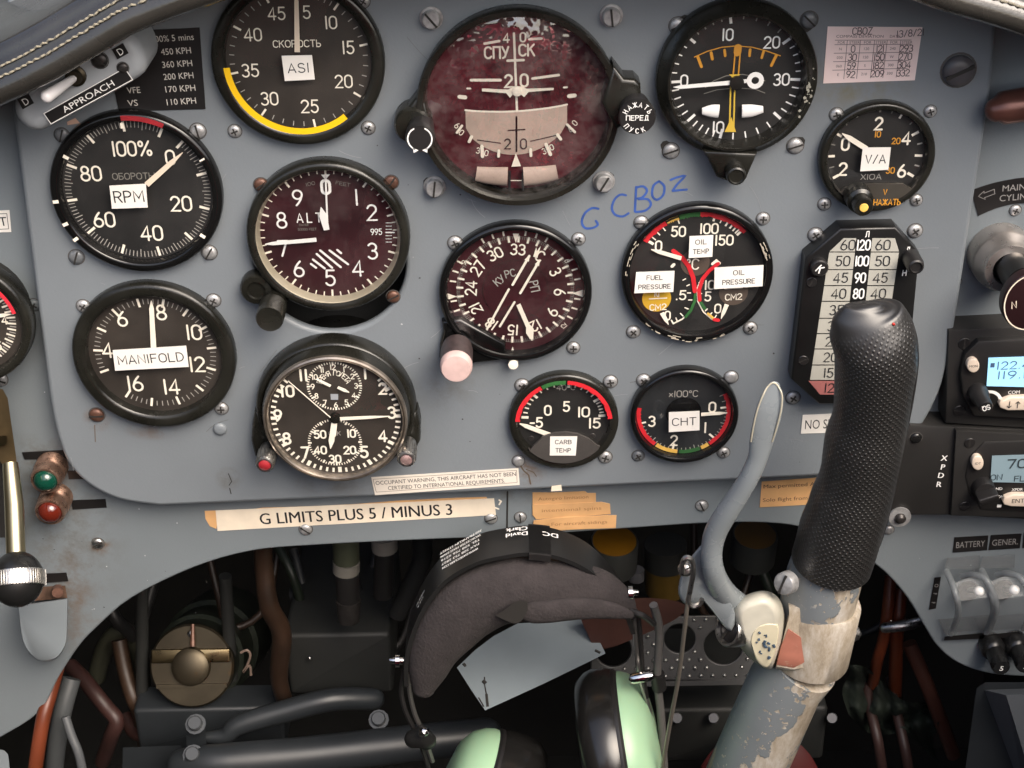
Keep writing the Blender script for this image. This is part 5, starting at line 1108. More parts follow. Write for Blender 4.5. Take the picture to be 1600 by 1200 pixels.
b = MB(); b.tube([P(16, 724, .012), P(22, 790, .026), P(25, 868, .044)], [.0038, .0047, .0047], mat('pale_brass', (.50, .43, .27), .30, 1.0, var=.1), 20); b.build('rod', t, world=True)
ax = (P(27, 925, .056) - P(25, 868, .044)).normalized(); M = Matrix.Translation(P(27, 905, .052)) @ ax.to_track_quat('Z', 'Y').to_matrix().to_4x4(); s_ = mpp(27, 905, .052)
b = MB(); b.lathe([(41 * s_ * math.cos(R_(a)), 44 * s_ * math.sin(R_(a))) for a in range(-90, 91, 10)], BLACKG, 36, M); kn = b.build('knob', t, world=True)
b = MB(); r = 42 * s_; b.lathe([(r * .97, -.004), (r, -.0033), (r, .0033), (r * .97, .004)], STEEL, 60, M)
for k in range(60): b.box((0, 0, 0), (.0008, .0009, .0072), STEEL, M @ Matrix.Rotation(R_(6 * k), 4, 'Z') @ Matrix.Translation((0, r, 0)))
b.build('knurled_band', kn, world=True)
for lab, px, py, m in (('green domed indicator lamp in a copper ring', 70.5, 752, mat('green_lens', (.004, .045, .028), .08, coat=.6)), ('dark red domed indicator lamp just below the green lamp', 77.5, 801, mat('red_lens', (.10, .012, .006), .08, coat=.6))):
    w = .003; c = P(px, py, w); t = thing('indicator_lamp', lab, 'lamp', (c.x, -SURW, c.z), UPRIGHT, 'indicator lamps on the left'); s_ = mpp(px, py, w); R1 = 24 * s_
    b = MB(); COP = mat('copper_ring', (.48, .30, .22), .32, .9, var=.3, scale=200, rvar=.1)
    prf = [(R1 * 1.05, 0)]
    for k in range(5): prf += [(R1 * 1.05, .001 + k * .0018), (R1 * .98, .0019 + k * .0018)]
    b.lathe(prf + [(R1 * .98, .0095), (R1 * 1.0, .0105), (R1 * 1.0, .0145), (R1 * .93, .016), (R1 * .80, .016), (R1 * .78, .0145)], COP, 40); b.build('ring', t)
    b = MB(); b.lathe([(R1 * .79 * math.cos(R_(a)), .0145 + .0055 * math.sin(R_(a))) for a in range(0, 91, 10)], m, 32); b.build('lens', t)
c = P(66, 975, .018); t = thing('bracket', 'grey round-bottomed sheet bracket with a rusty top below the lever knob', 'bracket', c)
BRK = mat('bracket_paint', (.22, .25, .27), .42, var=.06); pts = smooth_px([(28, 946), (33, 990), (40, 1012), (54, 1028), (70, 1033), (88, 1029), (100, 1014), (105, 995), (106, 935)], 3)
b = MB(); b.loft([[P(px, py, SURW + .001) for px, py in pts], [P(px, py, .0155) for px, py in pts], [P(px + (66 - px) * .03, py + (975 - py) * .03, .017) for px, py in pts]], BRK); b.build('housing', t, world=True)
b = MB(); b.loft([[P(px, py, w) for px, py in ((36, 918), (102, 915), (105, 934), (34, 941))] for w in (-.011, -.002)], mat('rusty_metal', (.13, .075, .05), .6, .3, var=.5, scale=130)); b.tube([P(90, 921, -.001), P(90, 926, .003)], .003, RUSTY, 12); b.build('rusty_plate', t, world=True)

# ------------------------------------------------------------------ right side: radios, valve, switches
def boxy(pts, w0, w1, m, bev=.0015, seg=2, b=None):
    """prism of a pixel outline between two depths, in the frame of XZ at w1"""
    b = b or MB(); b.rpoly([XZ(px, py, w1) for px, py in pts], w0, w1, bev, m, seg=seg); return b
def radio(name, label, plate, bez, fw):
    t = thing(name, label, 'radio', (0, 0, 0), UPRIGHT); b = boxy(plate, SURW, fw - .004, mat('radio_plate', (.020, .019, .018), .5, var=.15, bump=.1, bscale=900)); b.build('mounting_plate', t)
    b = boxy(bez, fw - .004, fw, mat('radio_face', (.016, .015, .0145), .45, var=.15)); b.build('face', t); return t
def on(px, py, w): return XZ(px, py, w)
FW = .006
t = radio('com_radio', 'black radio with a glowing blue screen reading 122.4', ((1482, 516), (1700, 506), (1700, 676), (1477, 662)), ((1529, 533), (1700, 527), (1700, 660), (1522, 651), (1505, 620), (1501, 585), (1508, 553)), FW)
LCD = mat('blue_screen', (.25, .5, .7), .3, emit=((.34, .66, .92), .45)); LCDT = mat('screen_digit', (.07, .12, .22), .5)
b = MB(); b.poly([on(*p, FW) for p in ((1544, 558), (1700, 553), (1700, 606), (1541, 602))], FW + .0006, LCD, .0002); b.build('screen', t, smooth=False)
b = MB()
for tx, px, py, h in (('122.475', 1596, 568, 12.5), ('119.125', 1596, 583, 12.5)):
    x, z_ = on(px if py < 575 else px + 1, py, FW); engrave(b, tx, x, z_, h * .00033, LCDT, FW + .0011, .13, 2, fit=76 * mpp(px, py), sp=.24)
x, z_ = on(1550, 569, FW); b.box((x, z_, FW + .0011), (.002, .0024, .0001), LCDT); b.build('screen_digits', t, smooth=False)
BTN = mat('cream_button', (.74, .62, .50), .45)
def pill(t, pts, txt, h, name='button'):
    b = MB(); cxy = [on(*p, FW + .003) for p in pts]; b.rpoly(cxy, FW, FW + .003, .0008, BTN); mx = sum(q[0] for q in cxy) / len(cxy); my = sum(q[1] for q in cxy) / len(cxy)
    if txt: printed(b, txt, mx, my, h, INK, FW + .0031, 2)
    b.build(name, t); return mx, my
def ell(cx, cy, rx, ry, n=20): return [(cx + rx * math.cos(2 * math.pi * i / n), cy + ry * math.sin(2 * math.pi * i / n)) for i in range(n)]
pill(t, ell(1521, 572, 10, 11), 'MON', .0013)
mx, my = pill(t, [(1572, 624), (1580, 621), (1640, 620), (1640, 641), (1575, 642), (1563, 638), (1561, 632), (1564, 627)], '', .002)
b = MB()
for px, d in ((1577, -1), (1590, 1)):
    x, z_ = on(px, 632, FW + .003); b.stroke([(x, z_ + .0018), (x, z_ - .0018)], .0004, FW + .0032, INK); b.stroke([(x - .001, z_ + d * .0007), (x, z_ + d * .0018), (x + .001, z_ + d * .0007)], .0004, FW + .0033, INK)
for tx, px, py, h in (('OFF', 1522, 610, .0019), ('COM', 1584, 612, .0019)): x, z_ = on(px, py, FW); printed(b, tx, x, z_, h, WHITE, FW + .0004, 2)
x, z_ = on(1543, 629, FW); b.band(.0056, .0072, -20, 75, FW + .0004, WHITE, c=(x, z_)); b.build('lettering', t, smooth=False)
x, z_ = on(1541, 637, FW + .016); b = MB(); M = Matrix.Translation((x, z_, 0)); b.lathe([(.0050, FW), (.0046, FW + .006), (.0038, FW + .007), (.0036, FW + .015), (.003, FW + .016), (0, FW + .016)], BLACKP, 28, M); engrave(b, 'SQ', x, z_, .0026, WHITE, FW + .0162, .16, 200); b.build('knob', t)
for px, py in ((1507, 537), (1499, 642)): x, z_ = on(px, py, FW - .004); screw(t, 'flush', (x, z_, FW - .004), .0032, BLACKP)
t = radio('transponder', 'black transponder with a dull grey screen reading 70 and ON', ((1393, 700), (1422, 664), (1700, 676), (1700, 818), (1484, 806), (1390, 806)), ((1538, 691), (1700, 686), (1700, 804), (1533, 798), (1514, 770), (1508, 745), (1514, 715)), FW)
b = boxy(((1494, 673), (1700, 684), (1700, 812), (1486, 806)), FW - .004, FW - .001, mat('radio_plate2', (.022, .021, .020), .48, var=.15), .0006); b.build('face_plate', t)
LCD2 = mat('grey_screen', (.17, .22, .24), .3, emit=((.16, .23, .26), .35))
b = MB(); b.poly([on(*p, FW) for p in ((1549.5, 711), (1700, 706), (1700, 755), (1547, 752))], FW + .0006, LCD2, .0002); b.build('screen', t, smooth=False)
b = MB()
for tx, px, py, h, f in (('7000', 1605, 722, .0050, 62), ('ON', 1556, 744, .0031, 17), ('FL', 1592, 746, .0031, 15)): x, z_ = on(px, py, FW); engrave(b, tx, x, z_, h, mat('lcd_dark', (.03, .04, .045), .5), FW + .0011, .16, 2, fit=f * mpp(px, py))
b.build('screen_digits', t, smooth=False)
pill(t, ell(1528, 724, 9.5, 11.5), 'IDT', .0014)
pill(t, [(1577, 775), (1584, 773), (1640, 774), (1640, 793), (1580, 792), (1569, 789), (1567, 784), (1570, 778)], 'ENT', .0026)
b = MB()
for tx, px, py, h in (('OFF', 1527, 761, .0016), ('SBY', 1541, 761.5, .0016), ('GND', 1558, 763, .0017), ('XPDR', 1589, 764, .0016), ('ON', 1563, 775, .0015)): x, z_ = on(px, py, FW); printed(b, tx, x, z_, h, WHITE, FW + .0004, 2, bold=.04)
x, z_ = on(1561, 790, FW); b.box((x, z_, FW + .0004), (.0022, .0015, .0002), WHITE)
for ch_, px, py in (('X', 1475, 715), ('P', 1473, 729), ('D', 1470, 742), ('R', 1467, 756)): x, z_ = on(px, py, FW - .004); printed(b, ch_, x, z_, .0033, WHITE, FW - .0037, -4, bold=.06)
b.build('lettering', t, smooth=False)
x, z_ = on(1545, 780, FW + .012); b = MB(); M = Matrix.Translation((x, z_, 0)); b.lathe([(.0058, FW), (.0055, FW + .005), (.0052, FW + .006), (0, FW + .006)], BLACKP, 28, M); b.box((0, 0, 0), (.0105, .0035, .008), BLACKP, M @ Matrix.Translation((0, 0, FW + .009)) @ Matrix.Rotation(R_(20), 4, 'Z'), .0008); b.build('selector_knob', t)
for px, py, w in ((1515, 692, FW - .001), (1507, 791, FW - .001)): x, z_ = on(px, py, w); screw(t, 'flush', (x, z_, w), .0028, BLACKP)
x, z_ = on(1431, 684, FW - .004); screw(t, 'dome', (x, z_, FW - .004), .0030, BLACKG)
# arrow label
c = P(1565, 305, SURW); t = thing('placard', 'curved black MAIN CYLINDER placard with a white arrow above the valve', 'placard', (c.x, -SURW, c.z), UPRIGHT)
def l(px, py): p = P(px, py, SURW); return (p.x - c.x, p.z - c.z)
b = MB(); b.poly([l(*p) for p in smooth_px([(1517, 297), (1540, 289), (1563, 283), (1600, 277), (1650, 276)], 3) + smooth_px([(1650, 316), (1600, 317), (1578, 319), (1553, 326), (1528, 337)], 3)], .0002, BLACKL, .0003); b.build('sheet', t, smooth=False)
b = MB(); PG = mat('placard_grey', (.26, .25, .24), .6); ar = [l(*p) for p in ((1528, 306), (1537, 298), (1537, 301), (1553, 295), (1554, 302), (1538, 308), (1539, 311))]; b.stroke(ar + [ar[0]], .0003, .0006, PG)
for tx, px, py in (('MAIN', 1584, 292), ('CYLINDER', 1597, 306)): x, z_ = l(px, py); printed(b, tx, x, z_, .0034, PG, .0006, 4)
b.build('lettering', t, smooth=False)
c = P(1580, 425, .0); t = thing('air_valve', 'silver air valve with a dark oval handle plate above the radios', 'valve', (c.x, -SURW, c.z), UPRIGHT)
def l(px, py, z): p = P(px, py, z + SURW); return (p.x - c.x, p.z - c.z)
VS = mat('valve_metal', (.50, .46, .43), .32, .85, var=.15, scale=60, rvar=.1)
x, y = l(1577, 418, .018); b = MB(); b.lathe([(.0155, 0), (.0155, .010), (.0150, .0125), (.0128, .015), (.0125, .0185), (.0120, .020), (.0085, .0205), (.0080, .017)], VS, 48, Matrix.Translation((x, y, 0))); b.build('collar', t)
x, y = l(1592, 432, .03); b = MB(); b.lathe([(.0080, .012), (.0080, .030), (.0072, .036), (0, .036)], BLACKG, 32, Matrix.Translation((x, y, 0))); b.build('stem', t)
b = MB(); M = Matrix.Translation((*l(1610, 474, .045), .038)); HP = mat('maroon_plate', (.020, .008, .009), .3); pts = [(.0125 * math.cos(a), .0150 * math.sin(a)) for a in [2 * math.pi * i / 40 for i in range(40)]]; b.rpoly(pts, 0, .006, .0012, HP, M); k0 = len(b.v); q = MB(); q.stroke([(x_ * .93, y_ * .93) for x_, y_ in pts], .0006, .0062, STICK_C, True); engrave(q, 'N', -.0072, -.001, .0034, STICK_C, .0063, .13, 8); b.build('handle_plate', t); q.v = [tuple(M @ Vector(v)) for v in q.v]; q.build('lettering', t, smooth=False)
c = P(1575, 165, .01); t = thing('warning_lamp', 'dull red capped lamp housing at the upper right edge', 'lamp', c); b = MB(); b.tube([P(1556, 172, .008), P(1566, 169, .008), P(1680, 150, .0)], [.0055, .0075, .0085], mat('red_brown_cap', (.13, .055, .042), .3, .4, var=.3), 20, roundcap=4); b.build('cap', t, world=True)
for i, (lab, q) in enumerate((('black BATTERY label above the switch guards', ((1491, 839), (1544, 836), (1542, 859), (1488, 863))), ('black GENER label right of the battery label', ((1548, 835.5), (1596, 833), (1593, 856), (1544, 859))), ('black label cut off by the right edge beside the GENER label', ((1599, 832), (1650, 829), (1650, 853), (1597, 856))))):
    plaque('placard', lab, 'placard', q, SURW, [('BATTERY', 'GENER.', '')[i]], BLACKL, font='print', ink=PG, hfrac=.42, fitf=.84)
t, l = plaque('placard', 'narrow upright black OFF label left of the switch guards', 'placard', ((1460, 902), (1470, 901), (1462, 950), (1451, 952)), SURW, [], BLACKL)
b = MB()
for ch_, px, py in (('O', 1463, 914), ('F', 1461, 927), ('F', 1458, 941)): x, z_ = l(px, py); printed(b, ch_, x, z_, .0022, PG, .0006, -90)
b.build('lettering', t, smooth=False)
CLEAR = bpy.data.materials.new('clear_plastic'); CLEAR.use_nodes = True; bb = CLEAR.node_tree.nodes['Principled BSDF']; bb.inputs['Base Color'].default_value = (.30, .32, .33, 1); bb.inputs['Roughness'].default_value = .2; bb.inputs['Alpha'].default_value = .24
CLEAR2 = CLEAR.copy(); CLEAR2.name = 'clear_plastic_edge'; CLEAR2.node_tree.nodes['Principled BSDF'].inputs['Alpha'].default_value = .55; CLEAR2.node_tree.nodes['Principled BSDF'].inputs['Base Color'].default_value = (.24, .26, .27, 1)
for i, (ox, lab) in enumerate(((0, 'clear plastic guard over the battery switch'), (55, 'clear plastic guard over the generator switch'))):
    c = P(1520 + ox, 920, .0); t = thing('switch_guard', lab, 'switch', (c.x, -SURW, c.z), UPRIGHT, 'guarded switches at lower right'); oy = -2 * i
    def l(px, py, z): p = P(px + ox, py + oy, z + SURW); return Vector((p.x - c.x, p.z - c.z, z))
    b = MB()
    plate = smooth_px([(1478, 876), (1485, 869), (1500, 867), (1532, 866)], 2); b.loft([[l(px, py, 0) for px, py in ((1476, 890), (1480, 872), (1531, 868), (1530, 889))], [l(px, py, .006) for px, py in ((1476, 890), (1480, 872), (1531, 868), (1530, 889))]], CLEAR)
    b.build('guard_plate', t)
    rb = MB(); rb.tube([l(1479, 893, .006), l(1488, 912, .016), l(1495, 935, .022), l(1497, 960, .018), l(1486, 990, .006)], .0018, CLEAR2, 10, sub=4); rb.tube([l(1503, 900, .006), l(1520, 898, .012), l(1540, 905, .018), l(1553, 930, .022), l(1556, 955, .020), l(1545, 985, .006)], .0018, CLEAR2, 10, sub=4); rb.build('guard_rib', t)
    sh = MB(); g0 = [l(1488, 912, .015), l(1496, 940, .021), l(1496, 962, .017), l(1487, 988, .005)]; g1 = [l(1526, 899, .012), l(1551, 932, .021), l(1554, 958, .019), l(1544, 984, .005)]
    sh.add([tuple(v) for v in g0 + g1], [[k, k + 1, 5 + k, 4 + k] for k in range(3)], CLEAR); sh.build('guard_cover', t)
    f = MB(); f.loft([[l(px, py, 0) for px, py in ((1466, 968), (1548, 960), (1545, 990), (1478, 993))], [l(px, py, .003) for px, py in ((1466, 968), (1548, 960), (1545, 990), (1478, 993))]], CLEAR); f.build('guard_foot', t)
    f = MB(); f.poly([tuple(l(px, py, .0005))[:2] for px, py in ((1474, 990), (1536, 984), (1536, 993), (1473, 996))], .0032, BLACKL); f.build('tape_label', t, smooth=False)
    sw = MB(); sw.lathe([(.006, 0), (.006, .002), (.004, .003), (0, .003)], DARKST, 20, Matrix.Translation(l(1512, 922, .002))); sw.tube([l(1512, 922, .003), l(1529, 923, .016)], [.0015, .0021], STEEL, 12); tg = sw.build('toggle', t)
    sw = MB(); sw.tube([l(1529, 923, .0155), l(1530, 924, .018)], [.0026, .0028], WHITE, 14, roundcap=4); sw.build('toggle_tip', tg)
for i, (px, py, n, lab) in enumerate(((1560, 1033, '5', 'black fuse knob marked 5'), (1597, 1030, '3', 'black fuse knob marked 3 at the right edge'))):
    c = P(px, py, .004); t = thing('fuse_knob', lab, 'knob', (c.x, -SURW, c.z), UPRIGHT, 'fuse knobs at lower right'); b = MB(); b.lathe([(.0068, 0), (.0068, .007), (.006, .009), (.0048, .010), (.0050, .021), (.0045, .023), (0, .023)], BLACKG, 28); p = P(px, py, SURW + .023); printed(b, n, 0, 0, .0034, WHITE, .0232, -6, bold=.05); b.build('knob', t)
c = P(1560, 1130, .03); t = thing('grey_box', 'dark grey angular box in the lower right corner', 'box', c)
b = MB(); f0 = [(1526, 1075), (1540, 1066), (1680, 1066), (1680, 1240), (1503, 1240)]; f1 = [(1530, 1090), (1548, 1072), (1690, 1072), (1690, 1250), (1560, 1250), (1553, 1120)]
b.loft([[P(px, py, -.02) for px, py in f0], [P(px, py, .012) for px, py in f0]], GREYP); b.build('housing', t, world=True)
b = MB(); b.loft([[P(px, py, .012) for px, py in ((1538, 1078), (1700, 1072), (1700, 1260), (1606, 1260))], [P(px, py, .03) for px, py in ((1572, 1086), (1700, 1080), (1700, 1260), (1625, 1260))]], mat('grey_box_lid', (.10, .11, .12), .5)); b.build('lid', t, world=True)
# ------------------------------------------------------------------ control stick
RUB = bpy.data.materials.new('dimpled_rubber'); RUB.use_nodes = True; nt, bb = nodes_of(RUB)
bb.inputs['Base Color'].default_value = (.020, .0192, .0185, 1); bb.inputs['Roughness'].default_value = .42; bb.inputs['Specular IOR Level'].default_value = .7; bb.inputs['Coat Weight'].default_value = .25; bb.inputs['Coat Roughness'].default_value = .3
uv = nt.nodes.new('ShaderNodeUVMap'); vo = nt.nodes.new('ShaderNodeTexVoronoi'); vo.voronoi_dimensions = '2D'; vo.inputs['Randomness'].default_value = .12; vo.inputs['Scale'].default_value = 1.0
mp = nt.nodes.new('ShaderNodeMapping'); mp.inputs['Rotation'].default_value = (0, 0, R_(45)); nt.links.new(uv.outputs[0], mp.inputs[0]); nt.links.new(mp.outputs[0], vo.inputs['Vector'])
rp = nt.nodes.new('ShaderNodeMapRange'); rp.inputs[1].default_value = .10; rp.inputs[2].default_value = .36; rp.inputs[3].default_value = 1; rp.inputs[4].default_value = 0; rp.interpolation_type = 'SMOOTHSTEP'; nt.links.new(vo.outputs['Distance'], rp.inputs[0])
bp = nt.nodes.new('ShaderNodeBump'); bp.inputs['Strength'].default_value = .9; bp.inputs['Distance'].default_value = .00042; sv = nt.nodes.new('ShaderNodeSeparateXYZ'); nt.links.new(uv.outputs[0], sv.inputs[0]); fv = nt.nodes.new('ShaderNodeMapRange'); fv.inputs[1].default_value = 3.0; fv.inputs[2].default_value = 9.0; nt.links.new(sv.outputs[1], fv.inputs[0]); mv = nt.nodes.new('ShaderNodeMath'); mv.operation = 'MULTIPLY'; nt.links.new(rp.outputs[0], mv.inputs[0]); nt.links.new(fv.outputs[0], mv.inputs[1]); nt.links.new(mv.outputs[0], bp.inputs['Height']); nt.links.new(bp.outputs[0], bb.inputs['Normal'])
TRIM = mat('stick_paint', (.185, .208, .222), .33, var=.06, scale=20, rvar=.06)
PRIMER = (.50, .41, .28)
def chipped(name, th, sc, off, slope=0.0, mid=0.0, k=0.0, grad=9.0):
    """grey paint rubbed down to primer and metal along a band, with loose specks beside it"""
    m = mat(name, (.215, .238, .252), .36, var=.05); nt = m.node_tree; b_ = nt.nodes['Principled BSDF']; N = nt.nodes.new; L = nt.links.new
    def M2(op, a, b, c=None):
        q = N('ShaderNodeMath'); q.operation = op
        for i, v in enumerate((a, b, c)):
            if v is None: continue
            if isinstance(v, (int, float)): q.inputs[i].default_value = v
            else: L(v, q.inputs[i])
        return q.outputs[0]
    def noise(scale, sc3, loc, det=7, ro=.6):
        mp_ = N('ShaderNodeMapping'); mp_.inputs['Location'].default_value = loc; mp_.inputs['Scale'].default_value = sc3; L(tc.outputs['Object'], mp_.inputs[0]); nz = N('ShaderNodeTexNoise'); nz.inputs['Scale'].default_value = scale; nz.inputs['Detail'].default_value = det; nz.inputs['Roughness'].default_value = ro; L(mp_.outputs[0], nz.inputs['Vector']); return nz.outputs['Fac']
    def step(v, a, w): r = N('ShaderNodeMapRange'); r.inputs[1].default_value = a; r.inputs[2].default_value = a + w; L(v, r.inputs[0]); return r.outputs[0]
    tc = N('ShaderNodeTexCoord'); sx = N('ShaderNodeSeparateXYZ'); L(tc.outputs['Object'], sx.inputs[0])
    xr = M2('MULTIPLY_ADD', sx.outputs[2], -slope, sx.outputs[0])
    bias = M2('MULTIPLY', M2('ABSOLUTE', M2('SUBTRACT', xr, mid), 0), -k) if k else M2('MULTIPLY', xr, grad)
    n1 = M2('ADD', noise(sc, (1, 1, .6), off), bias); r1 = step(n1, th, .012)
    sp = M2('MULTIPLY', step(noise(sc * 6, (1, 1, 1), off, 3), .60, .02), step(n1, th - .22, .12)); fac = M2('MAXIMUM', r1, sp)
    c2 = N('ShaderNodeValToRGB'); cr = c2.color_ramp; cr.elements[0].position = .33; cr.elements[0].color = (.25, .21, .17, 1); cr.elements[1].position = .68; cr.elements[1].color = (.64, .62, .58, 1)
    for p_, c_ in ((.45, (.40, .34, .26, 1)), (.55, (.51, .46, .39, 1))): e_ = cr.elements.new(p_); e_.color = c_
    L(noise(100, (1, 1, .35), (0, 0, 0), 9, .75), c2.inputs[0])
    mx = N('ShaderNodeMix'); mx.data_type = 'RGBA'; L(fac, mx.inputs['Factor']); old = b_.inputs['Base Color'].links[0].from_socket; L(old, mx.inputs['A']); L(c2.outputs[0], mx.inputs['B']); L(mx.outputs['Result'], b_.inputs['Base Color'])
    bm2 = N('ShaderNodeBump'); bm2.inputs['Strength'].default_value = .6; bm2.inputs['Distance'].default_value = .0006; bm2.invert = True; L(fac, bm2.inputs['Height']); L(bm2.outputs[0], b_.inputs['Normal'])
    return m
SW = .085
base = P(1168, 1210, .05)
t = thing('control_stick', 'control stick with black dimpled rubber grip on a chipped grey tube', 'control stick', base)
def rowdef(y): # left and right outline of the grip
    Lq = ((478, 1322), (484, 1309), (492, 1298), (507, 1293), (525, 1299), (547, 1305), (580, 1305), (620, 1304), (647, 1302), (675, 1291), (705, 1286), (730, 1283), (755, 1276), (773, 1267), (800, 1258), (820, 1249), (853, 1241), (868, 1236))
    Rq = ((478, 1382), (487, 1398), (497, 1412), (507, 1420), (535, 1433), (560, 1434), (595, 1428), (640, 1421), (685, 1412), (730, 1402), (757, 1397), (777, 1391), (853, 1368), (880, 1358), (893, 1352))
    def ip(T):
        for (y0, x0), (y1, x1) in zip(T[:-1], T[1:]):
            if y0 <= y <= y1: return x0 + (x1 - x0) * (y - y0) / (y1 - y0)
        return T[0][1] if y < T[0][0] else T[-1][1]
    return ip(Lq), ip(Rq)
pts = []; rad = []; fl = []
ys = [474.6, 475.2, 476.6, 478.6, 481.5, 486, 493, 502, 514, 528, 545, 565, 590, 620, 650, 680, 705, 730, 752, 772, 795, 820, 845, 868]
for i, y in enumerate(ys):
    a, c_ = rowdef(y); tl = 22 * min(1, max(0, (y - 520) / 350)) # section tilts towards the foot
    w = SW - .028 * max(0, (y - 480) / 400)
    pts.append(P((a + c_) / 2, y + tl * .45, w)); rad.append((c_ - a) / 2 * mpp((a + c_) / 2, y, w) * (.18, .45, .72, .90, .98)[i] if i < 5 else (c_ - a) / 2 * mpp((a + c_) / 2, y, w)); fl.append(.45 + .55 * min(1, (y - 474) / 60))
b = MB(); b.tube(pts, rad, RUB, 40, sub=3, flat=fl, ref=(0, -1, 0), uvscale=1 / .00225); gp = b.build('grip', t, world=True, ang=80)
b = MB(); x0 = P(1396, 506, .118); b.tube([P(1396, 507, SW + .018), P(1396, 506, SW + .0215)], [.0008, .0006], mat('red_spot', (.6, .03, .02), .3), 10, roundcap=3); b.build('red_button', gp, world=True)
# smooth seam strip down the right of the grip
b = MB(); seam = [(1424, 520), (1430, 550), (1428, 585), (1419, 640), (1409, 690), (1399, 740), (1388, 790), (1376, 835), (1365, 868)]
wz = lambda y: SW - .028 * (y - 480) / 400
b.tube([P(px - 6, py, wz(py) + .006) for px, py in seam], [.0022, .0032, .0034, .0034, .0034, .0034, .0034, .0034, .0030], BLACKP, 12, sub=3); b.build('grip_seam', gp, world=True)
def axp(px, py, w): return P(px, py, w)
b = MB(); CH1 = chipped('chipped_collar', .79, 45, (.3, .1, 0)); b.tube([P(1297, 874, .056), P(1290, 893, .055), P(1288, 900, .0545), P(1276, 950, .051)], [.0180, .0182, .0185, .0186], CH1, 40, ref=(0, -1, 0)); b.build('collar', t, world=True)
b = MB(); b.tube([P(1298, 868, .056), P(1296, 877, .056)], [.0176, .0170], BLACKG, 36, ref=(0, -1, 0)); b.build('grip_foot', t, world=True)
b = MB(); CH2 = chipped('chipped_clamp', .47, 28, (.9, .2, 0)); q = [P(1284, 940, .052), P(1283, 944, .052), P(1266, 1024, .047), P(1264, 1031, .047)]; b.tube(q, [.0186, .0198, .0199, .0188], CH2, 44, ref=(0, -1, 0)); b.build('clamp_ring', t, world=True)
# clamp jaw with the rubbed red patch and cream lobe
WORN = mat('worn_cream', (.52, .50, .42), .36, var=.25, scale=50, wear=[((.185, .208, .222), .62, 34)])
lobe = smooth_px([(1147, 985), (1141, 960), (1147, 942), (1165, 930), (1188, 923), (1206, 926), (1219, 938), (1226, 960), (1224, 995), (1214, 1030), (1206, 1045), (1190, 1042), (1165, 1022), (1150, 1000)], 3)
def slabpx(pts, w0, w1, m, bev=.003, dome=0.0):
    cx = sum(p[0] for p in pts) / len(pts); cy = sum(p[1] for p in pts) / len(pts); lp = []
    prof_ = [(w0, 1.0)] + [(w1 - bev * (1 - math.sin(R_(a))), 1 - dome * (1 - math.cos(R_(a)))) for a in range(0, 91, 12)] + ([(w1, 1 - dome)] if dome else []) if dome else ((w0, 1.0), (w1 - bev, 1.0), (w1 - bev * .45, .975), (w1, .92))
    for k, (w, s_) in enumerate(prof_): lp.append([P(cx + (px - cx) * s_, cy + (py - cy) * s_, w) for px, py in pts])
    mb = MB(); area = sum(pts[i][0] * pts[(i + 1) % len(pts)][1] - pts[(i + 1) % len(pts)][0] * pts[i][1] for i in range(len(pts)))
    if area > 0: lp = [l_[::-1] for l_ in lp]
    mb.loft(lp, m); return mb
slabpx(lobe, .040, .074, WORN, .017, .42).build('clamp_lobe', t, world=True)
jaw = [(1211, 1045), (1222, 1000), (1233, 958), (1232, 942), (1250, 946), (1268, 1000), (1266, 1046), (1240, 1050)]
slabpx(jaw, .044, .0665, CH2, .006).build('clamp_jaw', t, world=True)
slabpx([(1212, 1040), (1219, 1010), (1231, 980), (1262, 1001), (1264, 1018), (1258, 1036), (1240, 1045)], .060, .0670, mat('rubbed_red', (.40, .16, .115), .45, var=.25, scale=60, wear=((.5, .40, .28), .66, 160)), .002).build('red_patch', t, world=True)
b = MB(); M = Matrix.Translation(P(1152, 984, .0655)) @ Matrix.Rotation(R_(-58), 4, 'Z') @ Matrix.Rotation(R_(66), 4, 'X') @ Matrix.Translation((0, 0, .0045)); r = .0086
b.lathe([(r * .97, -.006), (r, -.002), (r, .002), (r * .93, .003), (r * .80, .003), (r * .74, .001)], STEEL, 32, M); b.lathe([(r * .74, .001), (r * .70, .0004), (r * .45, .0016), (0, .002)], DARKST, 28, M); b.box((0, 0, 0), (r * 1.3, r * .16, .0012), SLOT, M @ Matrix.Translation((0, 0, .0018)) @ Matrix.Rotation(R_(70), 4, 'Z')); b.build('clamp_bolt', t, world=True)
pl = slabpx([(p[0], p[1]) for p in smooth_px([(1172, 1003), (1176, 988), (1190, 976), (1208, 974), (1217, 980), (1214, 1010), (1205, 1035), (1196, 1043), (1182, 1032), (1172, 1003)], 3)[:-1]], .070, .0745, mat('cream_patch', (.60, .55, .40), .42, var=.06), .001); pl.build('cream_patch', t, world=True)
b = MB()
def stp(pts, w_):
    for i in range(len(pts) - 1): b.tube([P(*pts[i], .0748), P(*pts[i + 1], .0748)], w_, mat('dark_flake', (.05, .08, .12), .5), 6)
for k in range(16):
    x, y = random.gauss(1196, 6), random.uniform(985, 1035); stp([(x, y), (x + random.uniform(-4, 4), y + random.uniform(-5, 5))], random.uniform(.0003, .0008))
b.build('paint_flake', t, world=True)
def head(par, px, py, w, r, m, name, tilt=20, yaw=0, slot=35):
    b = MB(); M = Matrix.Translation(P(px, py, w)) @ Matrix.Rotation(R_(yaw), 4, 'Z') @ Matrix.Rotation(R_(90 - tilt), 4, 'X')
    b.lathe([(r, -.004), (r, .0004), (r * .9, .0014), (r * .6, .0021), (0, .0024)], m, 28, M); b.box((0, 0, 0), (r * 1.8, r * .2, .0008), SLOT, M @ Matrix.Translation((0, 0, .0021)) @ Matrix.Rotation(R_(slot), 4, 'Z')); return b.build(name, par, world=True)
head(t, 1226, 912, .0725, .0056, ZINC, 'collar_screw', 15, -42, 80)
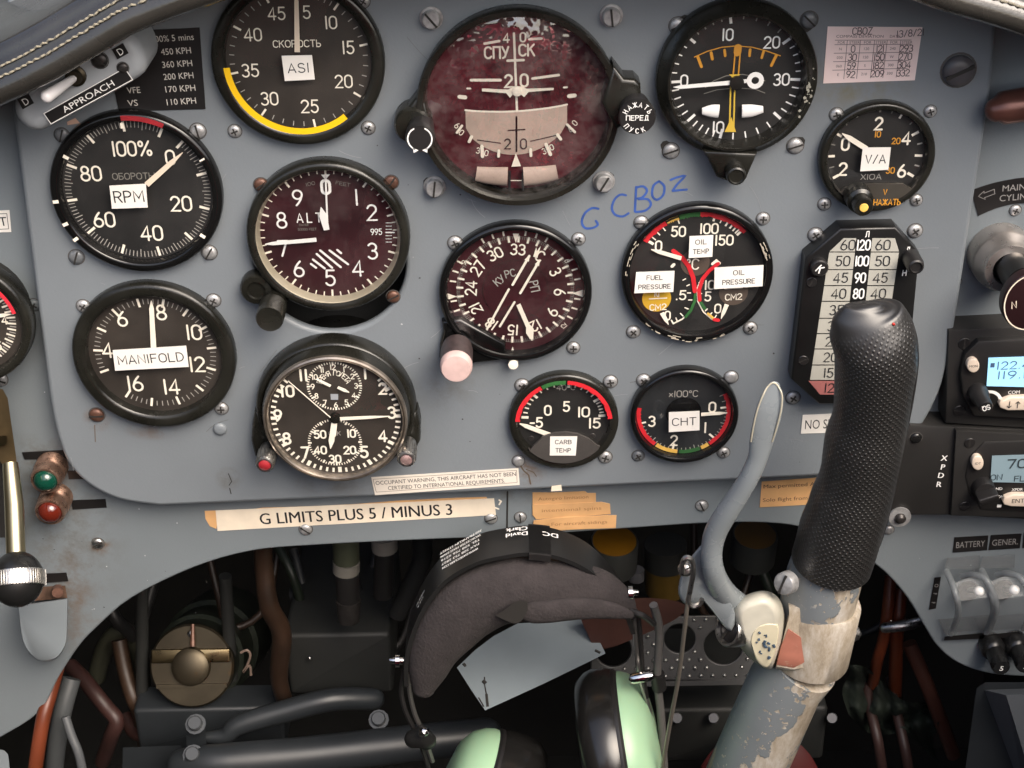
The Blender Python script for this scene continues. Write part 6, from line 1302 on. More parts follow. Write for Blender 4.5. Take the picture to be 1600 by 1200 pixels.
b = MB(); b.tube([P(1326, 990, .046), P(1334, 990, .046)], [.0050, .0042], STEEL, 20, roundcap=2); b.build('side_nut', t, world=True)
b = MB(); CH3 = chipped('chipped_tube', .36, 46, (.15, .6, .2), .41, .005, 13); b.tube([P(1255, 1035, .047), P(1227, 1068, .044), P(1168, 1200, .035), P(1140, 1262, .03)], [.0190, .0195, .0205, .0205], CH3, 44, ref=(0, -1, 0)); b.build('tube', t, world=True)
# brake lever
bl = thing('brake_lever', 'curved grey hand brake lever with a worn paddle left of the grip', 'lever', P(1150, 960, .07))
LEV = mat('lever_paint', (.215, .240, .255), .27, var=.05, rvar=.06)
cl = [(1209, 604, .098), (1207, 618, .098), (1202, 640, .098), (1196, 665, .097), (1190, 690, .095), (1184, 715, .093), (1172, 743, .091), (1153, 775, .088), (1133, 805, .085), (1118, 832, .082), (1112, 860, .080), (1114, 888, .078), (1124, 915, .072), (1142, 938, .063), (1172, 962, .052)]
rr = [10, 17, 21, 21, 19, 16, 16, 17, 18, 18, 17, 17, 19, 21, 24]
b = MB(); b.tube([P(*q) for q in cl], [r_ * mpp(q[0], q[1], q[2]) for r_, q in zip(rr, cl)], LEV, 22, sub=3, flat=[.2, .2, .22, .26, .42, .66, .85, .9, .9, .9, .9, .9, .9, .9, .9], ref=(0, -1, 0), roundcap=4); b.build('arm', bl, world=True, ang=70)
EDGE = mat('worn_edge', (.56, .52, .40), .4, .2)
lf_ = [(q[0] - r_ * .88, q[1], q[2] + .0016) for q, r_ in zip(cl[1:5], rr[1:5])]; rt_ = [(q[0] + r_ * .88, q[1], q[2] + .0018) for q, r_ in zip(cl[1:5], rr[1:5])]
b = MB(); b.tube([P(*q) for q in lf_[::-1] + [(1199, 605, .0985), (1208, 598, .0985), (1216, 604, .0985)] + rt_], .0004, EDGE, 8, sub=4); b.build('worn_edge', bl, world=True)
gus = smooth_px([(1128, 808), (1106, 838), (1090, 858), (1074, 878), (1062, 905), (1060, 928), (1070, 944), (1088, 948), (1100, 940), (1128, 975), (1143, 986), (1150, 962), (1140, 940), (1118, 910), (1112, 880), (1116, 840)], 2)
slabpx(gus, .064, .0725, LEV, .002).build('web', bl, world=True)
head(bl, 1071, 889, .0765, .0036, STEEL, 'rivet', 20, -20)
b = MB(); hk = smooth_px([(1066, 898), (1067, 878), (1073, 871), (1081, 876), (1083, 895), (1078, 925), (1076, 940), (1083, 947), (1093, 944), (1097, 936)], 3); b.tube([P(px, py, .079) for px, py in hk], .0013, STEEL, 8); b.build('cable_clip', bl, world=True)
ca = thing('brake_cable', 'thin steel brake cable hanging from the lever clip', 'cable', P(1075, 945, .078)); b = MB(); b.tube([P(1075, 935, .079), P(1070, 980, .078), P(1060, 1060, .074), P(1047, 1130, .070), P(1030, 1230, .062)], .0011, mat('cable_steel', (.30, .27, .23), .45, .8), 8, sub=4); b.build('wire', ca, world=True)
# ------------------------------------------------------------------ headset hanging below the panel lip
hs = thing('headset', 'aviation headset with green ear cups and a brown fleece head pad hanging under the panel', 'headset', P(820, 1000, .03))
HW = .030
bp_ = smooth_px([(633, 1050), (634, 1010), (644, 968), (664, 924), (697, 884), (744, 857), (790, 846), (826, 842), (872, 848), (917, 868), (950, 898), (978, 937), (990, 968)], 4)
BANDM = mat('headset_band', (.012, .012, .012), .38, var=.15)
def strap(pts, w0, w1, th, m, b=None):
    b = b or MB(); n = len(pts); lp = []; wm = (w0 + w1) / 2
    pp = [P(px, py, wm) for px, py in pts]
    for i in range(n):
        t = (pp[min(n - 1, i + 1)] - pp[max(0, i - 1)]).normalized(); nr = Vector((-t.z, 0, t.x))
        if nr.z < -.2: nr = -nr
        y0, y1 = -w0, -w1; c = Vector((pp[i].x, 0, pp[i].z)); lp.append([c + Vector((0, y0, 0)), c + Vector((0, y1, 0)), c + Vector((0, y1, 0)) - nr * th, c + Vector((0, y0, 0)) - nr * th])
    b.loft(lp, m); return b
strap(bp_, HW - .016, HW + .008, .0022, BANDM).build('headband', hs, world=True)
strap([(p[0], p[1]) for p in bp_ if 822 < p[0] < 862], HW - .0175, HW + .0095, .0035, BLACKP).build('band_strap', hs, world=True) if len([p for p in bp_ if 822 < p[0] < 862]) > 1 else None
PAD = mat('brown_fleece', (.031, .0255, .026), .97, var=.2, scale=140, bump=1.0, bscale=650)
pc = [(662, 1076, 17), (668, 1050, 29), (678, 1018, 38), (700, 984, 47), (732, 950, 53), (775, 928, 53), (818, 921, 54), (870, 922, 50), (922, 926, 44), (950, 936, 36), (970, 946, 26), (984, 958, 13)]
b = MB(); b.tube([P(x, y, HW + .004) for x, y, _ in pc], [r * mpp(x, y, HW) * 1.04 for x, y, r in pc], PAD, 26, sub=4, flat=.66, ref=(0, -1, 0), roundcap=4)
pad = b.build('head_pad', hs, world=True, ang=180)
# folded lower flap of the pad ; the gap's shade is painted as a dark patch
b = MB(); fp = [(816, 958, 12), (830, 957, 19), (855, 956, 20), (890, 952, 20), (930, 951, 18), (965, 956, 13), (984, 961, 7)]; b.tube([P(x, y, HW + .0165) for x, y, _ in fp], [r * mpp(x, y, HW) for x, y, r in fp], PAD, 18, sub=4, flat=.5, ref=(0, -1, 0), roundcap=4); b.build('pad_flap', hs, world=True, ang=180)
b = MB(); lp = []
for k in range(2): lp.append([P(x, y, HW + .0185 + k * .002) for x, y in smooth_px([(774, 962), (790, 952), (804, 941), (822, 939), (824, 952), (818, 966), (808, 974), (796, 972), (774, 962)], 3)[:-1]])
b.loft(lp, SLOT); b.build('pad_gap_shade', hs, world=True)
b = MB(); FLUFF = mat('lint', (.45, .40, .38), .9)
for k in range(40):
    px, py = random.uniform(660, 960), 0; i = min(range(len(pc)), key=lambda j: abs(pc[j][0] - px)); py = pc[i][1] + random.uniform(-.7, .6) * pc[i][2]; p = P(px, py, HW + .036)
    b.tube([p, p + Vector((random.uniform(-1, 1), 0, random.uniform(-1, 1))) * .0009], .00018, FLUFF, 4)
# lettering on the outside of the band, read from the other side
b = MB()
def band_text(px, txt, size, fit=None, off=0.0, bold=.05):
    i = min(range(len(bp_)), key=lambda j: abs(bp_[j][0] - px)); p = P(*bp_[i], HW); t = (P(*bp_[min(len(bp_) - 1, i + 1)], HW) - P(*bp_[max(0, i - 1)], HW)).normalized(); nr = Vector((-t.z, 0, t.x))
    if nr.z < 0: nr = -nr
    M = Matrix((-t, Vector((0, -1, 0)), nr)).transposed().to_4x4(); M.translation = p + nr * .0003; M.translation.y = -HW - off
    printed(b, txt, 0, 0, size, WHITE, 0, fit=fit, bold=bold, M=M)
band_text(806, 'David', .0034, off=-.004, fit=.011); band_text(806, 'Clark', .0034, off=-.0085, fit=.011); band_text(866, 'DC', .0036, off=-.005, fit=.008)
for k in range(5): band_text(722, ('360 FRANKLIN STREET', 'WORCESTER MASS 01604', 'TEL 508 756 6216', 'FAX 508 753 5827', 'WWW.DAVIDCLARK.COM')[k], .0019, off=-.012 + k * .0036, fit=.026 - .001 * k)
band_text(656, 'MADE IN', .0019, off=0, fit=.010); band_text(656, 'U.S.A.', .0019, off=.004, fit=.008)
b.build('lettering', hs, world=True, smooth=False)
for px, py in ((622, 1032), (984, 926)):
    b = MB(); s_ = -1 if px < 800 else 1; b.tube([P(px - s_ * 8, py, HW + .004), P(px - s_ * 3, py, HW + .004), P(px - s_ * 2.5, py, HW + .004), P(px + s_ * 4, py, HW + .004), P(px + s_ * 5, py, HW + .004), P(px + s_ * 11, py, HW + .004)], [.0020, .0020, .0036, .0036, .0018, .0016], CHROME, 16, roundcap=2); b.build('thumb_nut', hs, world=True)
ROD = mat('slider_rod', (.35, .33, .32), .3, .9)
for pts in (((632, 1045), (627, 1080), (634, 1112), (652, 1150), (668, 1195), (676, 1240)), ((640, 1050), (640, 1080), (648, 1115), (662, 1148), (676, 1190)), ((990, 950), (992, 985), (996, 1030), (1001, 1062), (1012, 1100), (1022, 1160), (1024, 1240)), ((997, 960), (1001, 1000), (1004, 1050), (1010, 1090))):
    b = MB(); b.tube([P(px, py, HW + .004) for px, py in pts], .0013, ROD if pts[0][0] in (640, 990) else BLACKP, 8, sub=4); b.build('slider_rod', hs, world=True)
b = MB(); b.tube([P(1021, 945, HW + .01), P(1030, 985, HW + .006), P(1027, 1060, HW + .004), P(1033, 1120, HW + .004), P(1040, 1240, HW + .004)], [.0022] * 5, mat('grey_cable', (.09, .085, .082), .4), 10, sub=4); b.tube([P(1027, 1052, HW + .004), P(1030, 1076, HW + .004)], .0038, BLACKP, 12)
b.tube([P(985, 955, HW + .01), P(1005, 962, HW + .012), P(1022, 975, HW + .009)], .0016, BLACKP, 8, sub=4); b.build('cable', hs, world=True)
b = MB(); b.tube([P(645, 1155, HW + .012), P(658, 1150, HW + .012), P(668, 1158, HW + .012)], [.005, .0065, .005], BLACKG, 14, roundcap=3); b.build('yoke_clamp', hs, world=True); b = MB(); b.tube([P(660, 1146, HW + .018), P(664, 1143, HW + .020)], .0026, CHROME, 12, roundcap=2); b.build('thumb_nut', hs, world=True); b = MB(); b.tube([P(990, 1060, HW + .01), P(1015, 1056, HW + .01)], [.003, .003], CHROME, 12, roundcap=2); b.build('yoke_clamp', hs, world=True)
MINT = mat('mint_green_plastic', (.30, .47, .30), .38, var=.03, sss=.15)
SEAL = mat('ear_seal', (.011, .0105, .010), .22, var=.2)
def cup(cx, cy, ax, sgn, prS, prG):
    M = Matrix.Translation(P(cx, cy, HW + .004)) @ Vector(ax).to_track_quat('Z', 'Y').to_matrix().to_4x4()
    b = MB(); b.lathe(prS, SEAL, 56, M); b.build('ear_seal', hs, world=True, ang=60); b = MB(); b.lathe(prG, MINT, 56, M); ec = b.build('ear_cup', hs, world=True, ang=50)
    b = MB(); b.lathe([(prG[0][0] * 1.005, prG[0][1] - .003), (prG[0][0] * 1.03, prG[0][1] - .001), (prG[0][0] * 1.03, prG[0][1] + .0015), (prG[0][0] * 1.0, prG[0][1] + .003)], BLACKP, 56, M); b.build('cup_rim', ec, world=True)
torus = lambda r, z0, z1: [(r * .45, z0 + .004), (r * .55, z0 + .001), (r * .72, z0), (r * .88, z0 + .002), (r * .97, z0 + .007), (r, (z0 + z1) / 2), (r * .985, z1 - .003), (r * .96, z1)]
cup(957, 1175, (1, 0, .17), 1, torus(.0455, -.016, .006) + [(0, .006)], [(.0425, .006), (.0425, .010), (.041, .014), (.037, .0195), (.030, .0235), (.018, .0255), (0, .026)])
cup(757, 1262, (-1, .15, .38), -1, torus(.0455, -.024, .004) + [(0, .004)], [(.0425, .004), (.0425, .009), (.041, .014), (.037, .020), (.030, .0245), (.018, .0265), (0, .027)])

# ------------------------------------------------------------------ things in the bay behind the opening, coloured dark in place of shade
def bay(name, label, cat, px, py, w): return thing(name, label, cat, P(px, py, w))
def boxp(px0, py0, px1, py1, w, depth, m, name, par, bev=.003, skew=0):
    c = P((px0 + px1) / 2, (py0 + py1) / 2, w); a = P(px0, (py0 + py1) / 2, w); d = P(px1, (py0 + py1) / 2, w); u = P((px0 + px1) / 2, py0, w); v = P((px0 + px1) / 2, py1, w)
    b = MB(); M = Matrix.Translation(c + Vector((0, depth / 2, 0))) @ Matrix.Rotation(math.pi / 2, 4, 'X') @ Matrix.Rotation(R_(skew), 4, 'Z')
    b.box((0, 0, 0), ((d - a).length, (u - v).length, depth), m, M, bev); return b.build(name, par, world=True)
t = bay('motor_unit', 'round brass faced unit with a central boss in the dark bay on the left', 'motor', 303, 1045, -.09)
M = Matrix.Translation(P(300, 1040, -.09)) @ Matrix.Rotation(R_(62), 4, 'X') @ Matrix.Scale(1.22, 4)
b = MB(); b.lathe([(0, -.10), (.026, -.10), (.026, -.05), (.0235, -.048), (.0235, -.018), (.0215, -.016), (.0215, -.002)], mat('unit_body', (.022, .027, .02), .45, .3, var=.3), 44, M); b.build('body', t, world=True)
b = MB(); b.lathe([(.0215, -.004), (.0215, 0), (.0205, .0012), (.010, .0012), (.0095, .005), (.007, .0065), (0, .0065)], BRASSD, 44, M)
b.box((0, .0055, .002), (.040, .007, .0022), BRASS, M, .0006); b.box((0, -.010, .0018), (.036, .002, .0016), BRASSD, M); b.build('face', t, world=True)
b = MB(); b.tube([P(301, 975, -.10), P(301, 1010, -.092)], [.0012, .0018], RUSTY, 8); b.lathe([(.002, .0012), (.0015, .0025), (0, .0028)], CHROME, 12, M @ Matrix.Translation((0, .0165, 0))); b.build('bolt', t, world=True)
t = bay('junction_box', 'dark grey box under the round brass faced unit', 'box', 330, 1130, -.08); boxp(212, 1108, 445, 1172, -.08, .022, GREYP, 'housing', t)
t = bay('equipment_box', 'dark equipment box behind the headset pad in the bay', 'box', 540, 1040, -.09); boxp(448, 992, 612, 1085, -.09, .10, DKPAINT, 'housing', t); b = MB(); b.tube([P(484, 1028, -.088), P(484, 1028, -.086)], .0016, CHROME, 10, roundcap=2); b.build('bolt', t, world=True)
t = bay('rudder_linkage', 'grey bent control rod with bolted forks across the bay', 'linkage', 460, 1120, .0)
b = MB(); b.tube([P(322, 1152, -.05), P(352, 1150, -.05), P(375, 1132, -.053), P(450, 1110, -.058), (P(520, 1093, -.062)), P(585, 1092, -.07)], [.0035, .0050, .0062, .0070, .0070, .0068], GREYP, 18, sub=4, roundcap=3); b.build('rod', t, world=True)
b = MB(); b.loft([[P(px, py, w) for px, py in ((292, 1140), (320, 1136), (324, 1190), (290, 1192))] for w in (-.062, -.042)], GREYP); b.build('fork', t, world=True)
for px, py, w in ((306, 1132, -.040), (302, 1180, -.026), (592, 1125, -.054)):
    b = MB(); M = Matrix.Translation(P(px, py, w)) @ Matrix.Rotation(R_(35), 4, 'X'); b.lathe([(.0062, 0), (.0062, .001), (.0044, .001), (.0044, .004), (.0038, .0046), (0, .0046)], mat('grey_bolt', (.06, .065, .07), .4, .5), 6 if px == 0 else 12, M); b.build('bolt', t, world=True)
t = bay('rudder_tube', 'thick grey cross tube along the bottom edge of the photo', 'tube', 480, 1180, .02); b = MB(); b.tube([P(285, 1196, -.030), P(318, 1192, -.027), P(360, 1190, -.027), P(480, 1180, -.033), P(640, 1162, -.041), P(760, 1150, -.049)], [.010, .0105, .0112, .0112, .0112, .0112], GREYP, 24, sub=3, roundcap=4); b.build('tube', t, world=True)
b = MB(); b.loft([[P(px, py, w) for px, py in ((192, 1168), (330, 1163), (420, 1210), (190, 1260))] for w in (-.07, -.05)], GREYP); b.build('base_plate', t, world=True)
def hose(name, label, cat, pts, r, m, n=14):
    t = thing(name, label, cat, P(*pts[len(pts) // 2])); b = MB(); b.tube([P(*q) for q in pts], r, m, n, sub=5); b.build('hose', t, world=True); return t
ORH = mat('orange_hose', (.12, .028, .011), .38, var=.3, scale=30); BRH = mat('brown_hose', (.028, .015, .009), .4, var=.5, scale=40); GNH = mat('dark_green_hose', (.022, .045, .020), .55, var=.3, scale=60)  # hose colours lowered towards black in place of shade
hose('hose', 'brown hose bending down behind the panel lip in the bay', 'hose', [(408, 815, -.06), (412, 880, -.06), (420, 945, -.055), (440, 990, -.06), (436, 1060, -.075), (450, 1110, -.09)], [.0055, .0055, .0058, .006, .0055, .005], BRH)
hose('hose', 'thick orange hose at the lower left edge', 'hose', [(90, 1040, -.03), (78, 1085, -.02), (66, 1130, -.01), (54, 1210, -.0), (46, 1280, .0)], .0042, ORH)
hose('hose', 'grey hose right of the orange hose at lower left', 'hose', [(112, 1060, -.045), (98, 1110, -.035), (88, 1170, -.03), (80, 1260, -.03)], .0055, mat('dark_grey_hose', (.06, .065, .068), .45))
hose('hose', 'thin grey cable right of the hoses at lower left', 'cable', [(102, 1120, -.02), (112, 1150, -.015), (125, 1185, -.01), (136, 1250, -.005)], .0026, mat('dark_grey_hose2', (.075, .08, .085), .4))
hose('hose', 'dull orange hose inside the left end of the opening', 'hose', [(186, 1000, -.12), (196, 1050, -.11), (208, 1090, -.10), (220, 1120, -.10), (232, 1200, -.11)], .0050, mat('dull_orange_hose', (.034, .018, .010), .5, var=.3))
hose('hose', 'shade-darkened red hose loop at lower left of the bay', 'hose', [(110, 1040, -.12), (130, 1060, -.11), (150, 1085, -.10), (166, 1105, -.095), (182, 1126, -.09), (174, 1150, -.09), (160, 1190, -.10)], .005, mat('shaded_red_hose', (.034, .014, .012), .5, var=.3))
hose('hose', 'short curled red hose right of the shade-darkened red loop', 'hose', [(196, 1120, -.11), (210, 1142, -.10), (226, 1148, -.095), (238, 1132, -.10), (240, 1100, -.12)], .005, mat('shaded_red_hose2', (.03, .012, .010), .5, var=.3))
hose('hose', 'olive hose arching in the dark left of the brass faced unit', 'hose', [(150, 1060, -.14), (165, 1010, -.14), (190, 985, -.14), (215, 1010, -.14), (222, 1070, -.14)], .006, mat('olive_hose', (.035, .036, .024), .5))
hose('hose', 'dark green cable angling behind the top of the headset', 'cable', [(840, 825, -.03), (885, 850, -.035), (930, 885, -.04), (960, 930, -.045)], .0042, GNH)
hose('hose', 'vertical black cable left of the headset pad', 'cable', [(655, 830, -.10), (660, 870, -.1), (640, 920, -.1), (620, 960, -.1)], .006, mat('black_hose', (.015, .015, .015), .5))
t = bay('pipe_fitting', 'vertical pipe fitting with a pale ring hanging behind the lip', 'fitting', 541, 890, -.07); b = MB(); b.tube([P(540, 835, -.07), P(541, 875, -.07)], .0078, mat('olive_fitting', (.05, .055, .035), .5), 16); b.tube([P(541, 876, -.07), P(541, 892, -.07)], .0080, mat('pale_ring', (.17, .16, .14), .5), 18); b.tube([P(542, 893, -.07), P(544, 935, -.07)], .0070, BLACKP, 16); b.tube([P(544, 936, -.07), P(545, 968, -.07)], [.0075, .0065], DARKST, 16); b.build('pipe', t, world=True)
t = bay('pipe_fitting', 'second pipe fitting with a pale ring right of the first one', 'fitting', 600, 855, -.085); b = MB(); b.tube([P(600, 838, -.085), P(601, 858, -.085)], .0078, mat('pale_ring2', (.22, .20, .18), .5), 16); b.tube([P(601, 859, -.085), P(598, 930, -.085)], .006, BLACKP, 14); b.build('pipe', t, world=True)
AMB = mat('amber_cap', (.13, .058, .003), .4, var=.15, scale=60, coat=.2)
for lab, px, py, rx, m, w in (('flat amber cap glowing dully under the panel lip', 960, 846, 38, AMB, -.055), ('second amber cap in shadow behind the brake lever', 1180, 836, 36, mat('shaded_amber_cap', (.06, .03, .004), .5, var=.2), -.09)):  # the second cap's shade is painted as a darker amber
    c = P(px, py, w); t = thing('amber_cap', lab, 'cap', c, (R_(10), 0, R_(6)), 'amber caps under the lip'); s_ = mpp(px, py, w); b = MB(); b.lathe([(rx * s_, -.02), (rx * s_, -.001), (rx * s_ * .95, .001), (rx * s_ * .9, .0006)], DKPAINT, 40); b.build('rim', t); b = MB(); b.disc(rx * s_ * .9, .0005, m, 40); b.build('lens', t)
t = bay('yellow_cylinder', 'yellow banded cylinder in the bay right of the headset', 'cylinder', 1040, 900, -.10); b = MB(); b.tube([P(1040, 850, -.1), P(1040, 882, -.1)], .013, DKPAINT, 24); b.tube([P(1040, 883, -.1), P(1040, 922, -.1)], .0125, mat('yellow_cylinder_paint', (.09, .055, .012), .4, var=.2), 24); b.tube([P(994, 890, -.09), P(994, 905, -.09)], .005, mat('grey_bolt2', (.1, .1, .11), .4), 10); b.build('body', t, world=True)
t = bay('metal_plate', 'blue grey bent metal plate with rusty corners under the headset pad', 'plate', 830, 1040, .002)
PLT = mat('plate_paint', (.165, .195, .215), .38, var=.12, scale=20, wear=((.04, .03, .025), .72, 70))
q = [(714, 1043), (742, 1016), (771, 994), (809, 974), (860, 971), (917, 965), (932, 992), (946, 1021), (916, 1036), (850, 1068), (758, 1110), (735, 1076)]
b = MB(); b.loft([[P(px, py, .010 - (1110 - py) / 145 * .055 + o_) for px, py in q] for o_ in (-.003, 0)][::1], PLT); b.v
pl_ = b
b = MB()
for k, pts in enumerate((((757, 1058), (757, 1070), (760, 1085)), ((760, 1085), (762, 1104)), ((755, 1064), (759, 1068)), ((923, 978), (927, 986), (929, 994)), ((930, 1016), (938, 1020)), ((724, 1040), (727, 1038)), ((748, 1090), (756, 1104)))):
    pl_.tube([P(px, py, .0102 - (1110 - py) / 145 * .055) for px, py in pts], [.0004 + .0004 * (k % 3)] * len(pts), SLOT, 6)
pl_.build('sheet', t, world=True)
t = bay('red_brown_strap', 'dark red brown strap lying behind the right end of the headset', 'strap', 1010, 980, -.03); b = MB(); b.loft([[P(px, py, w) for px, py in smooth_px([(905, 960), (985, 935), (1060, 940), (1068, 958), (1020, 985), (940, 1015), (918, 990), (905, 960)], 3)[:-1]] for w in (-.035, -.030)], mat('red_brown_leather', (.055, .024, .019), .45, var=.25)); b.build('strap', t, world=True)
# rudder pedal: diamond studded plate with lightening holes
t = bay('rudder_pedal', 'studded metal rudder pedal plate with round holes behind the brake cable', 'pedal', 1060, 1010, -.06)
PW_ = -.06; O = P(1055, 1012, PW_); Mi = Matrix.Translation(O) @ Matrix.Rotation(R_(62), 4, 'X')
PED = mat('pedal_metal', (.045, .045, .045), .42, .2, var=.25, scale=60)
def ph(px, py):
    d = (P(px, py, PW_) - CPOS).normalized(); nrm = Mi.to_3x3() @ Vector((0, 0, 1)); tt = (O - CPOS).dot(nrm) / d.dot(nrm); p = Mi.inverted() @ (CPOS + d * tt); return (p.x, p.y)
outl = [ph(*q) for q in ((925, 968), (1175, 962), (1180, 1062), (925, 1060))]; holes = []
for hx, hy, hr_ in ((958, 1015, 30), (1062, 998, 26), (1130, 1010, 32)):
    c_ = ph(hx, hy); r_ = hr_ * mpp(hx, hy, PW_); holes.append([(c_[0] + r_ * math.cos(2 * math.pi * i / 32), c_[1] + r_ * .95 * math.sin(2 * math.pi * i / 32)) for i in range(32)])
ped = sheet('plate', outl, holes, 0, .003, .0008, PED, t); 
t.rotation_euler = (R_(62), 0, 0); t.location = O; MW[t.name] = Mi
x0, x1 = min(p[0] for p in outl), max(p[0] for p in outl); y0, y1 = min(p[1] for p in outl), max(p[1] for p in outl); b = MB(); r = 0; y = y0 + .003
while y < y1 - .001:
    x = x0 + (.0035 if r % 2 else 0) + .002
    while x < x1:
        ok = all((x - sum(p[0] for p in h) / 32) ** 2 + (y - sum(p[1] for p in h) / 32) ** 2 > (abs(h[0][0] - sum(p[0] for p in h) / 32) + .0016) ** 2 for h in holes)
        if ok: b.lathe([(.00135, -.0002), (.0010, .0009), (.0004, .0013), (0, .0013)], STEEL, 8, Matrix.Translation((x, y, 0)))
        x += .0070
    y += .0048; r += 1
b.build('studs', t)
b = MB(); lo = ph(1050, 1061); b.box((0, 0, -.01), (x1 - x0, .003, .022), PED, Matrix.Translation(((x0 + x1) / 2, y0 - .0012, 0))); b.build('lower_edge', t)
t = bay('floor_box', 'dark grey box with bolt heads below the studded pedal', 'box', 1080, 1130, -.03); boxp(1030, 1108, 1290, 1190, -.06, .08, DKPAINT, 'housing', t)
for px in (1058, 1115, 1300):
    b = MB(); b.tube([P(px, 1122, -.058), P(px, 1122, -.053)], [.0035, .003], mat('grey_bolt3', (.12, .12, .125), .4, .4), 10); b.build('bolt', t, world=True)
t = bay('red_disc', 'dark red disc at the bottom edge behind the stick tube', 'disc', 1180, 1230, -.02); b = MB(); M = Matrix.Translation(P(1185, 1235, -.025)) @ Matrix.Rotation(R_(70), 4, 'X'); b.lathe([(0, -.004), (.037, -.004), (.038, 0), (.035, .002), (0, .002)], mat('dark_red_paint', (.065, .008, .008), .45, var=.2), 48, M); b.build('disc', t, world=True)
hose('hose', 'orange hose left of the silver clamp at right of the opening', 'hose', [(1392, 900, -.07), (1386, 960, -.06), (1380, 1000, -.06), (1370, 1035, -.065), (1360, 1090, -.09)], .0035, ORH)
hose('hose', 'second orange hose right under the silver clamp', 'hose', [(1408, 920, -.07), (1402, 980, -.06), (1400, 1020, -.065), (1398, 1100, -.09)], .0042, ORH)
hose('hose', 'long dark red hose curving down right of the orange hoses', 'hose', [(1420, 1005, -.07), (1440, 1050, -.065), (1460, 1100, -.06), (1490, 1180, -.06)], .0045, mat('dark_red_hose', (.075, .028, .018), .45))
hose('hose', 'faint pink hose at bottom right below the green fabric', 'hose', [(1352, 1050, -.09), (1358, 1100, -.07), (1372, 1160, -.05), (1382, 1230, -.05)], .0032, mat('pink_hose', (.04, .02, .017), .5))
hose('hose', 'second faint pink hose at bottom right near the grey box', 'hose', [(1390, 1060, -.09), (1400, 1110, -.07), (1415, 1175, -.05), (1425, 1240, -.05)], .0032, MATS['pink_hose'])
t = bay('hose_clamp', 'silver band clamp across the orange hoses', 'clamp', 1408, 978, -.055); b = MB(); b.tube([P(1382, 981, -.052), P(1408, 978, -.050), P(1436, 972, -.052)], [.0032, .0034, .0032], STEEL, 14, roundcap=2); b.build('band', t, world=True)
t = bay('green_fabric', 'dark green folded fabric strip low on the right of the bay', 'fabric', 1400, 1090, -.045); GF = mat('green_fabric', (.006, .011, .006), .8, var=.35, scale=25, bump=.5, bscale=90)
b = MB(); rows = []; rg = random.Random(5)
for k in range(11):
    v = k / 10; rows.append([P(1322 + u * 9.5 + 6 * math.sin(v * 7), 1040 + u * 4.5 + v * 78 - 12 * math.sin(u * .5 + v * 3), -.07 + .010 * math.sin(v * 9 + u * .7) + .006 * math.sin(u * 1.9 - v * 5) + rg.uniform(-.0015, .0015)) for u in range(16)])
b.loft(rows, GF, closed=False, cap0=False, cap1=False); b.build('fabric', t, world=True, ang=180)
t = bay('bracket', 'pale blue grey bracket corner at the lower left edge', 'bracket', 5, 1190, .01); b = MB(); b.loft([[P(px, py, w) for px, py in smooth_px([(-30, 1170), (0, 1171), (10, 1176), (14, 1190), (14, 1260), (-30, 1260)], 2)] for w in (.0, .02)], BRK); b.build('plate', t, world=True)
rc = random.Random(3); DKC = [mat('dark_cable_%s' % n, c_, .45, var=.3) for n, c_ in (('black', (.012, .012, .012)), ('brown', (.03, .018, .012)), ('green', (.014, .02, .013)), ('grey', (.03, .032, .034)))]
for k, (lab, x, y) in enumerate((('black cable drooping across the dark left end of the bay', 190, 930), ('brown cable drooping behind the brass faced unit', 360, 905), ('green cable looping beside the brown hose', 470, 900), ('grey cable drooping above the dark equipment box', 520, 940), ('black cable looping right of the first pipe fitting', 585, 930), ('grey cable drooping behind the studded pedal', 1120, 900), ('brown cable drooping beside the amber cap in shadow', 1210, 880), ('black cable drooping in the dark right end of the bay', 1330, 920))):
    hose('hose', lab, 'cable', [(x - rc.uniform(30, 70), y - rc.uniform(60, 110), -.16), (x - rc.uniform(10, 30), y + rc.uniform(-10, 40), -.13), (x + rc.uniform(-5, 15), y + rc.uniform(50, 90), -.13), (x + rc.uniform(25, 60), y + rc.uniform(20, 60), -.14), (x + rc.uniform(60, 90), y - rc.uniform(70, 110), -.17)], rc.uniform(.0022, .0042), DKC[k % 4])
# vertical struts and wiring deep in the dark
for lab, x0_, y0_, x1_, y1_, w, r, m in (('left dark strut beside the brass faced unit', 222, 900, 222, 1100, -.1, .004, DKPAINT), ('right dark strut beside the brass faced unit', 352, 900, 362, 1060, -.1, .004, DKPAINT), ('dark frame strut above the equipment box', 455, 930, 620, 915, -.16, .006, DKPAINT)):
    t = bay('strut', lab, 'strut', (x0_ + x1_) / 2, (y0_ + y1_) / 2, w); b = MB(); b.tube([P(x0_, y0_, w), P(x1_, y1_, w)], r, m, 10); b.build('bar', t, world=True)
t = bay('wire_loop', 'thin pale looped wire right of the brass faced unit', 'wire', 385, 1030, -.06); b = MB(); b.tube([P(x, y, -.06) for x, y in ((376, 1020), (386, 1016), (391, 1024), (386, 1040), (380, 1050), (390, 1040), (392, 1055))], .0008, mat('pale_wire', (.14, .10, .08), .5), 6, sub=4); b.build('wire', t, world=True)

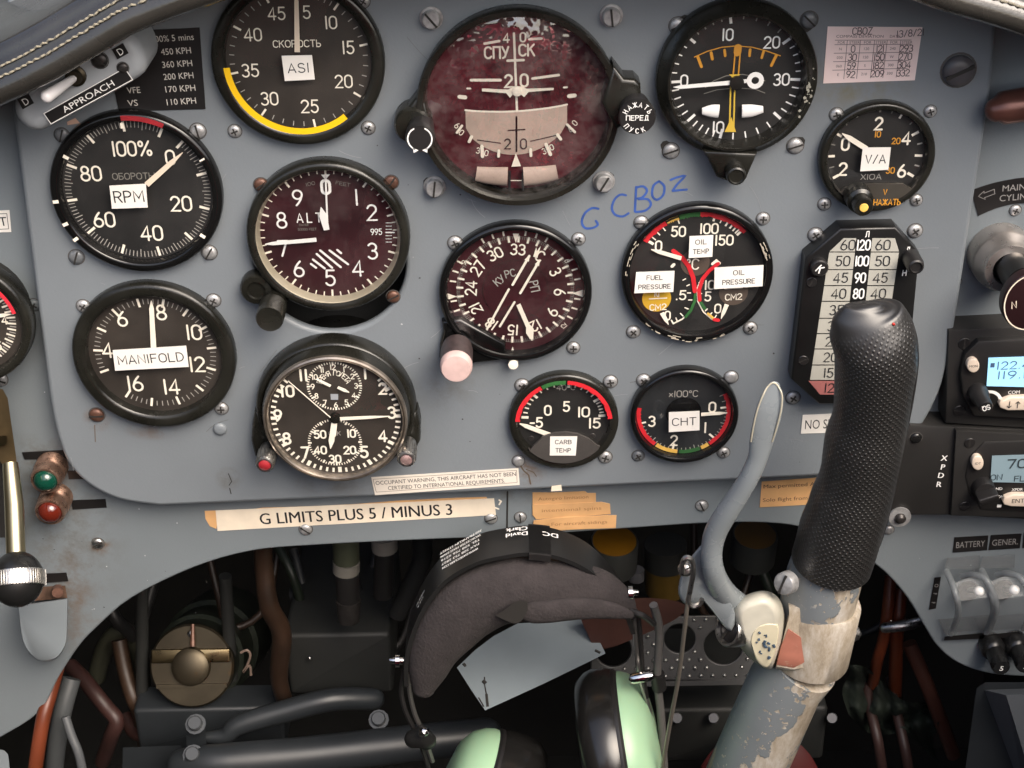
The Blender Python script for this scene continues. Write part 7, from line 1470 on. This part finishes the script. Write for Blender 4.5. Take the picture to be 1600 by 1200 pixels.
# ------------------------------------------------------------------ the photographer in a red jacket, seen only as a reflection in the gauge glass
def person():
    V = [(0, -.98, -.42), (0, -.97, -.28), (0, -.95, -.10), (0, -.93, .06), (0, -.91, .15), (0, -.89, .21), (0, -.87, .30), (0, -.85, .38),
         (-.17, -.91, .12), (-.25, -.84, -.08), (-.15, -.68, .14), (.17, -.91, .12), (.25, -.84, -.08), (.15, -.68, .14),
         (-.12, -.93, -.45), (-.16, -.50, -.40), (-.17, -.42, -.64), (.12, -.93, -.45), (.16, -.50, -.40), (.17, -.42, -.64)]
    E = [(0, 1), (1, 2), (2, 3), (3, 4), (4, 5), (5, 6), (6, 7), (4, 8), (8, 9), (9, 10), (4, 11), (11, 12), (12, 13), (0, 14), (14, 15), (15, 16), (0, 17), (17, 18), (18, 19)]
    Rr = [.15, .15, .155, .15, .11, .055, .075, .08, .075, .058, .042, .075, .058, .042, .09, .075, .055, .09, .075, .055]
    me = bpy.data.meshes.new('body'); me.from_pydata(V, E, []); o = bpy.data.objects.new('body', me); COL.objects.link(o)
    sk = o.modifiers.new('skin', 'SKIN'); sb = o.modifiers.new('smooth', 'SUBSURF'); sb.levels = sb.render_levels = 2
    for i, r in enumerate(Rr): me.skin_vertices[0].data[i].radius = (r, r * (.72 if i < 5 else 1))
    me.skin_vertices[0].data[0].use_root = True
    dg = bpy.context.evaluated_depsgraph_get(); m2 = bpy.data.meshes.new_from_object(o.evaluated_get(dg)); bpy.data.objects.remove(o)
    JR = mat('red_jacket', (.80, .02, .05), .5, var=.6, scale=9, bump=.8, bscale=30); TR = mat('dark_trousers', (.03, .03, .035), .8); SK = mat('skin', (.42, .24, .17), .5)
    m2.materials.clear(); [m2.materials.append(m) for m in (JR, TR, SK)]
    for p in m2.polygons:
        c = p.center; p.material_index = 2 if (c.z > .235 and abs(c.x) < .12) or (c.y > -.71 and c.z > .05) else (1 if c.z < -.37 or (c.z < -.2 and c.y > -.76) else 0); p.use_smooth = True
    ob = bpy.data.objects.new('person', m2); COL.objects.link(ob)
    return tag(ob, 'person in a red jacket reflected in the glass of the big horizon gauge', 'person')
person()
